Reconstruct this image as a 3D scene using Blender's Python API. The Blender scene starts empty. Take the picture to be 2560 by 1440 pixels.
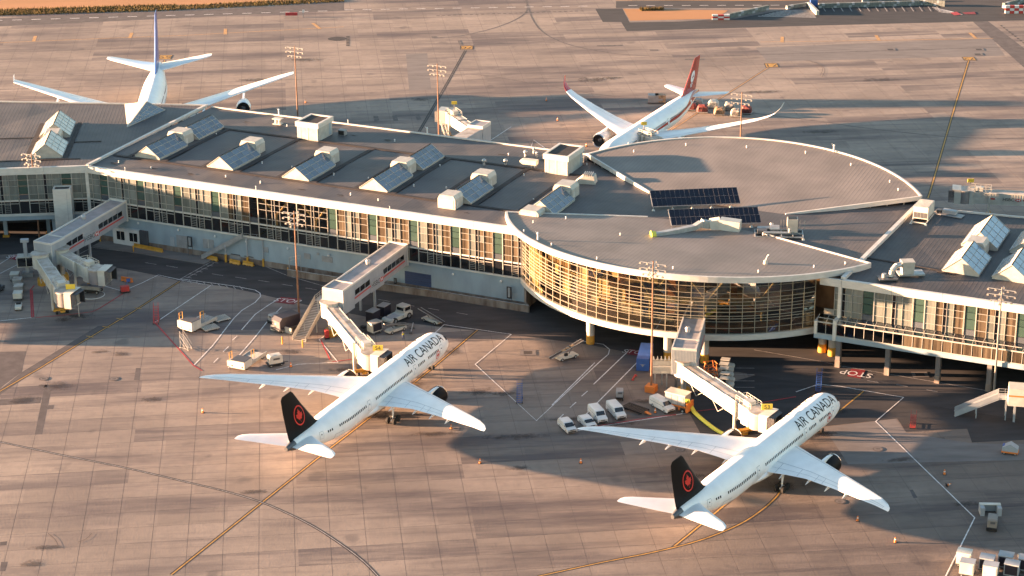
import bpy, math, random
import numpy as np
from mathutils import Matrix, Vector
random.seed(7)
SC = bpy.context.scene
COL = SC.collection
# ------------------------------------------------------------------ camera, sky, sun, exposure
CAM_H, PITCH, ROLL, FPX = 165.650856, 0.366656216, -0.0103550516, 5211.04621
_f = np.array([0, math.cos(PITCH), -math.sin(PITCH)])
_r0 = np.array([1.0, 0, 0]); _u0 = np.cross(_r0, _f)
_r = math.cos(ROLL)*_r0 + math.sin(ROLL)*_u0
_u = -math.sin(ROLL)*_r0 + math.cos(ROLL)*_u0
CAMP = np.array([0, 0, CAM_H])
cd = bpy.data.cameras.new('camera'); cam = bpy.data.objects.new('camera', cd); COL.objects.link(cam)
cd.sensor_width = 36; cd.lens = FPX/2560*36; cd.clip_start = 1; cd.clip_end = 9000
cam.matrix_world = Matrix(((_r[0], _u[0], -_f[0], 0), (_r[1], _u[1], -_f[1], 0), (_r[2], _u[2], -_f[2], CAM_H), (0, 0, 0, 1)))
SC.camera = cam
SUN_EL = math.radians(5.6)
SUN_TO = math.radians(-4.4)            # heading of the light over the ground (shadows fall this way)
W = bpy.data.worlds.new('World'); SC.world = W; W.use_nodes = True
nt = W.node_tree; nt.nodes.clear()
sky = nt.nodes.new('ShaderNodeTexSky'); sky.sky_type = 'NISHITA'; sky.sun_disc = False
sky.sun_elevation = SUN_EL
sky.sun_rotation = math.radians(90) - (SUN_TO + math.pi)
sky.air_density = 1.0; sky.dust_density = 0.6; sky.ozone_density = 1.1
bg = nt.nodes.new('ShaderNodeBackground'); bg.inputs[1].default_value = 0.058
wo = nt.nodes.new('ShaderNodeOutputWorld'); nt.links.new(sky.outputs[0], bg.inputs[0]); nt.links.new(bg.outputs[0], wo.inputs[0])
sl = bpy.data.lights.new('sun', 'SUN'); sun = bpy.data.objects.new('sun', sl); COL.objects.link(sun)
sl.energy = 5.0; sl.angle = math.radians(0.6); sl.color = (1.0, 0.59, 0.345)
dirv = Vector((math.cos(SUN_TO)*math.cos(SUN_EL), math.sin(SUN_TO)*math.cos(SUN_EL), -math.sin(SUN_EL)))
sun.rotation_euler = dirv.to_track_quat('-Z', 'Y').to_euler()
sun.location = (-300, 400, 120)
SC.view_settings.view_transform = 'Standard'; SC.view_settings.look = 'None'; SC.view_settings.gamma = 1
SC.view_settings.use_curve_mapping = False
SC.view_settings.exposure = 3.32

# ------------------------------------------------------------------ helpers
def G(px, py, z=0.0):
    """the point of the plane at height z seen at pixel (px,py) of the 2560x1440 photograph"""
    d = _f*FPX + _r*(px-1280) + _u*(720-py)
    return CAMP + d*((z-CAM_H)/d[2])
def G2(p, z=0.0):
    q = G(p[0], p[1], z); return (float(q[0]), float(q[1]))
def tag(o, label=None, cat=None, group=None, kind=None):
    if label: o['label'] = label
    if cat: o['category'] = cat
    if group: o['group'] = group
    if kind: o['kind'] = kind
    return o
def thing(name, label, cat, loc=(0, 0, 0), rz=0.0, group=None):
    o = bpy.data.objects.new(name, None); COL.objects.link(o); o.empty_display_size = 0.5
    o.location = loc; o.rotation_euler = (0, 0, rz)
    return tag(o, label, cat, group)
def copy_tree(o, parent=None):
    c = o.copy(); COL.objects.link(c); c.parent = parent
    for ch in list(o.children): copy_tree(ch, c)
    return c
def dup(o, loc, rz, label, group=None):
    c = copy_tree(o); c.location = loc; c.rotation_euler = (0, 0, rz); c['label'] = label
    if group: c['group'] = group
    return c
class MB:
    def __init__(s): s.v = []; s.f = []; s.m = []
    def add(s, vs, fs, m=0):
        b = len(s.v); s.v += [tuple(float(c) for c in p) for p in vs]
        for f in fs: s.f.append([b+i for i in f]); s.m.append(m)
        return s
    def quad(s, a, b, c, d, m=0): return s.add([a, b, c, d], [(0, 1, 2, 3)], m)
    def poly(s, pts, m=0): return s.add(pts, [tuple(range(len(pts)))], m)
    def boxf(s, x0, x1, y0, y1, z0, z1, m=0):
        return s.add([(x0, y0, z0), (x1, y0, z0), (x1, y1, z0), (x0, y1, z0), (x0, y0, z1), (x1, y0, z1), (x1, y1, z1), (x0, y1, z1)],
                     [(0, 3, 2, 1), (4, 5, 6, 7), (0, 1, 5, 4), (1, 2, 6, 5), (2, 3, 7, 6), (3, 0, 4, 7)], m)
    def box(s, c, d, m=0, rz=0.0):
        n = len(s.v); s.boxf(-d[0]/2, d[0]/2, -d[1]/2, d[1]/2, -d[2]/2, d[2]/2, m)
        ca, sa = math.cos(rz), math.sin(rz)
        for i in range(n, len(s.v)):
            x, y, z = s.v[i]; s.v[i] = (c[0]+x*ca-y*sa, c[1]+x*sa+y*ca, c[2]+z)
        return s
    def taper(s, c, d0, d1, h, m=0, rz=0.0, off=(0, 0)):
        """frustum: base centre c, base size d0, top size d1, height h"""
        ca, sa = math.cos(rz), math.sin(rz); vs = []
        for (dx, dy), z, o in ((d0, 0, (0, 0)), (d1, h, off)):
            for sx, sy in ((-1, -1), (1, -1), (1, 1), (-1, 1)):
                x, y = sx*dx/2+o[0], sy*dy/2+o[1]; vs.append((c[0]+x*ca-y*sa, c[1]+x*sa+y*ca, c[2]+z))
        return s.add(vs, [(0, 3, 2, 1), (4, 5, 6, 7), (0, 1, 5, 4), (1, 2, 6, 5), (2, 3, 7, 6), (3, 0, 4, 7)], m)
    def prism(s, pts, z0, z1, m=0):
        n = len(pts); zz0 = z0 if hasattr(z0, '__len__') else [z0]*n; zz1 = z1 if hasattr(z1, '__len__') else [z1]*n
        vs = [(p[0], p[1], zz0[i]) for i, p in enumerate(pts)]+[(p[0], p[1], zz1[i]) for i, p in enumerate(pts)]
        fs = [tuple(range(n))[::-1], tuple(range(n, 2*n))]+[(i, (i+1) % n, n+(i+1) % n, n+i) for i in range(n)]
        return s.add(vs, fs, m)
    def beam(s, a, b, w, h, m=0, up=(0, 0, 1)):
        a = Vector(a); b = Vector(b); d = (b-a)
        if d.length < 1e-6: return s
        d.normalize(); U = Vector(up)
        if abs(d.dot(U)) > 0.99: U = Vector((1, 0, 0))
        r = d.cross(U).normalized(); u = r.cross(d).normalized(); vs = []
        for p in (a, b):
            for sx, sz in ((-1, -1), (1, -1), (1, 1), (-1, 1)): vs.append(p+r*(sx*w/2)+u*(sz*h/2))
        return s.add(vs, [(0, 1, 2, 3), (7, 6, 5, 4), (0, 4, 5, 1), (1, 5, 6, 2), (2, 6, 7, 3), (3, 7, 4, 0)], m)
    def cyl(s, a, b, r0, r1=None, n=12, m=0, caps=True):
        r1 = r0 if r1 is None else r1
        a = Vector(a); b = Vector(b); d = (b-a).normalized(); U = Vector((0, 0, 1)) if abs(d.z) < 0.95 else Vector((1, 0, 0))
        x = d.cross(U).normalized(); y = d.cross(x).normalized(); vs = []
        for p, r in ((a, r0), (b, r1)):
            for i in range(n):
                t = 2*math.pi*i/n; vs.append(p+x*(r*math.cos(t))+y*(r*math.sin(t)))
        fs = [(i, n+i, n+(i+1) % n, (i+1) % n) for i in range(n)]
        if caps: fs += [tuple(range(n)), tuple(range(2*n-1, n-1, -1))]
        return s.add(vs, fs, m)
    def rings(s, rings, m=0, cap0=True, cap1=True, closed=True):
        n = len(rings[0]); b = len(s.v)
        for r in rings: s.v += [tuple(float(c) for c in p) for p in r]
        for k in range(len(rings)-1):
            for i in range(n if closed else n-1):
                j = (i+1) % n; s.f.append([b+k*n+i, b+k*n+j, b+(k+1)*n+j, b+(k+1)*n+i]); s.m.append(m)
        if cap0: s.f.append([b+i for i in range(n)][::-1]); s.m.append(m)
        if cap1: s.f.append([b+(len(rings)-1)*n+i for i in range(n)]); s.m.append(m)
        return s
    def tube(s, pts, r, n=8, m=0):
        for a, b in zip(pts[:-1], pts[1:]): s.cyl(a, b, r, r, n, m)
        return s
    def sphere(s, c, r, m=0, n=10, k=6, sz=1.0):
        rg = []
        for i in range(1, k):
            t = math.pi*i/k; rg.append([(c[0]+r*math.sin(t)*math.cos(2*math.pi*j/n), c[1]+r*math.sin(t)*math.sin(2*math.pi*j/n), c[2]-r*sz*math.cos(t)) for j in range(n)])
        return s.rings(rg, m)
    def build(s, name, mats, parent=None, smooth=False, loc=None, rz=None):
        me = bpy.data.meshes.new(name); me.from_pydata(s.v, [], s.f)
        for mt in (mats if isinstance(mats, (list, tuple)) else [mats]): me.materials.append(mt)
        me.polygons.foreach_set('material_index', s.m)
        if smooth:
            me.polygons.foreach_set('use_smooth', [True]*len(s.f)); me.set_sharp_from_angle(angle=math.radians(38))
        me.update()
        o = bpy.data.objects.new(name, me); COL.objects.link(o)
        if parent: o.parent = parent
        if loc is not None: o.location = loc
        if rz is not None: o.rotation_euler = (0, 0, rz)
        return o
def inst(src, parent, loc=(0, 0, 0), rz=0.0, name=None):
    o = bpy.data.objects.new(name or src.name.split('.')[0], src.data); COL.objects.link(o); o.parent = parent
    o.location = loc; o.rotation_euler = (0, 0, rz); return o
# ------------------------------------------------------------------ materials
M = {}
def mk(name, col, rough=0.6, metal=0.0, spec=0.5, var=0.0, scale=(1, 1, 1), nscale=1.0, bump=0.0, coat=0.0, objvar=0.0, col2=None, detail=4.0, emit=0.0, rot=0.0):
    m = bpy.data.materials.new(name); m.use_nodes = True; t = m.node_tree; b = t.nodes['Principled BSDF']
    b.inputs['Base Color'].default_value = (*col, 1); b.inputs['Roughness'].default_value = rough; b.inputs['Metallic'].default_value = metal
    b.inputs['Specular IOR Level'].default_value = spec; b.inputs['Coat Weight'].default_value = coat
    if emit: b.inputs['Emission Color'].default_value = (*col, 1); b.inputs['Emission Strength'].default_value = emit
    if var or bump or objvar:
        g = t.nodes.new('ShaderNodeNewGeometry'); mp = t.nodes.new('ShaderNodeMapping'); mp.inputs['Scale'].default_value = scale; mp.inputs['Rotation'].default_value = (0, 0, rot)
        t.links.new(g.outputs['Position'], mp.inputs[0])
        n = t.nodes.new('ShaderNodeTexNoise'); n.inputs['Scale'].default_value = nscale; n.inputs['Detail'].default_value = detail; n.inputs['Roughness'].default_value = 0.6
        t.links.new(mp.outputs[0], n.inputs['Vector'])
        last = None
        if var:
            c2 = col2 or tuple(max(0, c*(1-var)) for c in col); c1 = col if col2 else tuple(min(1, c*(1+var*0.6)) for c in col)
            r = t.nodes.new('ShaderNodeMapRange'); r.inputs[1].default_value = 0.35; r.inputs[2].default_value = 0.65; t.links.new(n.outputs[0], r.inputs[0])
            x = t.nodes.new('ShaderNodeMix'); x.data_type = 'RGBA'; x.inputs[6].default_value = (*c2, 1); x.inputs[7].default_value = (*c1, 1)
            t.links.new(r.outputs[0], x.inputs[0]); last = x.outputs[2]
        if objvar:
            oi = t.nodes.new('ShaderNodeObjectInfo'); r2 = t.nodes.new('ShaderNodeMapRange'); r2.inputs[3].default_value = 1-objvar; r2.inputs[4].default_value = 1+objvar
            t.links.new(oi.outputs['Random'], r2.inputs[0]); h = t.nodes.new('ShaderNodeHueSaturation'); t.links.new(r2.outputs[0], h.inputs['Value'])
            if last: t.links.new(last, h.inputs['Color'])
            else: h.inputs['Color'].default_value = (*col, 1)
            last = h.outputs[0]
        if last: t.links.new(last, b.inputs['Base Color'])
        if bump:
            bp = t.nodes.new('ShaderNodeBump'); bp.inputs['Strength'].default_value = 1.0; bp.inputs['Distance'].default_value = bump
            t.links.new(n.outputs[0], bp.inputs['Height']); t.links.new(bp.outputs[0], b.inputs['Normal'])
    M[name] = m; return m
def glassy(name, tint, gloss=0.12, rough=0.02, fac=None):
    """thin window glass: a see-through tint under a Fresnel reflection"""
    m = bpy.data.materials.new(name); m.use_nodes = True; t = m.node_tree; t.nodes.clear()
    tr = t.nodes.new('ShaderNodeBsdfTransparent'); tr.inputs[0].default_value = (*tint, 1)
    gl = t.nodes.new('ShaderNodeBsdfGlossy'); gl.inputs['Roughness'].default_value = rough; gl.inputs[0].default_value = (1, 1, 1, 1)
    fr = t.nodes.new('ShaderNodeFresnel'); fr.inputs[0].default_value = 1.5
    ad = t.nodes.new('ShaderNodeMath'); ad.operation = 'ADD'; ad.inputs[1].default_value = gloss; ad.use_clamp = True; t.links.new(fr.outputs[0], ad.inputs[0])
    gm = t.nodes.new('ShaderNodeNewGeometry'); inv = t.nodes.new('ShaderNodeMath'); inv.operation = 'SUBTRACT'; inv.inputs[0].default_value = 1; t.links.new(gm.outputs['Backfacing'], inv.inputs[1])
    ml = t.nodes.new('ShaderNodeMath'); ml.operation = 'MULTIPLY'; t.links.new(ad.outputs[0], ml.inputs[0]); t.links.new(inv.outputs[0], ml.inputs[1])
    mx = t.nodes.new('ShaderNodeMixShader'); t.links.new(ml.outputs[0], mx.inputs[0]); t.links.new(tr.outputs[0], mx.inputs[1]); t.links.new(gl.outputs[0], mx.inputs[2])
    o = t.nodes.new('ShaderNodeOutputMaterial'); t.links.new(mx.outputs[0], o.inputs[0]); M[name] = m; return m
GROT = 0.1047   # the slab joints run 6 degrees off the picture's axes
def concrete():
    """worn apron concrete: slab-to-slab tone, long rubber and oil streaks, fine mottling, thin cracks"""
    m = bpy.data.materials.new('concrete'); m.use_nodes = True; t = m.node_tree; b = t.nodes['Principled BSDF']; N = t.nodes.new; L = t.links.new
    g = N('ShaderNodeNewGeometry')
    def noise(scale, detail, mscale=(1, 1, 1), rot=0.0, lo=0.3, hi=0.7, rough=0.6):
        mp = N('ShaderNodeMapping'); mp.vector_type = 'TEXTURE'; mp.inputs['Rotation'].default_value = (0, 0, rot); mp.inputs['Scale'].default_value = mscale; L(g.outputs['Position'], mp.inputs[0])
        n = N('ShaderNodeTexNoise'); n.inputs['Scale'].default_value = scale; n.inputs['Detail'].default_value = detail; n.inputs['Roughness'].default_value = rough; L(mp.outputs[0], n.inputs['Vector'])
        r = N('ShaderNodeMapRange'); r.inputs[1].default_value = lo; r.inputs[2].default_value = hi; L(n.outputs[0], r.inputs[0]); return r.outputs[0]
    def mix(fac, a, c, k=1.0, mode='MIX'):
        x = N('ShaderNodeMix'); x.data_type = 'RGBA'; x.blend_type = mode
        if k != 1.0:
            mu = N('ShaderNodeMath'); mu.operation = 'MULTIPLY'; mu.inputs[1].default_value = k; L(fac, mu.inputs[0]); fac = mu.outputs[0]
        L(fac, x.inputs[0])
        for s, val in ((6, a), (7, c)):
            if isinstance(val, tuple): x.inputs[s].default_value = (*val, 1)
            else: L(val, x.inputs[s])
        return x.outputs[2]
    c = mix(noise(0.035, 5, (1.6, 1, 1), GROT), (0.188, 0.154, 0.133), (0.318, 0.26, 0.214))
    # slab-to-slab tone from a cell grid that follows the joints
    mp = N('ShaderNodeMapping'); mp.vector_type = 'TEXTURE'; mp.inputs['Rotation'].default_value = (0, 0, GROT); L(g.outputs['Position'], mp.inputs[0])
    ad = N('ShaderNodeVectorMath'); ad.operation = 'ADD'; ad.inputs[1].default_value = (603.62, 627.27, 0); L(mp.outputs[0], ad.inputs[0])
    dv = N('ShaderNodeVectorMath'); dv.operation = 'DIVIDE'; dv.inputs[1].default_value = (6.0, 5.8, 1000); L(ad.outputs[0], dv.inputs[0])
    fl = N('ShaderNodeVectorMath'); fl.operation = 'FLOOR'; L(dv.outputs[0], fl.inputs[0])
    wn = N('ShaderNodeTexWhiteNoise'); wn.noise_dimensions = '2D'; L(fl.outputs[0], wn.inputs['Vector'])
    r = N('ShaderNodeMapRange'); r.inputs[3].default_value = 0.90; r.inputs[4].default_value = 1.06; L(wn.outputs[0], r.inputs[0])
    vm = N('ShaderNodeVectorMath'); vm.operation = 'SCALE'; L(c, vm.inputs[0]); L(r.outputs[0], vm.inputs['Scale']); c = vm.outputs[0]
    # runs of slabs darkened by traffic film
    dv2 = N('ShaderNodeVectorMath'); dv2.operation = 'DIVIDE'; dv2.inputs[1].default_value = (30.0, 5.8, 1000); L(ad.outputs[0], dv2.inputs[0])
    fl2 = N('ShaderNodeVectorMath'); fl2.operation = 'FLOOR'; L(dv2.outputs[0], fl2.inputs[0]); wn2 = N('ShaderNodeTexWhiteNoise'); wn2.noise_dimensions = '2D'; L(fl2.outputs[0], wn2.inputs['Vector'])
    r2 = N('ShaderNodeMapRange'); r2.inputs[1].default_value = 0.68; r2.inputs[2].default_value = 0.86; L(wn2.outputs[0], r2.inputs[0])
    mm = N('ShaderNodeMath'); mm.operation = 'MULTIPLY'; L(r2.outputs[0], mm.inputs[0]); L(noise(0.12, 6, (5, 0.5, 1), GROT*0.6, 0.38, 0.60, 0.7), mm.inputs[1])
    c = mix(mm.outputs[0], c, (0.085, 0.072, 0.076), 0.85)
    c = mix(noise(0.045, 6, (3.6, 0.6, 1), GROT*0.6, 0.5, 0.66, 0.68), c, (0.075, 0.062, 0.068), 0.80)
    c = mix(noise(0.11, 5, (6, 0.35, 1), GROT*0.6, 0.52, 0.75, 0.7), c, (0.085, 0.07, 0.072), 0.7)
    c = mix(noise(0.5, 6, (1, 1, 1), 0, 0.45, 0.8), c, (0.13, 0.11, 0.10), 0.4)
    c = mix(noise(0.16, 3, (1, 1, 1), 0.3, 0.66, 0.74, 0.4), c, (0.08, 0.07, 0.07), 0.5)
    # fall of light painted into the colour: darker east of the first stand
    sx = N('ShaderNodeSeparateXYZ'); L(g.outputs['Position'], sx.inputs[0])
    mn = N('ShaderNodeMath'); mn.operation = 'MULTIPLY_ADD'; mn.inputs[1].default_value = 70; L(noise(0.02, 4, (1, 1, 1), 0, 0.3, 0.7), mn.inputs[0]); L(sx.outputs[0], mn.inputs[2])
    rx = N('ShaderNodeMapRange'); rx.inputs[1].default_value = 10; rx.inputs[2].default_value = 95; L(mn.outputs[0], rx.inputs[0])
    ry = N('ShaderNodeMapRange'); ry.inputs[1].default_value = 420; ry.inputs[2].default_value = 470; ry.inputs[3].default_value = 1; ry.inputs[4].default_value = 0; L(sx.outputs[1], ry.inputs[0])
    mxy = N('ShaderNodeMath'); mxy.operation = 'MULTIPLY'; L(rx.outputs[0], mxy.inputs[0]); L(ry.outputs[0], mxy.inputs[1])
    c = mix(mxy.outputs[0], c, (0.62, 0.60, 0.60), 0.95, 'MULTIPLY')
    L(c, b.inputs['Base Color']); b.inputs['Roughness'].default_value = 0.82; b.inputs['Specular IOR Level'].default_value = 0.35
    bp = N('ShaderNodeBump'); bp.inputs['Distance'].default_value = 0.012; L(noise(2.2, 5), bp.inputs['Height']); L(bp.outputs[0], b.inputs['Normal'])
    M['concrete'] = m
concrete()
mk('joint', (0.10, 0.08, 0.074), 0.9)
mk('asphalt', (0.042, 0.039, 0.041), 0.88, var=0.35, scale=(0.5, 2, 1), nscale=0.18, bump=0.01, detail=6)
mk('asphalt_new', (0.03, 0.029, 0.032), 0.85, var=0.3, scale=(0.5, 2, 1), nscale=0.25, detail=6)
mk('patch', (0.085, 0.073, 0.072), 0.85, var=0.25, nscale=0.4, detail=5)
mk('patch_grey', (0.155, 0.138, 0.13), 0.85, var=0.2, nscale=0.3, scale=(0.4, 1.6, 1), detail=5)
mk('white_line', (0.62, 0.6, 0.58), 0.7, var=0.35, nscale=1.2, detail=5)
mk('worn_line', (0.3, 0.28, 0.27), 0.8, var=0.4, nscale=1.0, detail=5)
mk('yellow_line', (0.40, 0.215, 0.04), 0.7, var=0.3, nscale=1.0)
mk('orange_line', (0.42, 0.24, 0.10), 0.8, var=0.3, nscale=1.0)
mk('black_line', (0.035, 0.03, 0.03), 0.8, var=0.4, nscale=0.8)
mk('dark_line', (0.10, 0.085, 0.08), 0.8, var=0.4, nscale=0.8)
mk('red_line', (0.36, 0.035, 0.04), 0.7, var=0.3, nscale=1.0)
mk('sign_red', (0.20, 0.018, 0.025), 0.7, var=0.3, nscale=1.0)
mk('dry_grass', (0.38, 0.18, 0.08), 0.95, var=0.5, nscale=0.06, scale=(0.3, 1.5, 1), detail=9, col2=(0.30, 0.15, 0.06), bump=0.1)
mk('verge_grass', (0.12, 0.085, 0.025), 0.95, var=0.6, nscale=0.3, detail=6, objvar=0.1)
mk('roof_metal', (0.078, 0.071, 0.071), 0.62, 0.0, 0.5, var=0.22, nscale=0.12, detail=6, scale=(1, 1, 1))
mk('gutter', (0.028, 0.022, 0.022), 0.8, var=0.5, nscale=0.6)
mk('fascia', (0.52, 0.50, 0.46), 0.5, var=0.12, nscale=0.5, scale=(1, 1, 3), detail=5)
mk('white_paint', (0.60, 0.59, 0.57), 0.42, var=0.08, nscale=0.7)
mk('cream_paint', (0.40, 0.383, 0.34), 0.5, var=0.15, nscale=0.8)
mk('frame_white', (0.36, 0.345, 0.31), 0.5)
mk('wall_blue', (0.25, 0.31, 0.35), 0.55, var=0.12, nscale=0.35, scale=(1, 1, 0.4), detail=6)
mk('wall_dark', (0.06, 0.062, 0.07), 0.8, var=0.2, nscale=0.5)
mk('plinth', (0.24, 0.20, 0.17), 0.85, var=0.45, nscale=0.5, scale=(1, 1, 0.3), detail=7, col2=(0.11, 0.07, 0.05))
mk('bridge_wall', (0.30, 0.32, 0.34), 0.5, var=0.1, nscale=0.5, scale=(1, 1, 0.4))
mk('bridge_roof', (0.27, 0.255, 0.26), 0.6, var=0.2, nscale=0.4, detail=6)
mk('jet_white', (0.50, 0.48, 0.42), 0.45, var=0.14, nscale=0.5, detail=6)
mk('jet_roof', (0.46, 0.43, 0.39), 0.6, var=0.4, nscale=0.45, detail=7, col2=(0.24, 0.20, 0.16))
mk('grey_cab', (0.27, 0.24, 0.23), 0.5, var=0.1, nscale=0.6)
mk('rubber', (0.02, 0.02, 0.022), 0.7)
mk('dark_glass', (0.012, 0.013, 0.016), 0.08, spec=0.8)
mk('car_glass', (0.015, 0.018, 0.022), 0.06, spec=0.8)
mk('pane_grey', (0.155, 0.165, 0.15), 0.16, spec=0.7, objvar=0.22, var=0.25, nscale=0.8, scale=(2.4, 2.4, 0.15))
mk('pane_tan', (0.13, 0.10, 0.068), 0.2, spec=0.6, objvar=0.3, var=0.4, nscale=0.8, scale=(2.6, 2.6, 0.05), col2=(0.03, 0.022, 0.015))
mk('pane_green', (0.04, 0.072, 0.06), 0.14, spec=0.8, objvar=0.15)
mk('pane_slate', (0.075, 0.085, 0.1), 0.2, spec=0.7, objvar=0.15)
mk('pane_dark', (0.010, 0.011, 0.014), 0.1, spec=0.8, objvar=0.3)
glassy('clear_glass', (0.80, 0.76, 0.68), 0.05)
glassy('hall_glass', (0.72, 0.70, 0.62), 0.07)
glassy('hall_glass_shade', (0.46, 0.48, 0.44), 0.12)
glassy('smoke_glass', (0.34, 0.33, 0.31), 0.08)
glassy('sky_glass', (0.30, 0.36, 0.40), 0.25, 0.05)
mk('skylight_glass', (0.10, 0.125, 0.16), 0.12, spec=0.9, objvar=0.18)
mk('skylight_white', (0.36, 0.37, 0.37), 0.2, spec=0.7, objvar=0.08)
mk('interior_wall', (0.22, 0.14, 0.085), 0.8, var=0.5, nscale=0.25, detail=3, scale=(1, 1, 0.5))
mk('interior_floor', (0.16, 0.13, 0.10), 0.5, var=0.3, nscale=0.3)
mk('interior_wood', (0.22, 0.14, 0.075), 0.7, var=0.3, nscale=0.5)
mk('interior_orange', (0.55, 0.22, 0.05), 0.7, var=0.3, nscale=0.5)
mk('interior_cream', (0.56, 0.46, 0.27), 0.7, var=0.3, nscale=0.5)
mk('galv', (0.40, 0.41, 0.41), 0.45, 0.6, var=0.2, nscale=1.0)
mk('steel_dark', (0.10, 0.10, 0.105), 0.5, 0.4)
mk('pole_rust', (0.20, 0.10, 0.055), 0.7, var=0.3, nscale=1.0)
mk('pole_white', (0.20, 0.18, 0.16), 0.6)
mk('solar', (0.006, 0.008, 0.018), 0.25, spec=0.45, objvar=0.1)
mk('yellow_paint', (0.50, 0.25, 0.03), 0.5, var=0.2, nscale=1.2)
mk('sign_yellow', (0.72, 0.50, 0.05), 0.5)
mk('hose_yellow', (0.62, 0.56, 0.07), 0.6)
mk('orange_paint', (0.60, 0.17, 0.03), 0.6)
mk('red_paint', (0.42, 0.035, 0.03), 0.5)
mk('blue_paint', (0.03, 0.085, 0.28), 0.5, var=0.15, nscale=0.8)
mk('navy_paint', (0.013, 0.013, 0.024), 0.45, var=0.15, nscale=0.8)
mk('door_blue', (0.03, 0.055, 0.13), 0.5, var=0.15, nscale=0.8, scale=(0.2, 0.2, 3))
mk('grey_paint', (0.25, 0.25, 0.25), 0.5, var=0.15, nscale=1.0)
mk('hall_frame', (0.30, 0.27, 0.205), 0.5)
mk('roof_dark', (0.052, 0.05, 0.054), 0.65, var=0.3, nscale=0.15, detail=6)
mk('skylight_blue', (0.13, 0.22, 0.32), 0.15, spec=0.8, objvar=0.12)
mk('leaf_roof', (0.178, 0.156, 0.14), 0.6, var=0.2, nscale=0.1, detail=6)
mk('wrap_red', (0.17, 0.035, 0.03), 0.6, var=0.6, nscale=1.2)
mk('block_grey', (0.15, 0.165, 0.155), 0.8, var=0.3, nscale=0.8)  # the far walls' shade is put into this darker grey
mk('brown_wrap', (0.30, 0.20, 0.12), 0.6, var=0.5, nscale=1.5)
mk('plane_white', (0.83, 0.815, 0.79), 0.38, spec=0.4, var=0.06, nscale=0.35, detail=6)
mk('plane_grey', (0.52, 0.54, 0.56), 0.35, var=0.05, nscale=0.5)
mk('plane_line', (0.36, 0.38, 0.40), 0.4)
mk('plane_black', (0.0045, 0.0045, 0.005), 0.5, spec=0.12)
mk('plane_red', (0.33, 0.022, 0.016), 0.25, spec=0.5, coat=0.3)
mk('logo_red', (0.55, 0.03, 0.02), 0.35)
mk('plane_blue', (0.03, 0.10, 0.34), 0.3, coat=0.3)
mk('metal_lip', (0.62, 0.60, 0.58), 0.22, 1.0)
mk('fan_black', (0.012, 0.012, 0.014), 0.5)
mk('tyre', (0.014, 0.013, 0.013), 0.8)
mk('cloth_blue', (0.05, 0.07, 0.14), 0.9)
mk('hivis', (0.55, 0.5, 0.05), 0.8)
mk('skin', (0.4, 0.24, 0.17), 0.6)
def stain_mat():
    m = bpy.data.materials.new('oil_stain'); m.use_nodes = True; t = m.node_tree; b = t.nodes['Principled BSDF']; N = t.nodes.new; L = t.links.new
    b.inputs['Base Color'].default_value = (0.035, 0.028, 0.028, 1); b.inputs['Roughness'].default_value = 0.6
    tc = N('ShaderNodeTexCoord'); vl = N('ShaderNodeVectorMath'); vl.operation = 'LENGTH'; mp = N('ShaderNodeMapping'); mp.inputs['Location'].default_value = (-1, -1, 0); mp.inputs['Scale'].default_value = (2, 2, 0); L(tc.outputs['Generated'], mp.inputs[0]); L(mp.outputs[0], vl.inputs[0])
    g = N('ShaderNodeNewGeometry'); n = N('ShaderNodeTexNoise'); n.inputs['Scale'].default_value = 0.55; n.inputs['Detail'].default_value = 7; n.inputs['Roughness'].default_value = 0.7; L(g.outputs['Position'], n.inputs['Vector'])
    a = N('ShaderNodeMath'); a.operation = 'SUBTRACT'; L(n.outputs[0], a.inputs[0]); q = N('ShaderNodeMath'); q.operation = 'MULTIPLY'; q.inputs[1].default_value = 0.38; L(vl.outputs['Value'], q.inputs[0]); L(q.outputs[0], a.inputs[1])
    r = N('ShaderNodeMapRange'); r.inputs[1].default_value = 0.22; r.inputs[2].default_value = 0.42; r.inputs[4].default_value = 0.5; L(a.outputs[0], r.inputs[0]); L(r.outputs[0], b.inputs['Alpha'])
    M['oil_stain'] = m
stain_mat()
# ------------------------------------------------------------------ flat text as mesh data
_TX = {}
def text2d(s, size=1.0, cuts=0):
    """triangulated outline of a word: (verts 2d, faces), origin at its centre"""
    key = (s, size, cuts)
    if key in _TX: return _TX[key]
    import bmesh
    cu = bpy.data.curves.new('t', 'FONT'); cu.body = s; cu.size = size; cu.align_x = 'CENTER'; cu.align_y = 'CENTER'; cu.resolution_u = 3
    ob = bpy.data.objects.new('t', cu); COL.objects.link(ob)
    dg = bpy.context.evaluated_depsgraph_get(); me = bpy.data.meshes.new_from_object(ob.evaluated_get(dg))
    bm = bmesh.new(); bm.from_mesh(me)
    if cuts:
        ys = [v.co.y for v in bm.verts]; lo, hi = min(ys), max(ys)
        for k in range(1, cuts):
            bmesh.ops.bisect_plane(bm, geom=bm.verts[:]+bm.edges[:]+bm.faces[:], plane_co=(0, lo+(hi-lo)*k/cuts, 0), plane_no=(0, 1, 0))
    V = [(v.co.x, v.co.y) for v in bm.verts]; F = [[v.index for v in f.verts] for f in bm.faces]
    bm.free(); bpy.data.objects.remove(ob); bpy.data.curves.remove(cu); bpy.data.meshes.remove(me)
    _TX[key] = (V, F); return V, F
def text_flat(mb, s, size, origin, ax, ay, m=0, sx=1.0):
    V, F = text2d(s, size); o = Vector(origin); ax = Vector(ax); ay = Vector(ay)
    return mb.add([o+ax*(x*sx)+ay*y for x, y in V], F, m)
LEAF = [(0, -1), (0.04, -0.98), (0.03, -0.52), (0.5, -0.62), (0.44, -0.44), (0.92, -0.08), (0.80, 0.0), (0.88, 0.30), (0.62, 0.25), (0.56, 0.37), (0.30, 0.12), (0.40, 0.62), (0.24, 0.55), (0, 1.0)]
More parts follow.
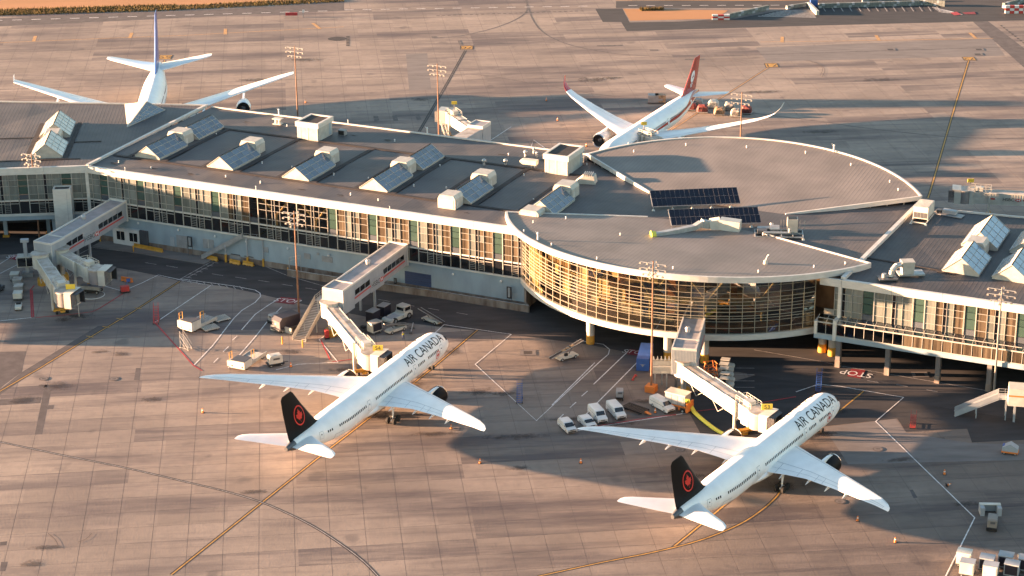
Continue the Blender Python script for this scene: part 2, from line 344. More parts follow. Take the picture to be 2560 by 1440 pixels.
LEAF = LEAF+[(-x, y) for x, y in LEAF[::-1][1:-1]]
# ------------------------------------------------------------------ ground
def struct(name, mb, mats, parent=None, **k):
    o = mb.build(name, mats, parent, **k); o['kind'] = 'structure'; return o
ground = struct('ground', MB().quad((-4000, -600, -0.05), (4000, -600, -0.05), (4000, 6000, -0.05), (-4000, 6000, -0.05)), M['dry_grass'])
apron = struct('apron', MB().quad((-420, 180, -0.014), (420, 180, -0.014), (420, 900, -0.014), (-420, 900, -0.014)), M['joint'])
ROAD_PX = [(-70, 640), (60, 634), (150, 640), (270, 665), (395, 689), (447, 702), (560, 716), (640, 733), (720, 752), (810, 772), (960, 800), (1090, 816), (1290, 838), (1460, 860), (1700, 905), (2050, 966), (2260, 1003), (2640, 1062)]
road_w = [G2(p) for p in ROAD_PX]
back = [G2(p) for p in [(2640, 700), (2290, 560), (1500, 440), (1000, 400), (520, 330), (-70, 380)]]
def inpoly(x, y, P):
    c = False; n = len(P)
    for i in range(n):
        x0, y0 = P[i]; x1, y1 = P[i-1]
        if (y0 > y) != (y1 > y) and x < (x1-x0)*(y-y0)/(y1-y0)+x0: c = not c
    return c
gxv = (math.cos(0.10645), math.sin(0.10645)); gyv = (-math.sin(0.10645), math.cos(0.10645))
def grid(a, b): return (gxv[0]*a+gyv[0]*b, gxv[1]*a+gyv[1]*b)
roadpoly = road_w+back
cells = []
for i in range(-62, 64):
    for j in range(-22, 66):
        a = 2.38+6*i; b = 352.93+5.8*j; x, y = grid(a+3, b+2.9)
        if abs(x) > 1320/5211*y*1.05+110 or y < 240: continue
        d = np.array([x, y, 0])-CAMP; z = d @ _f; px = 1280+FPX*(d @ _r)/z; py = 720-FPX*(d @ _u)/z
        vis = -10 < px < 2570 and -10 < py < 1450 and not inpoly(x, y, roadpoly)
        cells.append((not vis, math.hypot(x, y), a, b))
cells.sort()
g2 = 0.035
sm = MB().boxf(g2, 6-g2, g2, 5.8-g2, -0.012, 0.0); slab0 = None
for k, (nv, dd, a, b) in enumerate(cells[:300]):
    x, y = grid(a, b)
    if slab0 is None:
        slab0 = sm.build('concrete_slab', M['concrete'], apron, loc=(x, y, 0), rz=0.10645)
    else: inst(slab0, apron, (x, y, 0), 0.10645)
rest = MB()
for nv, dd, a, b in cells[300:]:
    p = [grid(a+g2, b+g2), grid(a+6-g2, b+g2), grid(a+6-g2, b+5.8-g2), grid(a+g2, b+5.8-g2)]
    rest.prism(p, -0.012, 0.0)
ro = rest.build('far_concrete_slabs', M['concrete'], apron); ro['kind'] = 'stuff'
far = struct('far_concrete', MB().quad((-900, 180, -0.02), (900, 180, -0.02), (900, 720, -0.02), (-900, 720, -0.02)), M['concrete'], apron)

def sheet(name, px, mat, z, parent=apron, world=None):
    pts = world or [G2(p) for p in px]
    return MB().poly([(x, y, z) for x, y in pts]).build(name, mat, parent)
sheet('service_road', None, M['asphalt'], 0.004, world=roadpoly)
sheet('asphalt_patch', [(1900, 935), (2050, 966), (2260, 1003), (2600, 1056), (2600, 1098), (2430, 1106), (2418, 1072), (2265, 1080), (2243, 1046), (2190, 1052), (2060, 1066), (1760, 1100), (1700, 990)], M['asphalt_new'], 0.003)
sheet('asphalt_patch', [(-20, 990), (55, 930), (245, 815), (270, 813), (100, 921), (-20, 1000)], M['patch'], 0.0035)
sheet('asphalt_patch', [(-20, 880), (65, 878), (55, 930), (-20, 985)], M['patch'], 0.0042)
for P in ([(112, 962), (131, 962), (105, 1086), (87, 1086)], [(-10, 999), (104, 993), (101, 1008), (-10, 1014)], [(97, 962), (119, 961), (118, 968), (96, 969)], [(121, 1013), (136, 1012), (133, 1023), (118, 1024)],
          [(340, 920), (352, 920), (349, 950), (335, 950)], [(0, 1355), (18, 1353), (16, 1363), (0, 1364)], [(3, 1405), (20, 1404), (13, 1428), (0, 1428)], [(2274, 1225), (2282, 1224), (2294, 1244), (2284, 1246)]):
    sheet('asphalt_patch', P, M['patch'], 0.0045)
_gz = 0.0014
for P in ([(1890, 119), (2480, 96), (2513, 139), (1918, 154)], [(1015, 135), (1068, 133), (1078, 225), (1023, 226)], [(2240, 1047), (2190, 1053), (2060, 1068), (2120, 1160), (2560, 1150), (2560, 1110), (2430, 1108), (2265, 1082)]):
    sheet('grey_concrete_patch', P, M['patch_grey'], _gz); _gz += 0.0004
sheet('asphalt_patch', [(1488, 22), (1556, 21), (1574, 56), (1700, 54), (1782, 48), (1823, 50), (1980, 20), (3100, -30), (3100, 38), (2432, 54), (2036, 64), (1567, 78), (1553, 55), (1507, 55)], M['asphalt_new'], 0.005)
sheet('asphalt_patch', [(2432, 54), (2470, 53), (2600, 150), (2600, 205)], M['patch'], 0.0052)
sheet('far_road', [(-500, 64), (420, 30), (860, 6), (860, 26), (0, 66), (-500, 90)], M['patch'], 0.0055)
sheet('far_road', [(1540, 3), (3100, -13), (3100, 8), (1960, 20), (1540, 20)], M['asphalt'], 0.0058)
# grass
sheet('grass_field', [(-500, 56), (420, 24), (640, 14), (860, 2), (900, -30), (-500, -20)], M['dry_grass'], 0.02)['kind'] = 'structure'
sheet('grass_field', [(1558, 22), (1705, 24), (1820, 26), (1812, 32), (1782, 47), (1575, 52)], M['dry_grass'], 0.02)
sheet('grass_field', [(1540, 1), (1920, 2), (3100, -14), (3100, -50), (1500, -40)], M['dry_grass'], 0.02)
# tall uncut verge as blades
rnd = random.Random(3); vg = MB()
def blades(p0, p1, wid, n, h):
    a = G2(p0); b = G2(p1)
    for _ in range(n):
        t = rnd.random(); x = a[0]+(b[0]-a[0])*t; y = a[1]+(b[1]-a[1])*t+rnd.uniform(0, wid); hh = h*rnd.uniform(.4, 1.2); an = rnd.uniform(0, 6.28); w = rnd.uniform(.1, .35)
        w *= .6; dx, dy = math.cos(an)*w, math.sin(an)*w; k = rnd.uniform(-.3, .3)
        vg.add([(x-dx, y-dy, 0), (x+dx, y+dy, 0), (x+k, y+k, hh)], [(0, 1, 2)])
blades((-60, 41), (430, 27), 9, 4200, .9); blades((430, 27), (860, 5), 7, 2800, .8); blades((1560, 1), (2600, -4), 10, 2500, 1.0); blades((1600, 28), (1660, 26), 3, 500, 1.0)
tag(vg.build('verge_grass', M['verge_grass']), 'tall golden uncut grass along the edge of the far taxiway', 'grass', kind='stuff')

# painted markings ---------------------------------------------------------------
_z = [0.0080]
def nz(): _z[0] += 0.00035; return _z[0]
def dense(pts, step=6.0):
    out = [pts[0]]
    for a, b in zip(pts[:-1], pts[1:]):
        n = max(1, int(math.hypot(b[0]-a[0], b[1]-a[1])/step))
        for i in range(1, n+1): out.append((a[0]+(b[0]-a[0])*i/n, a[1]+(b[1]-a[1])*i/n))
    return out
def smooth(pts, n=6):
    out = []; P = [pts[0]]+list(pts)+[pts[-1]]
    for i in range(1, len(P)-2):
        p0, p1, p2, p3 = P[i-1:i+3]
        for k in range(n):
            t = k/n; out.append(tuple(0.5*((2*p1[c])+(-p0[c]+p2[c])*t+(2*p0[c]-5*p1[c]+4*p2[c]-p3[c])*t*t+(-p0[c]+3*p1[c]-3*p2[c]+p3[c])*t**3) for c in (0, 1)))
    return out+[pts[-1]]
def ribbon(mb, W_, w, z, off=0.0, m=0):
    n = len(W_); L_ = []; R_ = []
    for i in range(n):
        a = W_[max(0, i-1)]; b = W_[min(n-1, i+1)]; d = math.hypot(b[0]-a[0], b[1]-a[1]) or 1; nx, ny = -(b[1]-a[1])/d, (b[0]-a[0])/d
        L_.append((W_[i][0]+nx*(off+w/2), W_[i][1]+ny*(off+w/2), z)); R_.append((W_[i][0]+nx*(off-w/2), W_[i][1]+ny*(off-w/2), z))
    for i in range(n-1): mb.quad(R_[i], R_[i+1], L_[i+1], L_[i], m)
def line(name, px, w, mat, curve=False, edge=None, parent=apron, off=0.0):
    pts = [G2(p) for p in px]
    if curve: pts = smooth(pts)
    mb = MB(); mats = [M[mat]]
    if edge: mats.append(M[edge[0]]); ribbon(mb, pts, w+2*edge[1], nz(), off, 1)
    ribbon(mb, pts, w, nz(), off, 0)
    return mb.build(name, mats, parent)
def dashes(name, p0, p1, n, duty, w, mat):
    a = G2(p0); b = G2(p1); z = nz(); src = None
    L_ = math.hypot(b[0]-a[0], b[1]-a[1]); an = math.atan2(b[1]-a[1], b[0]-a[0]); l = L_/n*duty
    for i in range(n):
        t = (i+0.5)/n; loc = (a[0]+(b[0]-a[0])*t, a[1]+(b[1]-a[1])*t, z)
        if src is None: src = MB().quad((-l/2, -w/2, 0), (l/2, -w/2, 0), (l/2, w/2, 0), (-l/2, w/2, 0)).build(name, M[mat], apron, loc=loc, rz=an)
        else: inst(src, apron, loc, an)
YL = dict(w=0.26, mat='yellow_line', edge=('black_line', 0.26))
line('lead_in_line', [(-60, 1012), (0, 978), (100, 920), (210, 852), (330, 781), (450, 703)], **YL)
line('lead_in_line', [(428, 1437), (648, 1262), (830, 1117), (943, 1030), (1083, 919), (1195, 824)], **YL)
line('lead_in_line', [(1680, 1370), (1720, 1338), (1900, 1190), (2159, 978)], **YL)
line('lead_in_line', [(1345, 1441), (1500, 1407), (1640, 1379), (1755, 1349), (1850, 1310), (1907, 1273), (1940, 1243), (1952, 1226)], curve=True, **YL)
line('lead_in_line', [(1164, 126), (1120, 205), (1048, 329)], w=0.25, mat='dark_line', edge=('black_line', 0.35))
line('lead_in_line', [(1922, 168), (1791, 252), (1700, 311), (1600, 372)], w=0.34, mat='orange_line', edge=('dark_line', 0.28))
line('lead_in_line', [(2422, 151), (2390, 256), (2325, 480), (2318, 500)], w=0.35, mat='yellow_line', edge=('black_line', 0.2))
line('lead_in_line', [(412, 150), (405, 175), (395, 260)], w=0.34, mat='yellow_line', edge=('dark_line', 0.3))
for x, y in ((1040, 748+212), (920, 1045), (300, 797), (225, 841), (265, 817), (345, 770)):
    line('stop_bar', [(x-9, y-1), (x+9, y+2)], 0.3, 'yellow_line')
line('taxi_line', [(-40, 1098), (0, 1105), (156, 1138), (315, 1170), (476, 1207.5), (562, 1228), (649, 1254), (720, 1284), (790, 1320), (860, 1366), (910, 1405), (950, 1446)], 0.15, 'worn_line', True, ('black_line', 0.24))
TL = dict(w=0.35, mat='dark_line')
line('taxi_curve', [(1310, -10), (1318, 10), (1315, 30), (1287, 50), (1236, 70), (1179, 84), (1142, 91), (1085, 96)], curve=True, w=0.6, mat='dark_line')
line('taxi_curve', [(1312, -8), (1322, 20), (1330, 44), (1347, 70), (1374, 91), (1421, 111), (1488, 126), (1555, 136), (1656, 141), (1700, 142), (1901, 137), (2200, 127), (2620, 115)], curve=True, w=0.55, mat='dark_line')
line('taxi_line', [(-60, 132), (0, 130), (350, 119), (705, 107), (850, 102), (998, 97), (1085, 94), (1172, 94), (1287, 99), (1387, 107)], curve=True, **TL)
line('taxi_line', [(-60, 227), (0, 224), (353, 212), (700, 200), (850, 195), (1018, 190), (1135, 186), (1186, 186), (1230, 191), (1287, 201), (1387, 218), (1488, 235), (1616, 248)], curve=True, **TL)
line('taxi_line', [(1880, 281), (1901, 285), (2053, 304), (2170, 321), (2338, 339), (2450, 345), (2600, 346)], curve=True, w=0.5, mat='dark_line')
line('taxi_line', [(-60, 109), (0, 107), (235, 97), (470, 88), (860, 67)], 0.4, 'orange_line')
line('taxi_line', [(1901, 105), (2204, 101), (2483, 96)], 0.4, 'orange_line')
for a, b in (((89, 90), (84, 103)), ((330, 82), (324, 95)), ((564, 72), (563, 86)), ((782, 58), (800, 72)), ((1956, 92), (1955, 106)), ((2190, 88), (2198, 101)), ((2424, 82), (2440, 96))):
    line('stand_bar', [a, b], 1.1, 'orange_line')
dashes('road_dash', (-30, 52), (830, 27), 18, 0.5, 0.45, 'white_line'); dashes('road_dash', (850, 25), (1480, 15), 14, 0.5, 0.4, 'white_line'); dashes('road_dash', (1560, 14), (1960, 13), 9, 0.5, 0.4, 'white_line')
dashes('hold_dash', (1088, 39.5), (1462, 27), 27, 0.55, 0.55, 'black_line')
dashes('hold_dash', (2500, 62), (2600, 138), 14, 0.5, 0.7, 'black_line')
for P in ([(933, 290), (945, 290), (949, 304), (936, 305)], [(980, 289), (991, 288), (996, 302), (984, 303)], [(1037, 286), (1048, 285), (1054, 300), (1042, 301)], [(1075, 290), (1097, 289), (1101, 299), (1096, 300)],
          [(1492, 113), (1556, 112), (1557, 115), (1493, 116)], [(1624, 124), (1645, 124), (1645, 127), (1625, 127)], [(1712, 147), (1760, 147), (1760, 150), (1712, 150)], [(1144, 101), (1152, 101), (1157, 113), (1148, 113)], [(1078, 91), (1092, 91), (1095, 96), (1081, 96)]):
    sheet('asphalt_patch', P, M['dark_line'], nz())
for (x, y) in ((843, 97),):
    mb = MB(); cx, cy = G2((x, y)); z = nz(); mb.poly([(cx+3.1*math.cos(t*0.3927), cy+2.6*math.sin(t*0.3927), z) for t in range(16)]); mb.build('taxiway_disc', M['black_line'], apron)
for k in range(7):
    y0 = 90.5+k*3.7; line('ladder_mark', [(865.5, y0+0.9), (874, y0+0.9)], 1.3, 'black_line')
# stand number boxes painted on the apron
def stand_sign(px, py, txt, w=15.0, h=9.0, flip=True, bgm='yellow_line'):
    cx, cy = G2((px, py)); mb = MB(); s = -1 if flip else 1
    mb.quad((cx-w/2-.3, cy-h/2-.4, nz()), (cx+w/2+.3, cy-h/2-.4, _z[0]), (cx+w/2+.3, cy+h/2+.4, _z[0]), (cx-w/2-.3, cy+h/2+.4, _z[0]), 1)
    mb.quad((cx-w/2, cy-h/2, nz()), (cx+w/2, cy-h/2, _z[0]), (cx+w/2, cy+h/2, _z[0]), (cx-w/2, cy+h/2, _z[0]), 0)
    for a in (-1, 1): text = None
    text_flat(mb, txt, h*0.95, (cx, cy, nz()), (s, 0, 0), (0, s, 0), 1, sx=1.15)
    return mb.build('stand_number', [M[bgm], M['black_line']], apron)
stand_sign(1167, 119, '70', 3.6, 4.2); stand_sign(1929, 163.5, '71', 3.6, 4.2); stand_sign(2423, 147, '72', 3.4, 3.6); stand_sign(413, 143, '69', 3.8, 4.4)
WL = dict(w=0.22, mat='white_line'); RL = dict(w=0.3, mat='red_line'); WW = dict(w=0.2, mat='worn_line')
for p in ([(-20, 804), (0, 802.5), (79, 794)], [(238, 709), (307, 728), (356, 707), (396, 687.5), (447, 699), (527, 714), (400, 799), (387, 806)], [(484, 914), (530, 866), (584.5, 796), (605, 776), (638, 756), (651.6, 741), (650, 733), (638, 725.5), (584, 715), (450, 697)],
          [(571, 920), (640, 840), (672, 799.5), (705, 767)], [(604, 825), (638, 786), (668, 765), (702, 744)], [(-20, 690), (0, 684), (53, 657)], [(-20, 672), (0, 660), (36, 637), (60, 640)],
          [(1110, 812), (1278, 836), (1188, 911), (1341, 1052), (1500, 904), (1521, 886), (1524, 874), (1508, 861), (1440, 851)], [(1110, 812), (1087, 833)], [(1380, 1013), (1487, 907)], [(1484, 961), (1575, 874), (1605, 880)], [(1460, 1041), (1592, 907)],
          [(1440, 1078), (1508, 1065), (1716, 1033)], [(1990, 980), (2046, 961), (2100, 966), (2259, 993.7), (2189, 1054), (2436.7, 1294.5), (2362, 1445)], [(1219, 356), (1278, 317)], [(1328, 366), (1334, 350), (1362, 370)], [(690, 925), (745, 911), (845, 906)], [(845, 906), (798, 849), (815, 838)]):
    line('stand_line', p, **WL)
for p in ([(79.5, 794), (76, 725), (86, 714)], [(84, 793), (80, 726)], [(90, 794), (153, 789), (229, 780), (244, 774), (283, 750), (307, 734.5)], [(387, 806), (484, 914), (505, 927)], [(830, 905), (890, 897)], [(802, 850), (825, 900)], [(1690, 1037), (1620, 1045), (1430, 1075)], [(1730, 1030), (1860, 1014), (1990, 992)]):
    line('safety_line', p, **RL)
for p in ([(690/2.977, 619), (354, 634)], [(354, 633), (517, 658)], [(420, 612), (505, 635), (600, 655), (672, 665), (740, 664)], [(447, 700), (527, 655)], [(467, 695), (534, 659)], [(190, 640), (230, 619)], [(2100, 915), (2467, 977)], [(1885, 875), (2060, 905), (2110, 918)], [(600, 640), (720, 690), (860, 730)], [(1700, 870), (1770, 850)]):
    line('road_edge_line', p, **WW)
for i in range(7):
    t = i/6; a = (447+80*t, 700-45*t); line('ladder_mark', [a, (a[0]+19, a[1]+3)], 0.2, 'worn_line')
for i in range(9):
    t = i/9; a = (452+165*t, 697+21*t); line('ladder_mark', [a, (a[0]+9, a[1]+10)], 0.2, 'worn_line')
for i in range(4):
    line('road_dash', [(1795+i*0, 920+i*16), (1886, 921+i*16)], 0.18, 'worn_line')
for a, b in (((581, 851), (593, 840)), ((557.6, 880), (571, 867)), ((534, 907), (546, 895)), ((1454, 991), (1469, 978)), ((1425, 1019.5), (1440, 1006)), ((1395, 1049), (1409, 1036))): line('stand_dash', [a, b], 0.2, 'white_line')
for a, b in (((1361/3.977, 340), (0, 0)),): pass
for a in ((363, 657), (416, 665), (530, 685), (588, 693), (645, 701), (704, 711), (764, 720.5)): line('road_dash', [a, (a[0]+28, a[1]+4.5)], 0.2, 'worn_line')
for a in ((946, 749), (1008, 761), (1070, 771), (1141, 782), (2168, 952), (2241, 962), (2316, 975)): line('road_dash', [a, (a[0]+28, a[1]+5)], 0.2, 'worn_line')
def stop_paint(P, tcent, ax, ay, size):
    mb = MB(); z = nz()
    mb.poly([(*G2(p), z) for p in P], 0)
    o = G2(tcent); X = G2((tcent[0]+ax[0], tcent[1]+ax[1])); Y = G2((tcent[0]+ay[0], tcent[1]+ay[1]))
    vx = Vector((X[0]-o[0], X[1]-o[1], 0)).normalized(); vy = Vector((Y[0]-o[0], Y[1]-o[1], 0)).normalized()
    text_flat(mb, 'STOP', size, (o[0], o[1], nz()), vx, vy, 1, sx=0.85)
    mb.build('stop_marking', [M['sign_red'], M['white_line']], apron)
stop_paint([(702, 743), (754, 747), (735, 762), (686, 756)], (719, 752.5), (10, 0.8), (6, -4), 2.9)
stop_paint([(36, 637.5), (61, 641), (60, 652), (50, 653), (22, 647)], (41, 645), (10, 1.6), (6, -4), 2.6)
stop_paint([(1574, 873), (1608, 878), (1600, 890), (1567, 886)], (1588, 881), (10, 1), (6, -5), 2.6)
stop_paint([(2128, 922.5), (2164, 926), (2151, 947), (2118, 941)], (2141, 934.5), (-10, -1.6), (-6, 8), 3.2)
# manholes and drains
for i, (x, y) in enumerate(((110, 947), (285, 947.5), (1700, 1125), (2195, 1123), (2100, 1254), (1140, 1072))):
    cx, cy = G2((x, y)); mb = MB(); z = nz(); z2 = nz(); z3 = nz()
    mb.poly([(cx+1.0*math.cos(t*0.3927), cy+1.0*math.sin(t*0.3927), z) for t in range(16)], 0)
    mb.poly([(cx+.72*math.cos(t*0.3927), cy+.72*math.sin(t*0.3927), z2) for t in range(16)], 1)
    mb.poly([(cx+.45*math.cos(t*0.3927), cy+.45*math.sin(t*0.3927), z3) for t in range(16)], 0)
    mb.build('manhole_cover', [M['dark_line'], M['patch_grey']], apron)
for x, y in ((1320, 882), (2300, 937), (2226*1.0, 124), (2447, 124), (2444, 136)):
    cx, cy = G2((x, y)); mb = MB(); mb.quad((cx-1.6, cy-1.4, nz()), (cx+1.6, cy-1.4, _z[0]), (cx+1.6, cy+1.4, _z[0]), (cx-1.6, cy+1.4, _z[0]), 1); mb.quad((cx-.9, cy-.8, nz()), (cx+.9, cy-.8, _z[0]), (cx+.9, cy+.8, _z[0]), (cx-.9, cy+.8, _z[0]), 0)
    mb.build('drain_cover', [M['black_line'], M['patch_grey']], apron)
for x, y, w, h in ((140, 965, 60, 14), (300, 885, 40, 8), (60, 1000, 50, 14), (250, 880, 26, 7), (940, 1040, 60, 16), (1000, 900, 26, 8), (1130, 880, 50, 12), (1020, 965, 60, 16), (1085, 1085, 90, 8), (1290, 1092, 120, 9), (1420, 1050, 60, 10), (1200, 980, 60, 14),
                   (1960, 1215, 60, 16), (2060, 1085, 50, 12), (2100, 1030, 40, 9), (1880, 1180, 60, 14), (1540, 1060, 90, 8), (1610, 1005, 40, 9), (1730, 1190, 60, 12), (1300, 1170, 50, 8), (80, 1410, 50, 14), (120, 1370, 60, 9), (640, 1230, 50, 8), (380, 1000, 46, 10), (1485, 200, 60, 9), (1530, 195, 40, 5),
                   (200, 790, 50, 9), (160, 800, 30, 9), (720, 880, 50, 8), (860, 925, 50, 8), (1265, 985, 40, 10), (2250, 1150, 60, 10), (2420, 1260, 60, 10), (240, 290, 30, 6), (760, 150, 70, 6), (1050, 250, 40, 6), (640, 200, 70, 5), (1900, 230, 80, 5), (2200, 200, 90, 5), (2050, 330, 70, 6)):
    cx, cy = G2((x, y)); ww = abs(G2((x+w, y))[0]-cx); hh = abs(G2((x, y-h))[1]-cy)
    MB().quad((-ww, -hh, 0), (ww, -hh, 0), (ww, hh, 0), (-ww, hh, 0)).build('oil_stain', M['oil_stain'], apron, loc=(cx, cy, nz()), rz=0.06)
for P in ([(2010, 150), (2040, 158), (2056, 172), (2050, 190)], [(2016, 150), (2046, 160), (2062, 175), (2055, 193)], [(1780, 152), (1830, 152), (1868, 160)], [(1765, 160), (1800, 165), (1822, 178)], [(1755, 163), (1790, 168), (1812, 182)], [(2210, 140), (2260, 138), (2300, 143)], [(1780, 148), (1840, 149), (1880, 158)], [(120, 1334), (138, 1350), (147, 1368)], [(230, 1334), (215, 1348), (195, 1356)]):
    line('tyre_mark', P, 0.12, 'patch', curve=True)
# car park bays painted behind the far barriers
for i in range(14): line('bay_line', [(2056+i*22, 17+0.0*i), (2064+i*22, 29)], 0.3, 'worn_line')
for i in range(8): line('hatch_line', [(1895+i*9, 41-i*2.1), (2040+i*3-i*9*0.5, 44-i*2.6)], 0.35, 'white_line')
for i in range(5): line('hatch_line', [(2330+i*4, 18+i*3), (2390+i*4, 32+i*1.2)], 0.35, 'white_line')
sheet('red_marking', [(2375, 32), (2392, 30), (2403, 37), (2386, 39)], M['red_line'], nz()); sheet('red_marking', [(2406, 32), (2436, 30), (2440, 36), (2412, 36)], M['sign_red'], nz())
# ------------------------------------------------------------------ terminal: three piers and a round hall
A_ = G(215, 414, 18.3); A0 = (float(A_[0]), float(A_[1])); TR = math.radians(-25.0)
ux, uy = math.cos(TR), math.sin(TR)
def PW(s, t): return (A0[0]+ux*s-uy*t, A0[1]+uy*s+ux*t)      # pier frame -> world (t runs in from the facade)
def WP(x, y): dx, dy = x-A0[0], y-A0[1]; return (dx*ux+dy*uy, -dx*uy+dy*ux)
OFF = [0, 2.35, 4.5, 6.0, 6.72, 8.05, 10.18]
ZU = [10.4, 11.7, 13.8, 15.25, 16.6]
def pane_box(w, h): return MB().boxf(-w/2, w/2, 0, 0.04, 0, h)
_pm = {}
def pane(parent, x0, x1, y, z0, z1, mat, name='glass_pane', g=0.05):
    w = round(x1-x0-2*g, 3); h = round(z1-z0-2*g, 3); key = (w, h, mat, name)
    loc = ((x0+x1)/2, y, z0+g)
    if key in _pm: return inst(_pm[key], parent, loc)
    o = pane_box(w, h).build(name, M[mat], parent, loc=loc); _pm[key] = o; return o
rp = random.Random(11)
def bay(parent, x0, y, style, i0=0, i1=6, lower=True, fas=True):
    """one 10.2 m bay of curtain wall: joined mullions, fascia length, its panes as sub-parts"""
    f = MB(); xs = [x0+o for o in OFF]
    fr = 0.10
    for i in range(i0, i1+1):
        th = 0.18 if i in (0, 1, 6) else 0.065
        f.boxf(xs[i]-th/2, xs[i]+th/2, y-0.16, y+0.06, 7.0 if lower else 10.4, 16.6)
    for i in range(i0, i1):
        a, b = xs[i]+0.06, xs[i+1]-0.06
        if i > 0:
            for z in ZU[1:4]: f.boxf(a, b, y-0.09, y+0.05, z-0.033, z+0.033)
        if lower:
            if i > 0: f.boxf(a, b, y-0.09, y+0.05, 9.42, 9.54)
            if i in (2, 4):
                for k in range(5): f.boxf(a, b, y-0.09, y+0.05, 7.45+k*0.42, 7.49+k*0.42)
    fo = f.build('window_frame', M['frame_white'], parent)
    for i in range(i0, i1):
        a, b = xs[i], xs[i+1]
        for k in range(4):
            z0, z1 = ZU[k], ZU[k+1]
            if i == 0: mt = 'pane_slate' if k == 0 else 'pane_green'
            elif i == 3: mt = 'pane_dark'
            elif style == 'grey': mt = 'pane_grey'
            elif style == 'clear': mt = 'clear_glass'
            elif style == 'tan': mt = 'pane_tan' if (i in (1, 5) or rp.random() < .4) else 'pane_grey'
            elif style == 'tangreen': mt = 'pane_tan' if i in (2, 5) else 'pane_grey'
            if style == 'clear' and i == 0: mt = 'smoke_glass' if k else 'pane_slate'
            pane(fo, a, b, y, z0, z1, mt)
        if lower: pane(fo, a, b, y, 7.0, 10.0, 'pane_dark' if style != 'clear' else 'smoke_glass', 'lower_pane')
    return fo
def roof_facets(mb, xs, ys, zf):
    """folded membrane roof falling to drains"""
    for i in range(len(xs)-1):
        for j in range(len(ys)-1):
            x0, x1, y0, y1 = xs[i], xs[i+1], ys[j], ys[j+1]; c = ((x0+x1)/2, (y0+y1)/2)
            P = [(x0, y0, zf(x0, y0)), (x1, y0, zf(x1, y0)), (x1, y1, zf(x1, y1)), (x0, y1, zf(x0, y1))]
            drain = (i+j) % 2 == 0; C = (c[0], c[1], (sum(p[2] for p in P)/4)-(0.16 if drain else -0.02))
            for k in range(4): mb.add([P[k], P[(k+1) % 4], C], [(0, 1, 2)])
def roof_mat(key):
    """standing-seam grey membrane: fine ribs across the pier, stains at the folds"""
    m = M[key]; t = m.node_tree; b = t.nodes['Principled BSDF']; N = t.nodes.new; L = t.links.new
    tc = N('ShaderNodeTexCoord'); w = N('ShaderNodeTexWave'); w.wave_type = 'BANDS'; w.bands_direction = 'X'; w.inputs['Scale'].default_value = 0.36; w.inputs['Distortion'].default_value = 0.0
    L(tc.outputs['Object'], w.inputs['Vector'])
    r = N('ShaderNodeMapRange'); r.inputs[1].default_value = 0.80; r.inputs[2].default_value = 1.0; L(w.outputs[0], r.inputs[0])
    bp = N('ShaderNodeBump'); bp.inputs['Distance'].default_value = 0.03; bp.inputs['Strength'].default_value = 0.4; L(r.outputs[0], bp.inputs['Height']); L(bp.outputs[0], b.inputs['Normal'])
    mx = N('ShaderNodeMix'); mx.data_type = 'RGBA'; mx.blend_type = 'MULTIPLY'; old = b.inputs['Base Color'].links[0].from_socket
    mu = N('ShaderNodeMath'); mu.operation = 'MULTIPLY'; mu.inputs[1].default_value = 0.42; L(r.outputs[0], mu.inputs[0]); L(mu.outputs[0], mx.inputs[0]); L(old, mx.inputs[6]); mx.inputs[7].default_value = (0.6, 0.58, 0.58, 1); L(mx.outputs[2], b.inputs['Base Color'])
roof_mat('roof_metal'); roof_mat('leaf_roof'); roof_mat('roof_dark')
RZ = 18.05
# ---- main pier
pier = thing('terminal_pier', 'long grey roofed terminal pier between the round hall and the angled west pier', 'terminal building', (A0[0], A0[1], 0), TR)
mb = MB(); xs = [0+10.19*k for k in range(19)]; xs[-1] = 183.6; ys = [0.2, 10, 24.5, 39, 54.3]
roof_facets(mb, xs, ys, lambda x, y: RZ+(0.12 if y in (24.5,) else 0.0))
mb.build('roof', M['roof_metal'], pier)
mb = MB(); mb.boxf(0, 183.6, 0.5, 54.0, 17.3, 17.7)
mb.boxf(0, 183.6, 53.6, 54.0, 0, 17.3); mb.build('back_wall', M['wall_dark'], pier)
for k in range(12):
    x0 = (0.05 if k == 0 else 9.2+10.19*(k-1)); x1 = min(9.2+10.19*k, 115.5)
    MB().boxf(x0+0.03, x1-0.03, -0.32, 0.45, 16.62, 18.3).build('fascia_panel', M['fascia'], pier)
for k, st in enumerate(['grey', 'grey', 'grey', 'tangreen', 'clear', 'clear', 'tan', 'tan', 'tangreen', 'tan', 'tan']):
    bay(pier, 3.57+10.18*k, 0.0, st, 0, 6 if k < 10 else 5)
bay(pier, 3.57-10.18, 0.0, 'grey', 4, 6)
mb = MB(); mb.boxf(0, 113, -0.06, 0.3, 10.03, 10.36); mb.boxf(0, 113, -0.2, 0.3, 6.62, 6.97); mb.build('sill_band', M['fascia'], pier)
MB().boxf(0.0, 113, 0.25, 0.75, 0, 6.62).build('lower_wall', M['wall_blue'], pier)
MB().boxf(0.0, 113, 0.12, 0.3, 0, 1.35).build('plinth', M['plinth'], pier)
MB().boxf(112.8, 113.3, -0.3, 10, 0, 6.6).build('end_wall', M['plinth'], pier)
mb = MB(); mb.boxf(0, 150, 0.8, 20, 6.7, 6.95); mb.build('interior_floor', M['interior_floor'], pier)
mb = MB(); mb.boxf(30, 72, 15, 15.3, 6.95, 17.2); mb.boxf(30, 30.3, 0.8, 15, 6.95, 17.2); mb.boxf(71.7, 72, 0.8, 15, 6.95, 17.2); mb.build('interior_wall', M['interior_wall'], pier)
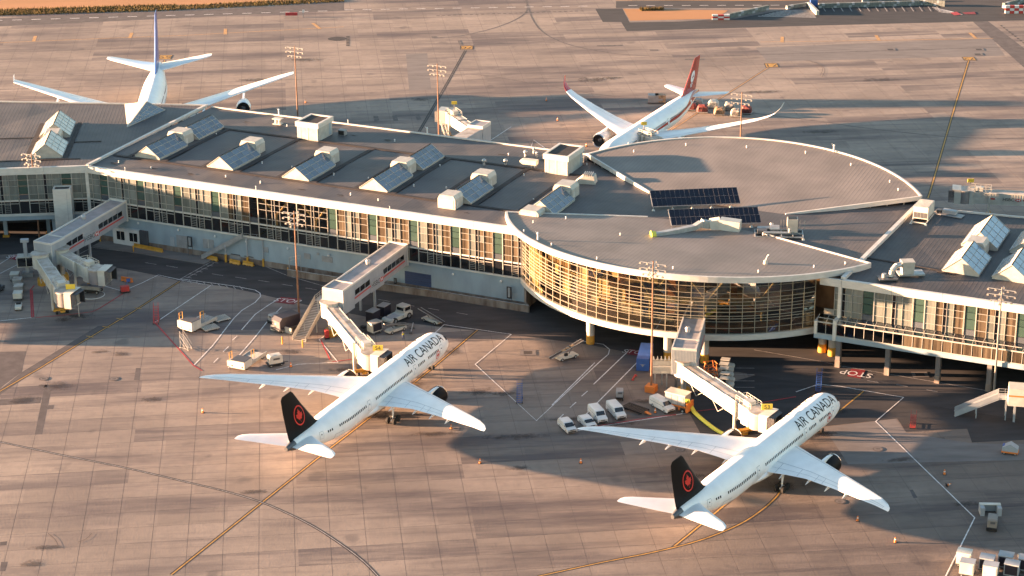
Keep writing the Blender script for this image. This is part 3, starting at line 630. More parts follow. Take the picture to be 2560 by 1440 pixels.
for k in range(3, 7):
    x = 3.57+10.18*k+6.36; mb = MB(); mb.cyl((x, 1.1, 6.9), (x, 1.1, 13), 0.32, n=10)
    for s in (-1, 1): mb.cyl((x, 1.1, 12.4), (x+s*4.2, 1.1, 17.2), 0.24, n=8)
    mb.build('branching_column', M['interior_cream'], pier, smooth=True)
for k in range(0, 12):
    x = 9.0+10.18*k
    if k in (4, 5, 6): continue
    MB().boxf(x-0.15, x+0.12, -0.02, 0.02, 10.4, 16.6).build('column_cover', M['cream_paint'], pier) if False else None
def parapet(parent, pts, w=0.4, z0=17.9, z1=18.35, name='roof_edge', mat='fascia'):
    mb = MB()
    for a, b in zip(pts[:-1], pts[1:]): mb.beam((a[0], a[1], (z0+z1)/2), (b[0], b[1], (z0+z1)/2), w, z1-z0)
    return mb.build(name, M[mat], parent)
parapet(pier, [(0, 54.3), (120, 54.3)]); parapet(pier, [(0.1, 0.3), (-1.7, 54.2)], 0.75, 17.9, 18.55, 'roof_seam'); parapet(pier, [(183.5, -2.6), (185.6, 50.5)], 0.85, 17.9, 18.75, 'roof_seam')
parapet(pier, [(170, 54.3), (186, 51)])
# dark gutters on the roof
def gut(parent, a, b, w=1.0, z=None): 
    mb = MB(); z = (RZ+0.13) if z is None else z
    mb.beam((a[0], a[1], z), (b[0], b[1], z), w, 0.06); return mb.build('roof_gutter', M['gutter'], parent)
gut(pier, (0.8, 10), (118, 10)); gut(pier, (8, 39), (112, 39), z=RZ+0.132)
for k in range(6):
    x = 14.6+20.37*k
    if x < 112: gut(pier, (x, 10.4), (x, 38.6), 1.2, z=RZ+0.16)
    gut(pier, (x-9.6, 10.4), (x-9.6, 29), 0.9, z=RZ+0.16)
# ---- skylights: gabled glass lanterns
def skylight(parent, x0, x1, y0, y1, h, cols, rows, lit='skylight_glass', z=RZ+0.1, left='skylight_glass'):
    xm = (x0+x1)/2; c = 0.35
    base = MB().boxf(x0, x1, y0, y1, z-.3, z+c)
    base.prism([(x0, y0+.01), (x1, y0+.01), (xm, y0+.01)], 0, 0) if False else None
    for y, o in ((y0, 1), (y1, -1)):
        base.add([(x0, y, z+c), (x1, y, z+c), (xm, y, z+c+h), (x0, y+o*.12, z+c), (x1, y+o*.12, z+c), (xm, y+o*.12, z+c+h)], [(0, 1, 2), (5, 4, 3), (0, 2, 5, 3), (1, 4, 5, 2), (0, 3, 4, 1)], 0)
    fo = base.build('skylight', M['cream_paint'], parent)
    f = MB()
    for sx in (-1, 1):
        xe = xm+sx*(x1-x0)/2; 
        for k in range(cols+1):
            y = y0+(y1-y0)*k/cols; w = 0.2 if k in (0, cols) else 0.09; f.beam((xe, y, z+c), (xm, y, z+c+h), w, 0.12)
        for k in range(rows+1):
            t = k/rows; X = xe+(xm-xe)*t; Z = z+c+h*t; f.beam((X, y0, Z), (X, y1, Z), 0.2 if k in (0, rows) else 0.09, 0.12)
    f.build('skylight_frame', M['frame_white'], fo)
    src = {}
    L = math.hypot((x1-x0)/2, h); ang = math.atan2(h, (x1-x0)/2); dy = (y1-y0)/cols; dl = L/rows
    for sx in (-1, 1):
        for k in range(cols):
            for r_ in range(rows):
                t0 = r_/rows; t1 = (r_+1)/rows; xe = xm+sx*(x1-x0)/2; g = 0.04; ya = y0+dy*k+g; yb = ya+dy-2*g
                Xa = xe+(xm-xe)*t0; Xb = xe+(xm-xe)*t1; Za = z+c+h*t0; Zb = z+c+h*t1
                o = MB().add([(Xa, ya, Za), (Xb, ya, Zb), (Xb, yb, Zb), (Xa, yb, Za), (Xa, ya, Za-.04), (Xb, ya, Zb-.04), (Xb, yb, Zb-.04), (Xa, yb, Za-.04)],
                             [(0, 1, 2, 3), (7, 6, 5, 4), (0, 4, 5, 1), (1, 5, 6, 2), (2, 6, 7, 3), (3, 7, 4, 0)]).build('skylight_pane', M[lit if sx > 0 else left], fo)
    return fo
def vent_house(parent, x0, x1, y0, y1, h, z=RZ):
    mb = MB(); xm = (x0+x1)/2
    mb.boxf(x0, x1, y0, y1, z, z+h*.72); mb.add([(x0, y0, z+h*.72), (x1, y0, z+h*.72), (x1-.5, y0, z+h), (x0+.5, y0, z+h), (x0, y1, z+h*.72), (x1, y1, z+h*.72), (x1-.5, y1, z+h), (x0+.5, y1, z+h)],
                                             [(0, 1, 2, 3), (7, 6, 5, 4), (3, 2, 6, 7), (1, 5, 6, 2), (0, 3, 7, 4)])
    o = mb.build('roof_vent_house', M['cream_paint'], parent)
    d = MB(); d.boxf(x0+.5, x1-.5, y0-.04, y0-.005, z+.3, z+h*.68); d.boxf(x1+.005, x1+.04, y0+.8, y0+1.5, z+.3, z+h*.5); d.build('vent_door', M['fascia'], o)
    return o
skylight(pier, 6.3, 13.2, 10.9, 23.0, 2.6, 5, 3); vent_house(pier, 7.4, 12.2, 23.1, 27.2, 3.2); skylight(pier, 6.3, 13.0, 28.2, 39.6, 2.6, 6, 3)
skylight(pier, 26.6, 33.6, 10.6, 23.0, 2.6, 5, 3); vent_house(pier, 27.9, 32.5, 23.1, 27.0, 3.3)
skylight(pier, 47.0, 54.0, 10.4, 23.0, 2.6, 5, 3); vent_house(pier, 48.3, 52.8, 23.1, 27.0, 3.3)
skylight(pier, 67.2, 74.3, 10.4, 23.0, 2.6, 5, 3); vent_house(pier, 68.4, 73.0, 23.1, 27.2, 3.2); skylight(pier, 67.4, 74.3, 28.0, 39.0, 2.6, 6, 3)
vent_house(pier, 89.3, 93.6, 5.8, 9.8, 3.1); skylight(pier, 88.2, 95.2, 10.2, 22.0, 2.6, 5, 3); vent_house(pier, 89.4, 94.0, 22.2, 26.2, 3.2)
vent_house(pier, 108.6, 113.2, 6.5, 10.3, 2.0); skylight(pier, 108.4, 115.2, 10.5, 21.8, 2.6, 5, 3); vent_house(pier, 109.8, 114.4, 22.0, 26.2, 3.2)
def penthouse(parent, x0, x1, y0, y1, h, z=RZ):
    mb = MB(); mb.boxf(x0, x1, y0, y1, z, z+h); o = mb.build('stair_penthouse', M['cream_paint'], parent)
    p = MB()
    for k in (0.04, .5, .96): 
        X = x0+(x1-x0)*k; p.boxf(X-.12, X+.12, y0-.05, y0-.005, z+.1, z+h-.9)
    p.build('panel_joints', M['fascia'], o)
    d = MB(); d.boxf(x0+.25, x0+1.1, y0-.03, y0-.004, z+.2, z+h-1.0); d.boxf(x1+.004, x1+.03, y1-1.6, y1-.6, z+.2, z+h-1.0); d.build('louvre_panel', M['wall_blue'], o)
    c = MB(); c.boxf(x0-.3, x1+.3, y0-.3, y0+.3, z+h-.95, z+h+.25); c.boxf(x0-.3, x1+.3, y1-.3, y1+.3, z+h-.95, z+h+.25); c.boxf(x0-.3, x0+.3, y0+.3, y1-.3, z+h-.95, z+h+.25); c.boxf(x1-.3, x1+.3, y0+.3, y1-.3, z+h-.95, z+h+.25)
    c.build('cornice', M['fascia'], o)
    t = MB(); t.boxf(x0+.3, x1-.3, y0+.3, y1-.3, z+h-.2, z+h+.02); t.build('flat_top', M['gutter'], o)
    return o
penthouse(pier, 34.6, 40.4, 38.6, 45.6, 4.3); penthouse(pier, 100.8, 106.6, 37.8, 46.6, 4.4)
def cap(parent, x, y, z=RZ, r=0.22, h=0.55, name='roof_cowl'):
    mb = MB(); mb.cyl((x, y, z-.1), (x, y, z+h), r*1.1, r*.5, 8); mb.sphere((x, y, z+h), r*.95, 0, 8, 5); return mb.build(name, M['white_paint'], parent, smooth=True)
rc = random.Random(5); cap0 = None
capmb = MB(); capmb.cyl((0, 0, -.1), (0, 0, .38), .16, .1, 8); capmb.sphere((0, 0, .38), .17, 0, 8, 5)
for x in [4.9+10.19*k for k in range(11)]:
    for y in (5.2, 17.5, 33, 47):
        x_, y_ = x+rc.uniform(-1.5, 1.5), y+rc.uniform(-1, 1)
        if rc.random() < .22: continue
        if cap0 is None: cap0 = capmb.build('roof_cowl', M['white_paint'], pier, smooth=True, loc=(x_, y_, RZ))
        else: inst(cap0, pier, (x_, y_, RZ))
for k in range(11):
    for y in (4.9, 46.5, 32):
        if rc.random() < .35: continue
        mb = MB(); cx, cy = 4.9+10.19*k+rc.uniform(-.6, .6), y
        n = 9; mb.poly([(cx+rc.uniform(.5, 1.5)*math.cos(6.28*i/n), cy+rc.uniform(.15, .5)*math.sin(6.28*i/n), RZ+0.06) for i in range(n)]); mb.build('drain_stain', M['gutter'], pier)
# ---- ground floor details of the main pier
def wallbox(name, s0, s1, z0, z1, mat, parent=pier, d=0.1, y=0.25):
    return MB().boxf(s0, s1, y-d, y+0.02, z0, z1).build(name, M[mat], parent)
wallbox('garage_door', 23.8, 26.7, 1.36, 4.35, 'grey_paint'); wallbox('service_door', 22.0, 23.2, 1.36, 3.7, 'bridge_wall')
wallbox('louvre_panel', 31.1, 34.0, 2.3, 4.5, 'grey_paint'); MB().boxf(32.5, 32.6, .08, .14, 2.3, 4.5).build('louvre_mullion', M['fascia'], pier)
wallbox('louvre_panel', 47.2, 48.6, 3.5, 4.8, 'grey_paint'); wallbox('louvre_panel', 58.0, 59.6, 3.5, 4.8, 'grey_paint'); wallbox('vent_grille', 61.3, 61.9, 4.8, 5.4, 'grey_paint'); wallbox('louvre_panel', 62.6, 65.3, 3.5, 4.8, 'grey_paint')
rd = wallbox('roller_door', 83.6, 90.1, 1.36, 4.3, 'door_blue')
for k in range(5): MB().boxf(83.7, 90.0, .115, .146, 1.9+k*.5, 1.94+k*.5).build('door_rib', M['navy_paint'], rd)
wb = MB().boxf(6.5, 13.7, -0.6, 0.2, 0, 4.2).build('entrance_porch', M['white_paint'], pier)
for x in (7.6, 8.75, 11.2, 12.35): MB().boxf(x, x+1.0, -.66, -.59, 1.3, 3.4).build('porch_door', M['dark_glass'], wb)
MB().boxf(13.75, 16.0, -.3, .2, 0, 4.2).build('dark_opening', M['wall_dark'], pier)
MB().boxf(3.0, 34, -4.2, 0.2, 0.004, 0.14).build('kerb_walk', M['patch_grey'], pier)
mb = MB(); mb.boxf(0.5, 22.2, -4.5, .2, 4.9, 5.3); 
for s, z in ((13.5, 5.9), (24.6, 5.75), (34.6, 5.6), (53.9, 5.4), (64.5, 5.3), (95.6, 5.4), (107.2, 5.5), (43, 5.5)):
    m2 = MB(); m2.sphere((s, -.05, z), .27, 0, 8, 5, 1.1); m2.boxf(s-.1, s+.1, -.1, .27, z-.05, z+.05); m2.build('wall_lamp', M['white_paint'], pier)
# notice boards on posts against the wall, and a pipe frame
def board(s, t, z0, z1, w):
    x, y = PW(s, t); o = thing('notice_board', '', 'sign', (x, y, 0), TR); mb = MB(); mb.boxf(-w/2, -w/2+.08, -.04, .04, 0, z1); mb.boxf(w/2-.08, w/2, -.04, .04, 0, z1); mb.build('post', M['steel_dark'], o)
    MB().boxf(-w/2+.08, w/2-.08, -.08, .02, z0, z1).build('panel', M['fan_black'], o); MB().boxf(-w/2+.3, w/2-.35, -.1, -.085, z0+.3, z1-.2).build('notice', M['grey_paint'], o); return o
b1 = board(28.2, -.9, 2.4, 4.9, 1.3); b1['label'] = 'black notice board on two posts beside the grey garage door'
b2 = board(109.6, -1.0, 2.2, 4.9, 1.2); b2['label'] = 'black notice board on posts against the wall beside the round hall'
b3 = board(81.6, -.6, 1.2, 2.6, .8); b3['label'] = 'small notice board by the wall left of the blue roller door'
for b in (b1, b2, b3): b['group'] = 'notice boards along the terminal wall'
x, y = PW(56.6, -1.6); o = thing('pipe_goalpost', 'tall thin pipe frame standing in front of the terminal wall by the ramp', 'frame', (x, y, 0), TR)
MB().tube([(-1.5, 0, 0), (-1.5, 0, 3.9)], .07).tube([(1.5, 0, 0), (1.5, 0, 4.9)], .07).build('post', M['galv'], o); MB().tube([(-1.5, 0, 3.9), (1.5, 0, 4.9)], .07).tube([(-1.5, 0, 3.1), (1.5, 0, 4.2)], .05).build('rail', M['galv'], o)
# ramp parapet in front of the wall
rw = thing('ramp_wall', 'long rust stained concrete ramp parapet running along the foot of the terminal', 'wall', (0, 0, 0))
pts = [G2(p) for p in ((719, 690), (900, 718), (1090, 744), (1322, 781))]
for a, b in zip(pts[:-1], pts[1:]):
    MB().beam((a[0], a[1], .75), (b[0], b[1], .75), .35, 1.5).build('wall_panel', M['plinth'], rw)
MB().tube([(p[0], p[1], 1.62) for p in pts], .05).build('top_rail', M['galv'], rw)
a = Vector((*pts[-1], 0)); b = Vector((*PW(113.0, 0.0), 0))
MB().beam((a.x, a.y, .75), (b.x, b.y, .75), .35, 1.5).build('wall_panel', M['plinth'], rw)

# ---- west pier (bends away on the left)
LR = math.atan2(A_[1]-G(0, 421, 18.3)[1], A_[0]-G(0, 421, 18.3)[0])
west = thing('west_pier', 'angled west terminal pier at the left edge standing on open columns', 'terminal building', (A0[0], A0[1], 0), LR)
wfar = []
cL, sL = math.cos(LR), math.sin(LR)
def WL_(p, z=18.3): q = G(p[0], p[1], z); dx, dy = q[0]-A0[0], q[1]-A0[1]; return (dx*cL+dy*sL, -dx*sL+dy*cL)
k0 = WL_((520, 262)); k1 = WL_((0, 253)); kx = k1[0]-(k0[0]-k1[0])*.35; ky = k1[1]-(k0[1]-k1[1])*.35
mb = MB(); xr = lambda t: t*(k0[0]/k0[1])
cols = [-62, -50, -40, -30, -20, -10]
def yb(x): return ky+(k0[1]-ky)*(x-kx)/(k0[0]-kx)
for i in range(len(cols)-1):
    for j in range(4):
        x0, x1 = cols[i], cols[i+1]; t0, t1 = j/4, (j+1)/4
        P = [(x0, yb(x0)*t0), (x1, yb(x1)*t0), (x1, yb(x1)*t1), (x0, yb(x0)*t1)]; P = [(p[0], p[1], RZ) for p in P]
        C = (sum(p[0] for p in P)/4, sum(p[1] for p in P)/4, RZ-(.16 if (i+j) % 2 else -.02))
        for k in range(4): mb.add([P[k], P[(k+1) % 4], C], [(0, 1, 2)])
mb.poly([(-10, .2, RZ), (0, .2, RZ), (k0[0], k0[1], RZ), (-10, yb(-10), RZ)])
mb.build('roof', M['roof_metal'], west)
mb = MB(); mb.prism([(-62, .5), (-1, .5), (k0[0]-1, k0[1]-.5), (-62, ky-.5)], 17.3, 17.7); mb.build('roof_slab', M['wall_dark'], west)
parapet(west, [(-62, yb(-62)), k0])
for k in range(6):
    x1 = -0.05 if k == 0 else -9.8-10.19*(k-1); x0 = -9.8-10.19*k
    MB().boxf(x0+.03, x1-.03, -.32, .45, 16.62, 18.3).build('fascia_panel', M['fascia'], west)
bay(west, -5.97, 0, 'grey', 0, 3)
bay(west, -16.15, 0, 'grey'); bay(west, -26.33, 0, 'grey'); bay(west, -36.5, 0, 'grey')
MB().boxf(-.35, .4, -.34, .3, 6.6, 16.62).build('corner_post', M['fascia'], west)
mb = MB(); mb.boxf(-60, -.4, -.06, .3, 10.03, 10.36); mb.boxf(-60, -.4, -.2, .3, 6.42, 6.97); mb.build('sill_band', M['fascia'], west)
MB().boxf(-60, 0, -.05, .6, 5.35, 6.42).build('edge_beam', M['wall_blue'], west)
MB().boxf(-60, 0, .6, 20, 6.4, 6.9).build('floor_slab', M['wall_dark'], west)
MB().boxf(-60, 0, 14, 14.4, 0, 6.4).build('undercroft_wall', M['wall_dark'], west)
MB().boxf(-9.2, 0.2, 1.0, 1.4, 0, 5.35).build('undercroft_wall', M['wall_blue'], west)
for p in ((16, 592), (123, 587)):
    q = WL_(p, 0); c = MB().boxf(q[0]-.45, q[0]+.45, q[1]-.1, q[1]+.8, 0, 5.4).build('column', M['wall_blue'], west)
    MB().boxf(q[0]-.75, q[0]+.75, q[1]-.45, q[1]+1.1, 0, .55).build('yellow_base', M['yellow_paint'], c)
skylight(west, -14.0, -6.4, 7.6, 19.0, 3.1, 4, 3, 'skylight_white', left='skylight_white'); skylight(west, -14.0, -6.6, 24.5, 36.5, 3.1, 5, 3, 'skylight_white', left='skylight_white')
vent_house(west, -12.4, -8.2, 19.4, 24.0, 2.6)
gut(west, (-60, 6.2), (-2, 6.2), .5); gut(west, (-60, 25), (-15, 25), .5); gut(west, (-5.6, 20), (1.5, 20), .5); gut(west, (-14.9, 6.4), (-14.9, 37), 1.0, z=RZ+.16); gut(west, (-5.6, 6.4), (-5.6, 37), 1.0, z=RZ+.16)
# the big pyramid lantern straddling the bend
def ray_z(p, z): return G(p[0], p[1], z)
pa = [WL_(p, z) for p, z in (((318, 318), RZ), ((413, 275), RZ), ((366, 252), RZ+3.4), ((335, 262), RZ))]
P = [(pa[0][0], pa[0][1], RZ), (pa[1][0], pa[1][1], RZ), (pa[2][0], pa[2][1], RZ+3.2), (pa[3][0]-2.5, pa[3][1]+1, RZ)]
py_ = MB().add(P, [(0, 2, 3), (1, 3, 2), (0, 3, 1)], 0).build('pyramid_lantern', [M['cream_paint']], west)
import itertools
a0, a1, a2 = Vector(P[0]), Vector(P[1]), Vector(P[2])
fr = MB(); fr.beam(a0, a1, .3, .25); fr.beam(a1, a2, .25, .2); fr.beam(a0, a2, .25, .2)
src = None
for k in range(8):
    for r_ in range(3):
        def pt(u, v):  # u along base 0..1, v up toward the apex edge
            b = a0.lerp(a1, u); t = a0.lerp(a2, u); return b.lerp(a2.lerp(a0, 1-u), v)
        u0, u1 = k/8, (k+1)/8; v0, v1 = r_/3, (r_+1)/3
        q = [pt(u0, v0), pt(u1, v0), pt(u1, v1), pt(u0, v1)]
        n = (a1-a0).cross(a2-a0).normalized()*.05
        if n.z < 0: n = -n
        MB().add([p+n for p in q]+[p for p in q], [(0, 1, 2, 3), (0, 4, 5, 1), (1, 5, 6, 2), (2, 6, 7, 3), (3, 7, 4, 0)]).build('lantern_pane', M['skylight_glass'], py_)
for k in range(1, 8): fr.beam(a0.lerp(a1, k/8)+Vector((0, 0, .05)), a0.lerp(a2, k/8)+Vector((0, 0, .05)), .1, .1)
for v in (1/3, 2/3): fr.beam(a0+Vector((0, 0, .05)), a1.lerp(a2, v)+Vector((0, 0, .05)), .1, .1)
fr.build('lantern_frame', M['frame_white'], py_)
# white lift tower on the ground in front of the bend
tx, ty = G2((166, 614)); tw = thing('lift_tower', 'tall plain white lift tower standing where the two piers meet', 'tower', (tx, ty, 0), LR)
MB().boxf(-2.05, 2.05, 0, 3.0, 0, 13.6).build('tower_body', M['fascia'], tw); MB().boxf(-1.7, 1.7, .3, 2.7, 13.6, 13.63).build('tower_roof', M['gutter'], tw)
mb = MB()
for a in ((-2.05, 2.05, 0, .3), (-2.05, 2.05, 2.7, 3.0), (-2.05, -1.7, .3, 2.7), (1.7, 2.05, .3, 2.7)): mb.boxf(a[0], a[1], a[2], a[3], 13.6, 13.95)
mb.build('tower_parapet', M['fascia'], tw); MB().boxf(1.05, 1.12, -.02, 0, .5, 13.4).build('downpipe', M['grey_paint'], tw)

# ---- round hall
C0 = (43.85, 428.6); hall = thing('round_hall', 'round glass walled departure hall with two leaf shaped roofs beside the long pier', 'terminal building', (C0[0], C0[1], 0), TR)
RG = 42.66
def hz(y, k=0.049, z0=18.15): return z0+k*max(0, abs(y)-5)
def arcpt(R, deg): a = math.radians(deg); return (R*math.cos(a), R*math.sin(a))
# front leaf
def leaf(ang0, ang1, R, inner, k, sgn, n=40):
    pts = [arcpt(R, ang0+(ang1-ang0)*i/n) for i in range(n+1)]
    zf = lambda p: hz(p[1], k)
    ap = inner[len(inner)//2]; top = MB(); rgs = []
    poly = pts+inner
    # triangulate as strips towards the inner line
    m_ = 10
    def innerpt(t):
        L_ = [0]; 
        for a, b in zip(inner[:-1], inner[1:]): L_.append(L_[-1]+math.hypot(b[0]-a[0], b[1]-a[1]))
        d = t*L_[-1]
        for i in range(len(inner)-1):
            if d <= L_[i+1]+1e-9: q = (d-L_[i])/(L_[i+1]-L_[i]); return (inner[i][0]+(inner[i+1][0]-inner[i][0])*q, inner[i][1]+(inner[i+1][1]-inner[i][1])*q)
        return inner[-1]
    for i in range(n):
        a, b = pts[i], pts[i+1]; c, d = innerpt((i+1)/n), innerpt(i/n)
        top.quad((*a, zf(a)), (*b, zf(b)), (*c, zf(c)), (*d, zf(d)))
    top.build('leaf_roof', M['leaf_roof'], hall)
    und = MB()
    for i in range(n):
        a, b = pts[i], pts[i+1]; c, d = innerpt((i+1)/n), innerpt(i/n)
        und.quad((*d, zf(d)-.5), (*c, zf(c)-.5), (*b, zf(b)-.5), (*a, zf(a)-.5))
    und.build('leaf_soffit', M['interior_cream'], hall)
    nseg = 14
    for s_ in range(nseg):
        rim = MB(); i0, i1 = s_*n/nseg, (s_+1)*n/nseg; kk = 4; rg = []
        for j in range(kk+1):
            i = i0+(i1-i0)*j/kk; a = math.radians(ang0+(ang1-ang0)*i/n); 
            y = R*math.sin(a); z = hz(y, k)
            rg.append([((R-.15)*math.cos(a), (R-.15)*math.sin(a), z+.22), ((R+.35)*math.cos(a), (R+.35)*math.sin(a), z+.22), ((R+.35)*math.cos(a), (R+.35)*math.sin(a), z-1.0), ((R-.15)*math.cos(a), (R-.15)*math.sin(a), z-1.0)])
        rim.rings(rg); rim.build('curved_fascia', M['fascia'], hall)
    return innerpt
tipL, tipR = (-40.4, -19.4), (40.4, -19.4)
aL = math.degrees(math.atan2(tipL[1], tipL[0])) % 360; aR = math.degrees(math.atan2(tipR[1], tipR[0])) % 360
leaf(aL, aR, 44.8, [tipL, (-11.7, -9.0), (0, -7.5), (13.9, -9.3), tipR], 0.049, -1)
tL1, tR1 = (-40.0, 24.3), (39.6, 24.0)
leaf(math.degrees(math.atan2(tR1[1], tR1[0])), math.degrees(math.atan2(tL1[1], tL1[0])), 46.3, [tR1, (14.8, 4.3), (0, 4.5), (-17.3, 7.0), tL1][::-1] if False else [tR1, (14.8, 5.0), (0, 5.0), (-17.3, 7.0), tL1], 0.075, 1)
def leaf_edge(a, b, k, tipz):
    """straight inner edge: white fascia with a clerestory strip under the high end"""
    mb = MB(); n = 8; P = [(a[0]+(b[0]-a[0])*i/n, a[1]+(b[1]-a[1])*i/n) for i in range(n+1)]; gl = MB()
    rg = []
    d = Vector((b[0]-a[0], b[1]-a[1], 0)).normalized(); nn = Vector((-d.y, d.x, 0))*.2
    for p in P:
        z = hz(p[1], k); zb = max(RZ+.02, z-.75); q0 = Vector((p[0], p[1], 0))+nn; q1 = Vector((p[0], p[1], 0))-nn
        rg.append([(q0.x, q0.y, z+.2), (q1.x, q1.y, z+.2), (q1.x, q1.y, zb), (q0.x, q0.y, zb)])
    mb.rings(rg); mb.build('leaf_edge_fascia', M['fascia'], hall)
    for i in range(n):
        z0, z1 = hz(P[i][1], k)-.75, hz(P[i+1][1], k)-.75
        if max(z0, z1) > RZ+.15:
            gl = MB().add([(*P[i], RZ), (*P[i+1], RZ), (*P[i+1], max(z1, RZ+.05)), (*P[i], max(z0, RZ+.05))], [(0, 1, 2, 3)]); gl.build('clerestory_pane', M['pane_dark'], hall)
            MB().beam((*P[i], RZ), (*P[i], max(z0, RZ+.05)), .12, .12).build('clerestory_mullion', M['frame_white'], hall)
leaf_edge(tipL, (-11.7, -9.0), .049, 0); leaf_edge((13.9, -9.3), tipR, .049, 0); leaf_edge(tL1, (-17.3, 7.0), .075, 0); leaf_edge((14.8, 5.0), tR1, .075, 0)
# curved glazing
ZR = [7.0, 8.31, 9.71, 10.36, 10.91, 11.77, 12.52, 13.17, 13.93, 14.68, 15.75, 17.2]
NA = 29; AA0, AA1 = 218.4, 318.4
fr = MB(); stuffp = MB()
for i in range(NA+1):
    a = AA0+(AA1-AA0)*i/NA; x, y = arcpt(RG, a); zt = hz(y)-1.0; fr.beam((x, y, 7.0), (x, y, zt), .09, .16, up=(math.cos(math.radians(a)), math.sin(math.radians(a)), 0))
for i in range(NA):
    a, b = AA0+(AA1-AA0)*i/NA, AA0+(AA1-AA0)*(i+1)/NA; p, q = arcpt(RG+.04, a), arcpt(RG+.04, b)
    for j, z in enumerate(ZR):
        fr.beam((*p, z), (*q, z), .10, .075 if j in (3, 4, 5, 6, 7, 8, 9) else .055)
fro = fr.build('curtain_wall_frame', M['hall_frame'], hall)
for i in range(NA):
    a, b = AA0+(AA1-AA0)*i/NA, AA0+(AA1-AA0)*(i+1)/NA; p, q = arcpt(RG-.05, a), arcpt(RG-.05, b); p2, q2 = arcpt(RG-.09, a), arcpt(RG-.09, b)
    zt = min(hz(p[1]), hz(q[1]))-1.0
    for j in range(12):
        z0 = ZR[j]+.05; z1 = (ZR[j+1] if j < 11 else zt)-.05
        m_ = stuffp if i < 4 else MB()
        m_.add([(*p, z0), (*q, z0), (*q, z1), (*p, z1), (*p2, z0), (*q2, z0), (*q2, z1), (*p2, z1)], [(0, 1, 2, 3), (7, 6, 5, 4), (0, 4, 5, 1), (1, 5, 6, 2), (2, 6, 7, 3), (3, 7, 4, 0)])
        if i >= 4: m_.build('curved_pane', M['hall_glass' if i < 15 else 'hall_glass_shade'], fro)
so = stuffp.build('narrow_panes', M['hall_glass'], fro); so['kind'] = 'stuff'
for k in range(14):
    bd = MB(); rg = []
    for j in range(5):
        a = math.radians(AA0-1+(AA1-AA0+2)*(k+j/4)/14); rg.append([((RG-.6)*math.cos(a), (RG-.6)*math.sin(a), 7.0), ((RG+.45)*math.cos(a), (RG+.45)*math.sin(a), 7.0), ((RG+.3)*math.cos(a), (RG+.3)*math.sin(a), 5.75), ((RG-.6)*math.cos(a), (RG-.6)*math.sin(a), 5.75)])
    bd.rings(rg); bd.build('curved_band', M['fascia'], hall)
def disc(R, z0, z1, mat, name, a0=0, a1=360, n=60, parent=hall):
    return MB().prism([arcpt(R, a0+(a1-a0)*i/n) for i in range(n if a1-a0 >= 360 else n+1)], z0, z1).build(name, M[mat], parent)
disc(RG-.7, 6.3, 6.95, 'interior_floor', 'hall_floor'); 
mez = MB(); n = 40
for i in range(n):
    a, b = 215+110*i/n, 215+110*(i+1)/n
    p, q, r_, s_ = arcpt(36, a), arcpt(36, b), arcpt(15, b), arcpt(15, a); mez.prism([p, q, r_, s_], 11.4, 11.9)
mez.build('mezzanine', M['interior_cream'], hall)
core = MB().boxf(-30, 36, -17, -16.4, 6.95, 18.0).build('interior_wall', M['interior_wall'], hall)
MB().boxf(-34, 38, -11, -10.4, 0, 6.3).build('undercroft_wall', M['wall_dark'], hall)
for a, r_ in ((232, 36), (250, 36.5), (270, 37), (288, 37), (306, 36)):
    x, y = arcpt(r_, a); mb = MB(); mb.cyl((x, y, 6.9), (x, y, 12.2), .38, n=12)
    tx_, ty_ = -math.sin(math.radians(a)), math.cos(math.radians(a))
    for s in (-1, 1): mb.cyl((x, y, 12.0), (x+s*tx_*4.4, y+s*ty_*4.4, 17.6), .24, n=8)
    mb.build('branching_column', M['interior_cream'], hall, smooth=True)
for a, r_, w, z0, z1, mt in ((241, 33, 2.5, 8.5, 13.5, 'interior_orange'), (256, 34, 1.2, 9, 16, 'interior_orange'), (258, 30, 6, 7, 11, 'interior_orange'), (276, 35, 1.6, 8, 15.5, 'interior_orange'), (284, 34, .8, 7.5, 12, 'interior_orange'), (297, 34, 1.2, 8, 16.5, 'interior_orange'), (224, 38, 3.5, 7, 17, 'interior_cream'), (263, 36, 5, 7, 8.3, 'grey_paint'), (273, 37, 6, 7, 8, 'grey_paint'), (302, 30, 12, 7, 16, 'wall_blue'), (289, 33, 5, 7, 9.5, 'grey_paint')):
    x, y = arcpt(r_, a); ra = math.radians(a); MB().box((x, y, (z0+z1)/2), (w, .4, z1-z0), rz=ra+math.pi/2).build('interior_panel', M[mt], hall)
for p in ((1476, 858), (1669, 900), (1761, 905), (2055, 879), (2080, 888)):
    x, y = G2(p); dx, dy = x-C0[0], y-C0[1]; lx, ly = dx*ux+dy*uy, -dx*uy+dy*ux
    c = MB().cyl((lx, ly, 0), (lx, ly, 6.3), .85, n=16).build('column', M['cream_paint'], hall, smooth=True)
    MB().cyl((lx, ly, 0), (lx, ly, 1.9), .88, n=16).build('yellow_base', M['yellow_paint'], c, smooth=True)
for (x, y), r_ in (((-31, -31), .2), ((-22, -37), .2), ((-10, -41.5), .2), ((-32, -24), .2), ((6, -40.5), .2), ((22, -35), .2), ((31, -27), .2), ((36, -22), .2), ((-30, 29), .2), ((-20, 37), .2), ((-6, 40), .2), ((8, 41), .2), ((20, 37), .2), ((31, 30), .2), ((34, 26), .2), ((-33, 33), .2), ((-12, -24), .2), ((-27, -18), .2)):
    inst(cap0, hall, (x, y, hz(y, .075 if y > 0 else .049)))
def gooseneck(parent, x, y, z, s=1.0):
    mb = MB(); mb.cyl((x, y, z), (x, y, z+1.5*s), .22*s, .16*s, 8); mb.sphere((x, y, z+1.5*s), .28*s, 0, 8, 5); mb.beam((x, y, z+1.5*s), (x-.5*s, y-.2*s, z+1.9*s), .12*s, .12*s); return mb.build('roof_camera', M['white_paint'], parent, smooth=True)
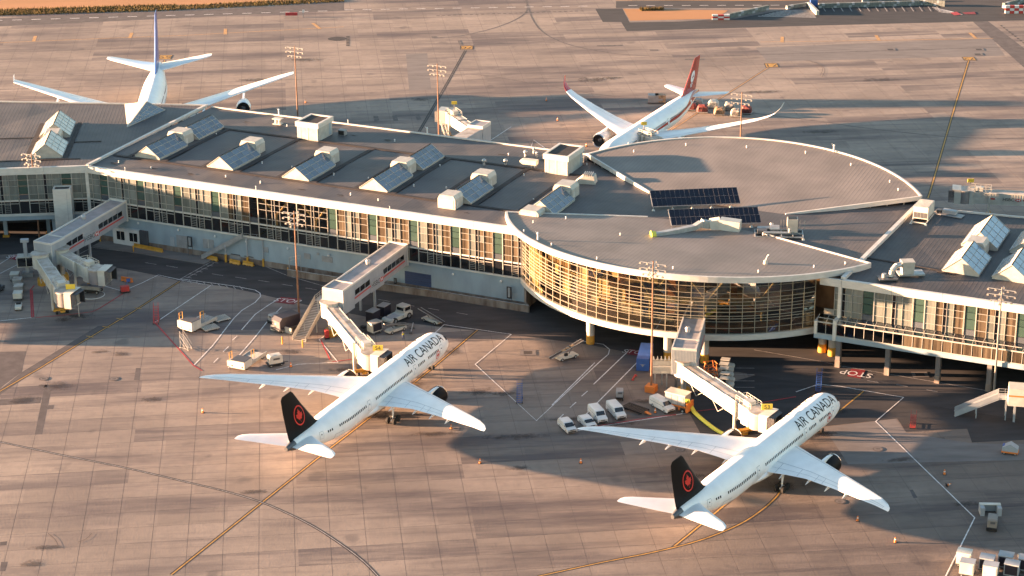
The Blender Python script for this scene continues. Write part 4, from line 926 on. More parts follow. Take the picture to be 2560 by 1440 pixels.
gooseneck(hall, -26, -35, hz(35)); gooseneck(hall, 3, -43.5, hz(43)); gooseneck(hall, 14, 43.5, hz(43, .075)+.2)
pv = MB(); pv.cyl((21.5, -29, hz(29)), (21.5, -29, hz(29)+.8), .5, .35, 10); pv.tube([(21.5, -29, hz(29)+.6), (21.9, -29, hz(29)+1.8), (22.3, -29.3, hz(29)+2.1)], .14); pv.build('roof_pipe', M['cream_paint'], hall)
gooseneck(pier, 62, 54.4, 18.3, .9); gooseneck(pier, 20, 54.4, 18.3, .9); gooseneck(pier, 40, 54.3, 18.3, .6); gooseneck(pier, 46.2, .3, 18.3, .5); gooseneck(pier, 80.3, .3, 18.3, .35); gooseneck(pier, 10.6, .6, 18.3, .45)

# screens and blinds added behind the curved glass for its golden glow; mezzanine edge
def screen(name, R, a0, a1, z0, z1, mat, n=10):
    m_ = MB()
    for i in range(n):
        a, b = a0+(a1-a0)*i/n, a0+(a1-a0)*(i+1)/n; m_.prism([arcpt(R, a), arcpt(R, b), arcpt(R-.2, b), arcpt(R-.2, a)], z0, z1)
    return m_.build(name, M[mat], hall)
screen('glow_screen', 41.4, 218.8, 227.4, 7.0, 17.2, 'interior_cream')
rb_ = random.Random(4); dA = (AA1-AA0)/NA
for i in range(3, 14):
    for z0, z1, pr in ((7.1, 8.25, .35), (8.4, 9.65, .6), (9.8, 13.1, 1.3), (13.2, 15.7, .95), (15.8, 17.0, .8)):
        if rb_.random() < pr*(1.05-i*.075): screen('glow_blind', 42.1, AA0+dA*i+.15, AA0+dA*(i+1)-.15, z0, z1, rb_.choice(['interior_cream', 'interior_wood', 'interior_wood', 'interior_cream']), 1)
screen('mezzanine_edge', 38.2, 226, 262, 10.6, 12.8, 'interior_cream', 20); screen('mezzanine_edge', 37.4, 268, 314, 11.2, 12.4, 'interior_cream', 20); screen('mezzanine_rail', 38.2, 226, 312, 9.7, 10.0, 'interior_cream', 30)
rq = random.Random(21)
for i in range(17):
    a = 221+i*2.9; mt = rq.choice(['interior_cream', 'interior_wood', 'interior_cream', 'interior_wood', 'interior_wall', 'interior_orange'])
    screen('interior_bay', 33.8+rq.uniform(-.6, .6), a, a+2.75, 13.2, 16.9, mt, 2)
    if rq.random() < .7: screen('interior_bay', 34.5+rq.uniform(-.8, .8), a, a+2.75, 7.0, rq.uniform(8.6, 10.2), rq.choice(['interior_wood', 'interior_wall', 'grey_paint']), 2)
for i in range(15):
    a = 271+i*3.1; screen('interior_bay', 31+rq.uniform(-1, 1), a, a+3.0, 7.0 if rq.random() < .5 else 12.6, rq.uniform(14, 17), rq.choice(['interior_wall', 'interior_wood', 'wall_dark', 'interior_wall']), 2)
# ---- east wing
P2_ = G(2105, 698.7, 18.3); ER = math.radians(-24.7); east = thing('east_pier', 'east terminal pier on open columns with a sloping glass canopy at the right edge', 'terminal building', (float(P2_[0]), float(P2_[1]), 0), ER)
mb = MB(); xs = [0+10.1*k for k in range(8)]; roof_facets(mb, xs, [0.2, 10, 24, 38, 52], lambda x, y: RZ); mb.build('roof', M['roof_dark'], east)
MB().boxf(0, 70, .6, 52, 17.3, 17.7).build('roof_slab', M['wall_dark'], east); MB().boxf(60, 70, -.3, 52, 6.0, 17.3).build('end_wall', M['wall_blue'], east)
for k in range(8):
    x0, x1 = (-4.4, 0.0) if k == 0 else (10.1*(k-1), 10.1*k); MB().boxf(x0+.03, x1-.03, -.35, .45, 16.7, 18.3).build('fascia_panel', M['fascia'], east)
MB().boxf(-4.3, .2, 0, .4, 17.9, 18.3).build('roof_edge', M['fascia'], east)
bay(east, 4.39-10.18, 0, 'grey', 2, 6, lower=False)
for k, st in enumerate(['tan', 'tangreen', 'tan', 'grey', 'grey']): bay(east, 4.39+10.12*k, 0, 'grey' if k == 0 else st, lower=False)
MB().boxf(-.55, .15, -.4, .3, 10.2, 16.7).build('corner_post', M['fascia'], east)
cn = MB(); cn.boxf(-4.2, 60, -2.15, -1.95, 9.35, 9.6); cn.boxf(-4.2, 60, -2.15, -1.9, 6.85, 7.05)
for k in range(33):
    x = -4.2+1.95*k; cn.beam((x, 0, 10.35), (x, -2.05, 9.6), .07, .08)
    cn.boxf(x-.045, x+.045, -2.12, -1.98, 7.05, 9.35)
cn.boxf(-4.2, 60, -1.1, -1.0, 9.94, 10.04)
cno = cn.build('canopy_frame', M['frame_white'], east)
sp = None
for k in range(32):
    for j in range(2):
        for kind in ('slope', 'vert'):
            if kind == 'vert' and j: continue
            x = -4.2+1.95*k
            if kind == 'slope':
                y0_, y1_, z0_, z1_ = (-1.03, -2.03, 9.97, 9.6) if j else (0, -1.03, 10.35, 9.97)
                MB().add([(x+.07, y1_, z1_), (x+1.88, y1_, z1_), (x+1.88, y0_, z0_), (x+.07, y0_, z0_), (x+.07, y1_, z1_-.04), (x+1.88, y1_, z1_-.04), (x+1.88, y0_, z0_-.04), (x+.07, y0_, z0_-.04)], [(0, 1, 2, 3), (7, 6, 5, 4), (0, 4, 5, 1), (2, 6, 7, 3)]).build('canopy_pane', M['sky_glass'], cno)
            else: pane(cno, x, x+1.95, -2.04, 7.05, 9.35, 'pane_tan' if k > 8 else 'smoke_glass', 'canopy_window')
MB().boxf(-4.6, 60, -2.3, -.6, 5.95, 6.85).build('edge_beam', M['wall_blue'], east)
MB().boxf(-4.6, 60, -.6, 20, 6.4, 6.9).build('floor_slab', M['wall_dark'], east)
MB().boxf(-4.2, 60, 3, 3.3, 6.9, 10.4).build('corridor_wall', M['cream_paint'], east)
MB().boxf(-.75, -.05, -2.45, -.2, 6.0, 10.3).build('corner_frame', M['fascia'], east); MB().boxf(-4.6, -4.0, -2.4, 0.1, 6.9, 9.7).build('corner_frame', M['fascia'], east)
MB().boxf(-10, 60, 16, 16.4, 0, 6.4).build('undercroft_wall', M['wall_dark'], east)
for k in range(5):
    x = 0.3+10.1*k; c = MB().boxf(x-.45, x+.45, -1.6, -.3, 0, 5.95).build('column', M['patch_grey'], east)
    MB().boxf(x-.5, x+.5, -1.66, -.24, 0, 1.6).build('column_base', M['plinth'], c)
MB().boxf(20.3, 30, -3.0, -2.9, 0, 1.4).build('guard_fence', M['galv'], east) if False else None
gut(east, (0.5, 14.6), (16, 13.2), .6); gut(east, (16, 12.8), (20, 12.6), 1.3)
skylight(east, 17.0, 24.4, 12.6, 23.6, 3.0, 4, 3, 'skylight_blue', left='skylight_white')
vent_house(east, 18.6, 22.9, 24.0, 28.4, 3.0); skylight(east, 17.0, 24.4, 29.2, 41.5, 3.0, 4, 3, 'skylight_blue', left='skylight_white')
skylight(east, 27.0, 34.4, 12.6, 23.6, 3.0, 4, 3, 'skylight_blue', left='skylight_white'); skylight(east, 27.0, 34.4, 29.2, 41.5, 3.0, 4, 3, 'skylight_blue', left='skylight_white')
parapet(east, [(1.5, 48), (6, 47.5), (12, 50.5), (70, 56)], .35, 17.9, 18.4)
# ------------------------------------------------------------------ aircraft (x runs aft from the nose, y to the right wing, z up)
def cr(xs, ys, x):
    """monotone-ish cubic through the stations"""
    xs = np.array(xs, float); ys = np.array(ys, float); x = np.clip(x, xs[0], xs[-1])
    d = np.diff(ys)/np.diff(xs); m = np.zeros(len(xs)); m[1:-1] = np.where(d[1:]*d[:-1] > 0, 2*d[1:]*d[:-1]/(d[1:]+d[:-1]+1e-12), 0); m[0] = d[0]; m[-1] = d[-1]
    i = min(len(xs)-2, int(np.searchsorted(xs, x, side='right')-1)); h = xs[i+1]-xs[i]; t = (x-xs[i])/h
    return float((2*t**3-3*t*t+1)*ys[i]+(t**3-2*t*t+t)*h*m[i]+(-2*t**3+3*t*t)*ys[i+1]+(t**3-t*t)*h*m[i+1])
class Fus:
    def __init__(s, st): s.x = [a[0] for a in st]; s.z = [a[1] for a in st]; s.ry = [a[2] for a in st]; s.rz = [a[3] for a in st]
    def P(s, x, th, off=0.0):
        """th in radians from the crown, positive to the right side"""
        ry = cr(s.x, s.ry, x)+off; rz = cr(s.x, s.rz, x)+off; return (x, ry*math.sin(th), cr(s.x, s.z, x)+rz*math.cos(th))
def patch(mb, F, x0, x1, t0, t1, off, m=0, nx=2, nt=4, skew=0.0):
    rg = [[F.P(x0+(x1-x0)*i/nx+skew*(t0+(t1-t0)*j/nt), t0+(t1-t0)*j/nt, off) for j in range(nt+1)] for i in range(nx+1)]
    b = len(mb.v); w = nt+1
    for r in rg: mb.v += [tuple(p) for p in r]
    for i in range(nx):
        for j in range(nt): mb.f.append([b+i*w+j, b+i*w+j+1, b+(i+1)*w+j+1, b+(i+1)*w+j]); mb.m.append(m)
FOIL = [(0, 0), (0.02, .35), (0.08, .62), (0.2, .9), (0.38, 1.0), (0.6, .78), (0.8, .45), (1, .03)]
def foil(x, y, z, c, t, ax='y', camber=0.0):
    pts = [(x+c*u, z+t/2*v*1.15+camber*(1-u)) for u, v in FOIL]+[(x+c*u, z-t/2*v*.85+camber*(1-u)) for u, v in FOIL[::-1][:-1]]
    return [(p, y, q) for p, q in pts] if ax == 'y' else [(p, q-z+y, z) for p, q in [(a, z+(b-z)) for a, b in pts]]
def wing(mb, secs, s, m=0):
    rg = [foil(x, s*y, z, c, t) for (y, x, c, z, t) in secs]
    if s > 0: rg = [r[::-1] for r in rg]
    mb.rings(rg, m)
def finfoil(x, z, c, t): return [(x+c*u, t/2*v, z) for u, v in FOIL]+[(x+c*u, -t/2*v, z) for u, v in FOIL[::-1][:-1]]
def wheel(mb, c, r, w, m=0): mb.cyl((c[0], c[1]-w/2, c[2]), (c[0], c[1]+w/2, c[2]), r, n=16, m=m)
def nacelle(parent, x, y, z, L, r, mats, pylz, wx, cone=True):
    """engine pod: lip, cowl, fan face, exhaust cone, pylon"""
    R = lambda xx, rr: [(xx, y+rr*math.cos(a*math.pi/12), z+rr*math.sin(a*math.pi/12)) for a in range(24)]
    e = MB(); e.rings([R(x+.35, r*.985), R(x+L*.25, r*1.03), R(x+L*.5, r*1.0), R(x+L*.8, r*.86), R(x+L, r*.74)], 0, False, False)
    eo = e.build('engine', mats[0], parent, smooth=True)
    l = MB(); l.rings([R(x+1.1, r*.80), R(x+.35, r*.83), R(x+.05, r*.89), R(x, r*.93), R(x+.06, r*.965), R(x+.35, r*.985)], 0, False, False); l.build('inlet_lip', mats[1], eo, smooth=True)
    f = MB(); f.rings([R(x+1.05, r*.81), R(x+1.1, .02)], 0, False, True); f.build('fan', M['fan_black'], eo); f = MB(); f.rings([R(x+L-.1, r*.73), R(x+L*.8, r*.6)], 0, False, True); f.build('nozzle', M['fan_black'], eo)
    sp = MB(); sp.rings([R(x+.55, .03), R(x+.8, .22*r), R(x+1.08, .32*r)], 0, True, False); sp.build('spinner', M['steel_dark'], eo, smooth=True)
    c = MB(); c.rings([R(x+L-.2, r*.5), R(x+L+.7, r*.42), R(x+L+1.6, r*.12)], 0, True, True); c.build('exhaust', M['steel_dark'], eo, smooth=True)
    p = MB(); pts = [(x+L*.16, z+r*1.0), (x+L*.45, z+r*1.14), (wx+.5, pylz+.12), (wx+3.2, pylz-.2), (x+L*1.05, z+r*.3), (x+L*.8, z+r*.7)]
    n = len(pts); vs = [(a, y-.28, b) for a, b in pts]+[(a, y+.28, b) for a, b in pts]; p.add(vs, [tuple(range(n)), tuple(range(2*n-1, n-1, -1))]+[(i, n+i, n+(i+1) % n, (i+1) % n) for i in range(n)])
    p.build('pylon', M['plane_white'], eo)
    return eo
def surf_text(mb, F, s, size, xc, th, side, off=.03, cuts=8, m=0, lean=0.0, stretch=1.0):
    """lettering wrapped on the fuselage; on the right side it reads toward the nose"""
    V, Fc = text2d(s, size, cuts); R = cr(F.x, F.ry, xc); out = []
    for x, y in V: out.append(F.P(xc-side*x*stretch+0, side*(th-y/R), off))
    mb.add(out, Fc if side > 0 else [f[::-1] for f in Fc], m)
def gear(parent, name, x, y, z1, r, n, sp, w=.42, col='plane_white'):
    g = MB(); g.cyl((x, y, r), (x, y, z1), .16, n=8); g.beam((x, y, r*1.3), (x-.9, y, z1), .12, .12)
    if n > 2: g.beam((x-n/4*1.45+.7, y, r), (x+n/4*1.45-.7, y, r), .22, .22)
    go = g.build(name, M[col], parent); rows = 1 if n == 2 else n//2
    for k in range(rows):
        xx = x+(k-(rows-1)/2)*1.5
        for s in (-1, 1): wb_ = MB(); wheel(wb_, (xx, y+s*sp/2, r), r, w); wheel(wb_, (xx, y+s*sp/2, r), r*.45, w+.06); wb_.build('wheel', M['tyre'], go, smooth=True)
    return go
def jet(name, label, pose, F, cfg, mats):
    x0, y0, h = pose
    root = thing(name, label, 'airplane', (x0, y0, 0), math.radians(h)+math.pi, 'parked airliners')
    # after rotation local +x runs aft and +y is the aircraft's right
    NX = 70; xs = [F.x[0]+(F.x[-1]-F.x[0])*(i/NX)**(1.0) for i in range(NX+1)]; xs = sorted(set([round(v, 3) for v in xs]+[.06, .15, .3, .5, .75, 1.1, 1.5, 2.0, 2.6]+[cfg['cone']])); NT = 40
    b = MB(); rg = [[F.P(x, -2*math.pi*j/NT) for j in range(NT)] for x in xs]; ic = xs.index(cfg['cone'])
    b.rings(rg[:ic+1], 0, True, False); body = b.build('fuselage', mats['body'], root, smooth=True)
    t = MB(); t.rings(rg[ic:], 0, False, True); t.build('tail_cone', mats['cone'], root, smooth=True)
    fb = MB(); a, c = cfg['belly']; n = 14
    rg = []
    for i in range(n+1):
        u = i/n; k = math.sin(math.pi*u)**.45; xx = a+(c-a)*u; rg.append([(xx, (cfg['bw']*k)*math.cos(q*math.pi/8), cfg['bz']+(cfg['bh']*k)*math.sin(q*math.pi/8)) for q in range(16)])
    fb.rings(rg[1:-1]); fb.build('belly_fairing', mats['body'], root, smooth=True)
    for s, nm in ((-1, 'left'), (1, 'right')):
        w = MB(); wing(w, cfg['wing'], s); wo = w.build('wing', mats['wing'], root, smooth=True)
        # control-surface seams and flap fairings
        ln = MB(); W_ = cfg['wing']
        def wp(y, u, dz=.03):
            for p, q in zip(W_[:-1], W_[1:]):
                if p[0] <= y <= q[0]:
                    k = (y-p[0])/(q[0]-p[0]); X = p[1]+(q[1]-p[1])*k; c_ = p[2]+(q[2]-p[2])*k; z = p[3]+(q[3]-p[3])*k; th_ = p[4]+(q[4]-p[4])*k
                    v = np.interp(u, [a_[0] for a_ in FOIL], [a_[1] for a_ in FOIL]); return (X+c_*u, s*y, z+th_/2*v*1.15+dz)
        yk = W_[0][0]+.6; yt = W_[-3][0]; N_ = 16
        for u in (.12, .70, .86):
            for i in range(N_):
                ya, yb_ = yk+(yt-yk)*i/N_, yk+(yt-yk)*(i+1)/N_; pa_, pb_ = wp(ya, u), wp(yb_, u); w_ = .05 if u < .8 else .035
                ln.add([(pa_[0]-w_, pa_[1], pa_[2]), (pb_[0]-w_, pb_[1], pb_[2]), (pb_[0]+w_, pb_[1], pb_[2]-.004), (pa_[0]+w_, pa_[1], pa_[2]-.004)], [(0, 1, 2, 3)])
        for yq in cfg['seams']:
            for u0, u1 in ((.70, .98),):
                p, q = wp(yq, u0), wp(yq, u1); ln.add([(p[0], p[1]-.035, p[2]), (q[0], q[1]-.035, q[2]), (q[0], q[1]+.035, q[2]), (p[0], p[1]+.035, p[2])], [(0, 1, 2, 3)])
        ln.build('panel_seams', mats['seam'], wo)
        for yq in cfg['canoes']:
            p = wp(yq, .55, 0); q = wp(yq, 1.0, 0); c_ = MB(); rg = []
            for i in range(7):
                u = i/6; rr = .34*math.sin(math.pi*min(.98, max(.06, u)))**.6*(.8 if i > 3 else 1); X = p[0]+(q[0]+1.1-p[0])*u; Z = p[2]-.55+(q[2]-.25-p[2]+.3)*u; rg.append([(X, p[1]+rr*.6*math.cos(a_*math.pi/4), Z+rr*math.sin(a_*math.pi/4)) for a_ in range(8)])
            c_.rings(rg); c_.build('flap_fairing', mats['wing'], wo, smooth=True)
        if cfg.get('winglet'):
            g = MB(); wing(g, cfg['winglet'], s); g.build('winglet', mats['winglet'] if s > 0 else M['plane_white'], wo, smooth=True)
        w = MB(); wing(w, cfg['stab'], s); w.build('tailplane', mats['wing'], root, smooth=True)
        for (ex, ey, ez, eL, er, pz, wx) in cfg['engines']:
            nacelle(root, ex, s*ey, ez, eL, er, (mats['engine'], mats['lip']), pz, wx)
    fn = MB(); fn.rings([finfoil(*q) for q in cfg['fin']]); fo = fn.build('tail_fin', mats['fin'], root, smooth=True)
    def finy(x, z):
        for p, q in zip(cfg['fin'][:-1], cfg['fin'][1:]):
            if p[1] <= z <= q[1]:
                k = (z-p[1])/(q[1]-p[1]); X = p[0]+(q[0]-p[0])*k; c_ = p[2]+(q[2]-p[2])*k; t_ = p[3]+(q[3]-p[3])*k
                return t_/2*float(np.interp((x-X)/c_, [a_[0] for a_ in FOIL], [a_[1] for a_ in FOIL]))+.03
        return .1
    # glazing
    k_ = MB()
    for s in (-1, 1):
        for (xa, xb, ta, tb) in cfg['cockpit']: patch(k_, F, xa, xb, s*ta, s*tb, .02, 0, 4, 4)
    k_.build('cockpit_window', M['dark_glass'], root)
    wn = MB(); dn = MB()
    for s in (-1, 1):
        for (xa, xb, th, step, hh) in cfg['windows']:
            n = int((xb-xa)/step)
            for i in range(n):
                X = xa+i*step
                if any(abs(X+.15-d) < .75 for d in cfg['doors']): continue
                patch(wn, F, X, X+.32, s*th, s*(th+hh), .025, 0, 1, 2)
    wo_ = wn.build('cabin_windows', M['dark_glass'], root); wo_['kind'] = 'stuff'
    for s in (-1, 1):
        for d in cfg['doors']:
            db = MB(); t0, t1 = cfg['door_t']; patch(db, F, d-.58, d+.58, s*t0, s*t1, .018, 1, 1, 8); patch(db, F, d-.50, d+.50, s*(t0+.03), s*(t1-.03), .030, 0, 1, 8); patch(db, F, d-.12, d+.14, s*(t0+.22), s*(t0+.32), .04, 2, 1, 1)
            db.build('cabin_door', [mats['body'], M['plane_line'], M['dark_glass']], root)
    for (xa, xb, t0, t1) in cfg.get('cargo', []):
        db = MB(); patch(db, F, xa, xb, t0, t1, .018, 1, 2, 6); patch(db, F, xa+.07, xb-.07, t0+.025, t1-.025, .03, 0, 2, 6); db.build('cargo_door', [mats['body'], M['plane_line']], root)
    ng = cfg['nose_gear']; gear(root, 'nose_gear', ng[0], 0, F.P(ng[0], math.pi)[2]+.5, ng[1], 2, .8, .3)
    for (gx, gy, n_) in cfg['main_gear']:
        for s in (-1, 1): gear(root, 'main_gear', gx, s*gy, 3.6, cfg['wheel_r'], n_, 1.35)
    return root, fo, finy
def prof(L, zc, ry, rz, nose_z, tail_z, nose_l, tail_s):
    k = nose_l/9.0
    st = [(0, nose_z, .05, .05), (.12*k, nose_z+.02, .42, .40), (.5*k, nose_z+.08, .95, .88), (1.2*k, nose_z+.2, 1.5, 1.38), (2.3*k, nose_z+.37, 2.05, 1.95), (3.8*k, zc-.22, 2.48, 2.5), (5.6*k, zc-.08, ry*.97, rz*.96), (nose_l, zc, ry, rz), (tail_s, zc, ry, rz)]
    T = L-tail_s
    st += [(tail_s+T*.2, zc+.10+(tail_z-zc)*.07, ry*.965, rz*.955), (tail_s+T*.4, zc+(tail_z-zc)*.28, ry*.84, rz*.83), (tail_s+T*.6, zc+(tail_z-zc)*.54, ry*.64, rz*.655), (tail_s+T*.78, zc+(tail_z-zc)*.78, ry*.43, rz*.46), (tail_s+T*.92, zc+(tail_z-zc)*.94, ry*.24, rz*.27), (L, tail_z, ry*.11, rz*.13)]
    return Fus(st)
F787 = prof(62.4, 4.95, 2.89, 2.98, 4.05, 6.75, 9.2, 43)
C787 = dict(cone=60.0, belly=(17.5, 40.5), bw=3.25, bz=3.15, bh=1.45,
    wing=[(1.5, 20.2, 13.0, 3.6, 1.75), (3.0, 21.3, 12.0, 3.75, 1.6), (6.5, 23.8, 9.7, 4.25, 1.2), (10.5, 26.6, 7.6, 4.85, .92), (17, 31.2, 5.6, 5.75, .62), (23.5, 35.9, 4.0, 6.7, .42), (26.6, 38.3, 3.1, 7.2, .3), (28.6, 40.5, 2.2, 7.6, .2), (29.7, 42.3, 1.25, 7.9, .12), (30.06, 43.4, .55, 8.05, .06)],
    seams=(4.2, 8.6, 12.5, 14.2, 18.5, 22.5), canoes=(5.6, 11.2, 15.6, 19.8), stab=[(.5, 54.9, 6.3, 6.75, .6), (3.5, 57.2, 4.9, 7.0, .46), (8.6, 60.6, 2.85, 7.4, .24), (9.6, 61.6, 2.1, 7.5, .16), (9.95, 62.4, 1.2, 7.53, .08)],
    fin=[(48.3, 7.3, 12.5, .5), (51.6, 8.0, 9.7, .85), (53.6, 10.0, 8.3, .78), (56.9, 13.7, 5.95, .55), (59.2, 16.5, 4.1, .36), (59.9, 17.02, 3.0, .2)],
    engines=[(21.6, 9.9, 2.75, 5.0, 1.80, 4.75, 26.3)], cockpit=[(1.45, 2.75, .03, .62), (1.95, 3.55, .64, 1.05)], windows=[(8.2, 13.4, 1.27, .60, .17), (14.2, 17.2, 1.27, .60, .17), (19.6, 34.6, 1.27, .60, .17), (38.0, 48.6, 1.27, .60, .17), (50.0, 52.0, 1.27, .60, .17)],
    doors=(6.9, 18.3, 36.8, 53.3), door_t=(1.12, 1.78), cargo=[(10.5, 13.2, 1.85, 2.45), (46.5, 49.2, 1.85, 2.45)], nose_gear=(6.1, .5), main_gear=[(31.7, 4.9, 4)], wheel_r=.68)
AC = dict(body=M['plane_white'], cone=M['steel_dark'], wing=M['plane_white'], seam=M['plane_line'], engine=M['plane_black'], lip=M['metal_lip'], fin=M['plane_black'], winglet=M['plane_white'])
def ac_livery(root, fo, finy):
    for s in (1, -1):
        t = MB(); surf_text(t, F787, 'AIR CANADA', 2.7, 12.6, .72, s, stretch=.95); t.build('airline_title', M['plane_black'], root)
        r = MB(); cx, cz, R_ = 57.9, 11.6, 2.05; n = 32
        def mp(u, v): x = cx+u*R_*.80+v*R_*.34; z = cz+v*R_*1.05; return (x, s*finy(x, z), z)
        for i in range(n):
            a, b = 6.28319*i/n, 6.28319*(i+1)/n; q = [mp(k*math.cos(t_), k*math.sin(t_)) for k, t_ in ((.86, a), (.86, b), (1, b), (1, a))]; r.add(q, [(0, 1, 2, 3)] if s > 0 else [(3, 2, 1, 0)])
        lf = [(x*.66, y*.68) for x, y in LEAF]; c0 = mp(0, -.05)
        m_ = [mp(x, y) for x, y in lf]; nL = len(m_)
        for i in range(nL): r.add([c0, m_[i], m_[(i+1) % nL]], [(0, 1, 2)])
        r.build('tail_emblem', M['logo_red'], fo)
        e = MB(); Rr = .85
        def fp(u, v): return F787.P(8.6-s*0+u*Rr, s*(1.66-v*Rr/2.9), .03)
        for i in range(20):
            a, b = 6.28319*i/20, 6.28319*(i+1)/20; e.add([fp(k*math.cos(t_), k*math.sin(t_)) for k, t_ in ((.8, a), (.8, b), (1, b), (1, a))], [(0, 1, 2, 3)])
        m_ = [fp(x*.62, y*.62) for x, y in LEAF]; c0 = fp(0, 0)
        for i in range(nL): e.add([c0, m_[i], m_[(i+1) % nL]], [(0, 1, 2)])
        e.build('nose_emblem', M['logo_red'], root)
        k = MB(); k.add([(60.2, s*.14, 16.2), (61.0, s*.14, 16.2), (61.2, s*.13, 16.6), (60.4, s*.13, 16.6)], [(0, 1, 2, 3)]); k.build('fin_number', M['plane_white'], fo)
    d = MB(); rg = []
    for i in range(7): u = i/6; rr = .55*math.sin(math.pi*u)**.6+.01; rg.append([(15.2+3.0*u, rr*.95*math.cos(a*math.pi/4), 7.85+.34*rr*math.sin(a*math.pi/4)+.08) for a in range(8)])
    d.rings(rg); d.build('antenna_fairing', M['plane_white'], root, smooth=True)
r1 = jet('airliner', 'white twin engine airliner with black maple leaf tail, nose beside the stairs and bridge 54', (-13.81, 391.49, 64.8), F787, C787, AC); ac_livery(*r1)
r2 = jet('airliner', 'white twin engine airliner with black maple leaf tail at bridge 53, nearer the right edge', (60.77, 359.39, 56.23), F787, C787, AC); ac_livery(*r2)
F350 = prof(65.3, 5.1, 2.98, 3.04, 4.3, 7.0, 9.5, 44)
C350 = dict(cone=63.3, belly=(18, 42), bw=3.4, bz=3.2, bh=1.5,
    wing=[(1.5, 21.0, 13.5, 3.7, 1.8), (3.2, 22.2, 12.4, 3.9, 1.65), (7, 25.0, 10.2, 4.5, 1.2), (12, 28.6, 7.9, 5.4, .9), (20, 34.3, 5.6, 6.8, .6), (27, 39.3, 3.9, 8.2, .4), (29.6, 41.4, 3.1, 9.0, .28)],
    winglet=[(29.6, 41.4, 3.1, 9.0, .28), (31.0, 42.9, 2.3, 9.8, .2), (31.9, 44.4, 1.6, 10.9, .14), (32.35, 45.8, .9, 12.2, .08)],
    seams=(4.5, 9, 13, 18, 23), canoes=(6, 12, 17.5, 22), stab=[(.5, 57.2, 6.6, 7.0, .6), (3.5, 59.3, 5.2, 7.2, .46), (9.0, 62.6, 3.0, 7.6, .22), (9.5, 63.6, 1.6, 7.65, .1)],
    fin=[(50.5, 7.7, 12.5, .5), (53.8, 8.4, 9.8, .9), (56.2, 10.6, 8.2, .8), (59.6, 14, 5.9, .55), (61.9, 16.6, 4.3, .36), (62.4, 17.05, 3.6, .2)],
    engines=[(21.5, 10.5, 2.8, 5.6, 1.9, 4.95, 27.5)], cockpit=[(1.5, 2.9, .03, .62), (2.0, 3.7, .64, 1.02)], windows=[(8.2, 17.0, 1.22, .62, .16), (19.2, 36.0, 1.22, .62, .16), (39, 54, 1.22, .62, .16)],
    doors=(6.9, 18, 37.6, 55.5), door_t=(1.12, 1.76), nose_gear=(6.2, .52), main_gear=[(34.5, 5.3, 4)], wheel_r=.69)
RM = dict(AC); RM.update(engine=M['grey_paint'] if False else M['plane_grey'], fin=M['plane_red'], cone=M['plane_red'], winglet=M['plane_red'])
r3 = jet('airliner', 'white airliner with red fin and red swoosh, nose tucked behind the leaf roof', (22.81, 508.8, -117.42), F350, C350, RM)
rt, fo3, fy3 = r3
for s in (1, -1):
    st = MB(); n = 44; rg = []
    for i in range(n+1):
        u = i/n; x = 26+(63.3-26)*u; lo = 1.62-.35*max(0, (u-.45)/.55)**1.2; hi = 1.45-.22*u-1.2*max(0, (u-.62)/.38)**1.4
        rg.append((x, max(0.0, hi), lo+.35*max(0, (u-.7)/.3)))
    for (xa, ha, la), (xb, hb, lb) in zip(rg[:-1], rg[1:]):
        m_ = 4
        for j in range(m_):
            q = [F350.P(xa, s*(ha+(la-ha)*j/m_), .02), F350.P(xb, s*(hb+(lb-hb)*j/m_), .02), F350.P(xb, s*(hb+(lb-hb)*(j+1)/m_), .02), F350.P(xa, s*(ha+(la-ha)*(j+1)/m_), .02)]; st.add(q, [(0, 1, 2, 3)])
    st.build('red_swoosh', M['plane_red'], rt)
    em = MB(); cx, cz, R_ = 60.4, 12.2, 1.45
    def mp(u, v): x = cx+u*R_*.85+v*R_*.5; z = cz+v*R_; return (x, s*fy3(x, z), z)
    c0 = mp(0, 0)
    for i in range(24): a, b = 6.28319*i/24, 6.28319*(i+1)/24; em.add([c0, mp(math.cos(a), math.sin(a)*1.05), mp(math.cos(b), math.sin(b)*1.05)], [(0, 1, 2)])
    for k in range(3): em.add([mp(-.8+k*.1, -1.2-.25*k), mp(.7-k*.15, -1.2-.25*k), mp(.6-k*.15, -1.34-.25*k), mp(-.7+k*.1, -1.34-.25*k)], [(0, 1, 2, 3)])
    eo = em.build('tail_emblem', M['plane_white'], fo3)
    b_ = MB()
    for q in ([(-.55, -.1), (-.1, .05), (.1, .6), (.25, .1), (.7, -.1), (.2, -.15), (.1, -.7), (-.1, -.2)],):
        P_ = [mp(*a) for a in q]; P_ = [(a, b+s*.02, c) for a, b, c in P_]; b_.poly(P_)
    b_.build('emblem_bird', M['plane_red'], fo3)
Fb = prof(70.5, 5.9, 3.57, 4.2, 4.2, 8.6, 12, 44)
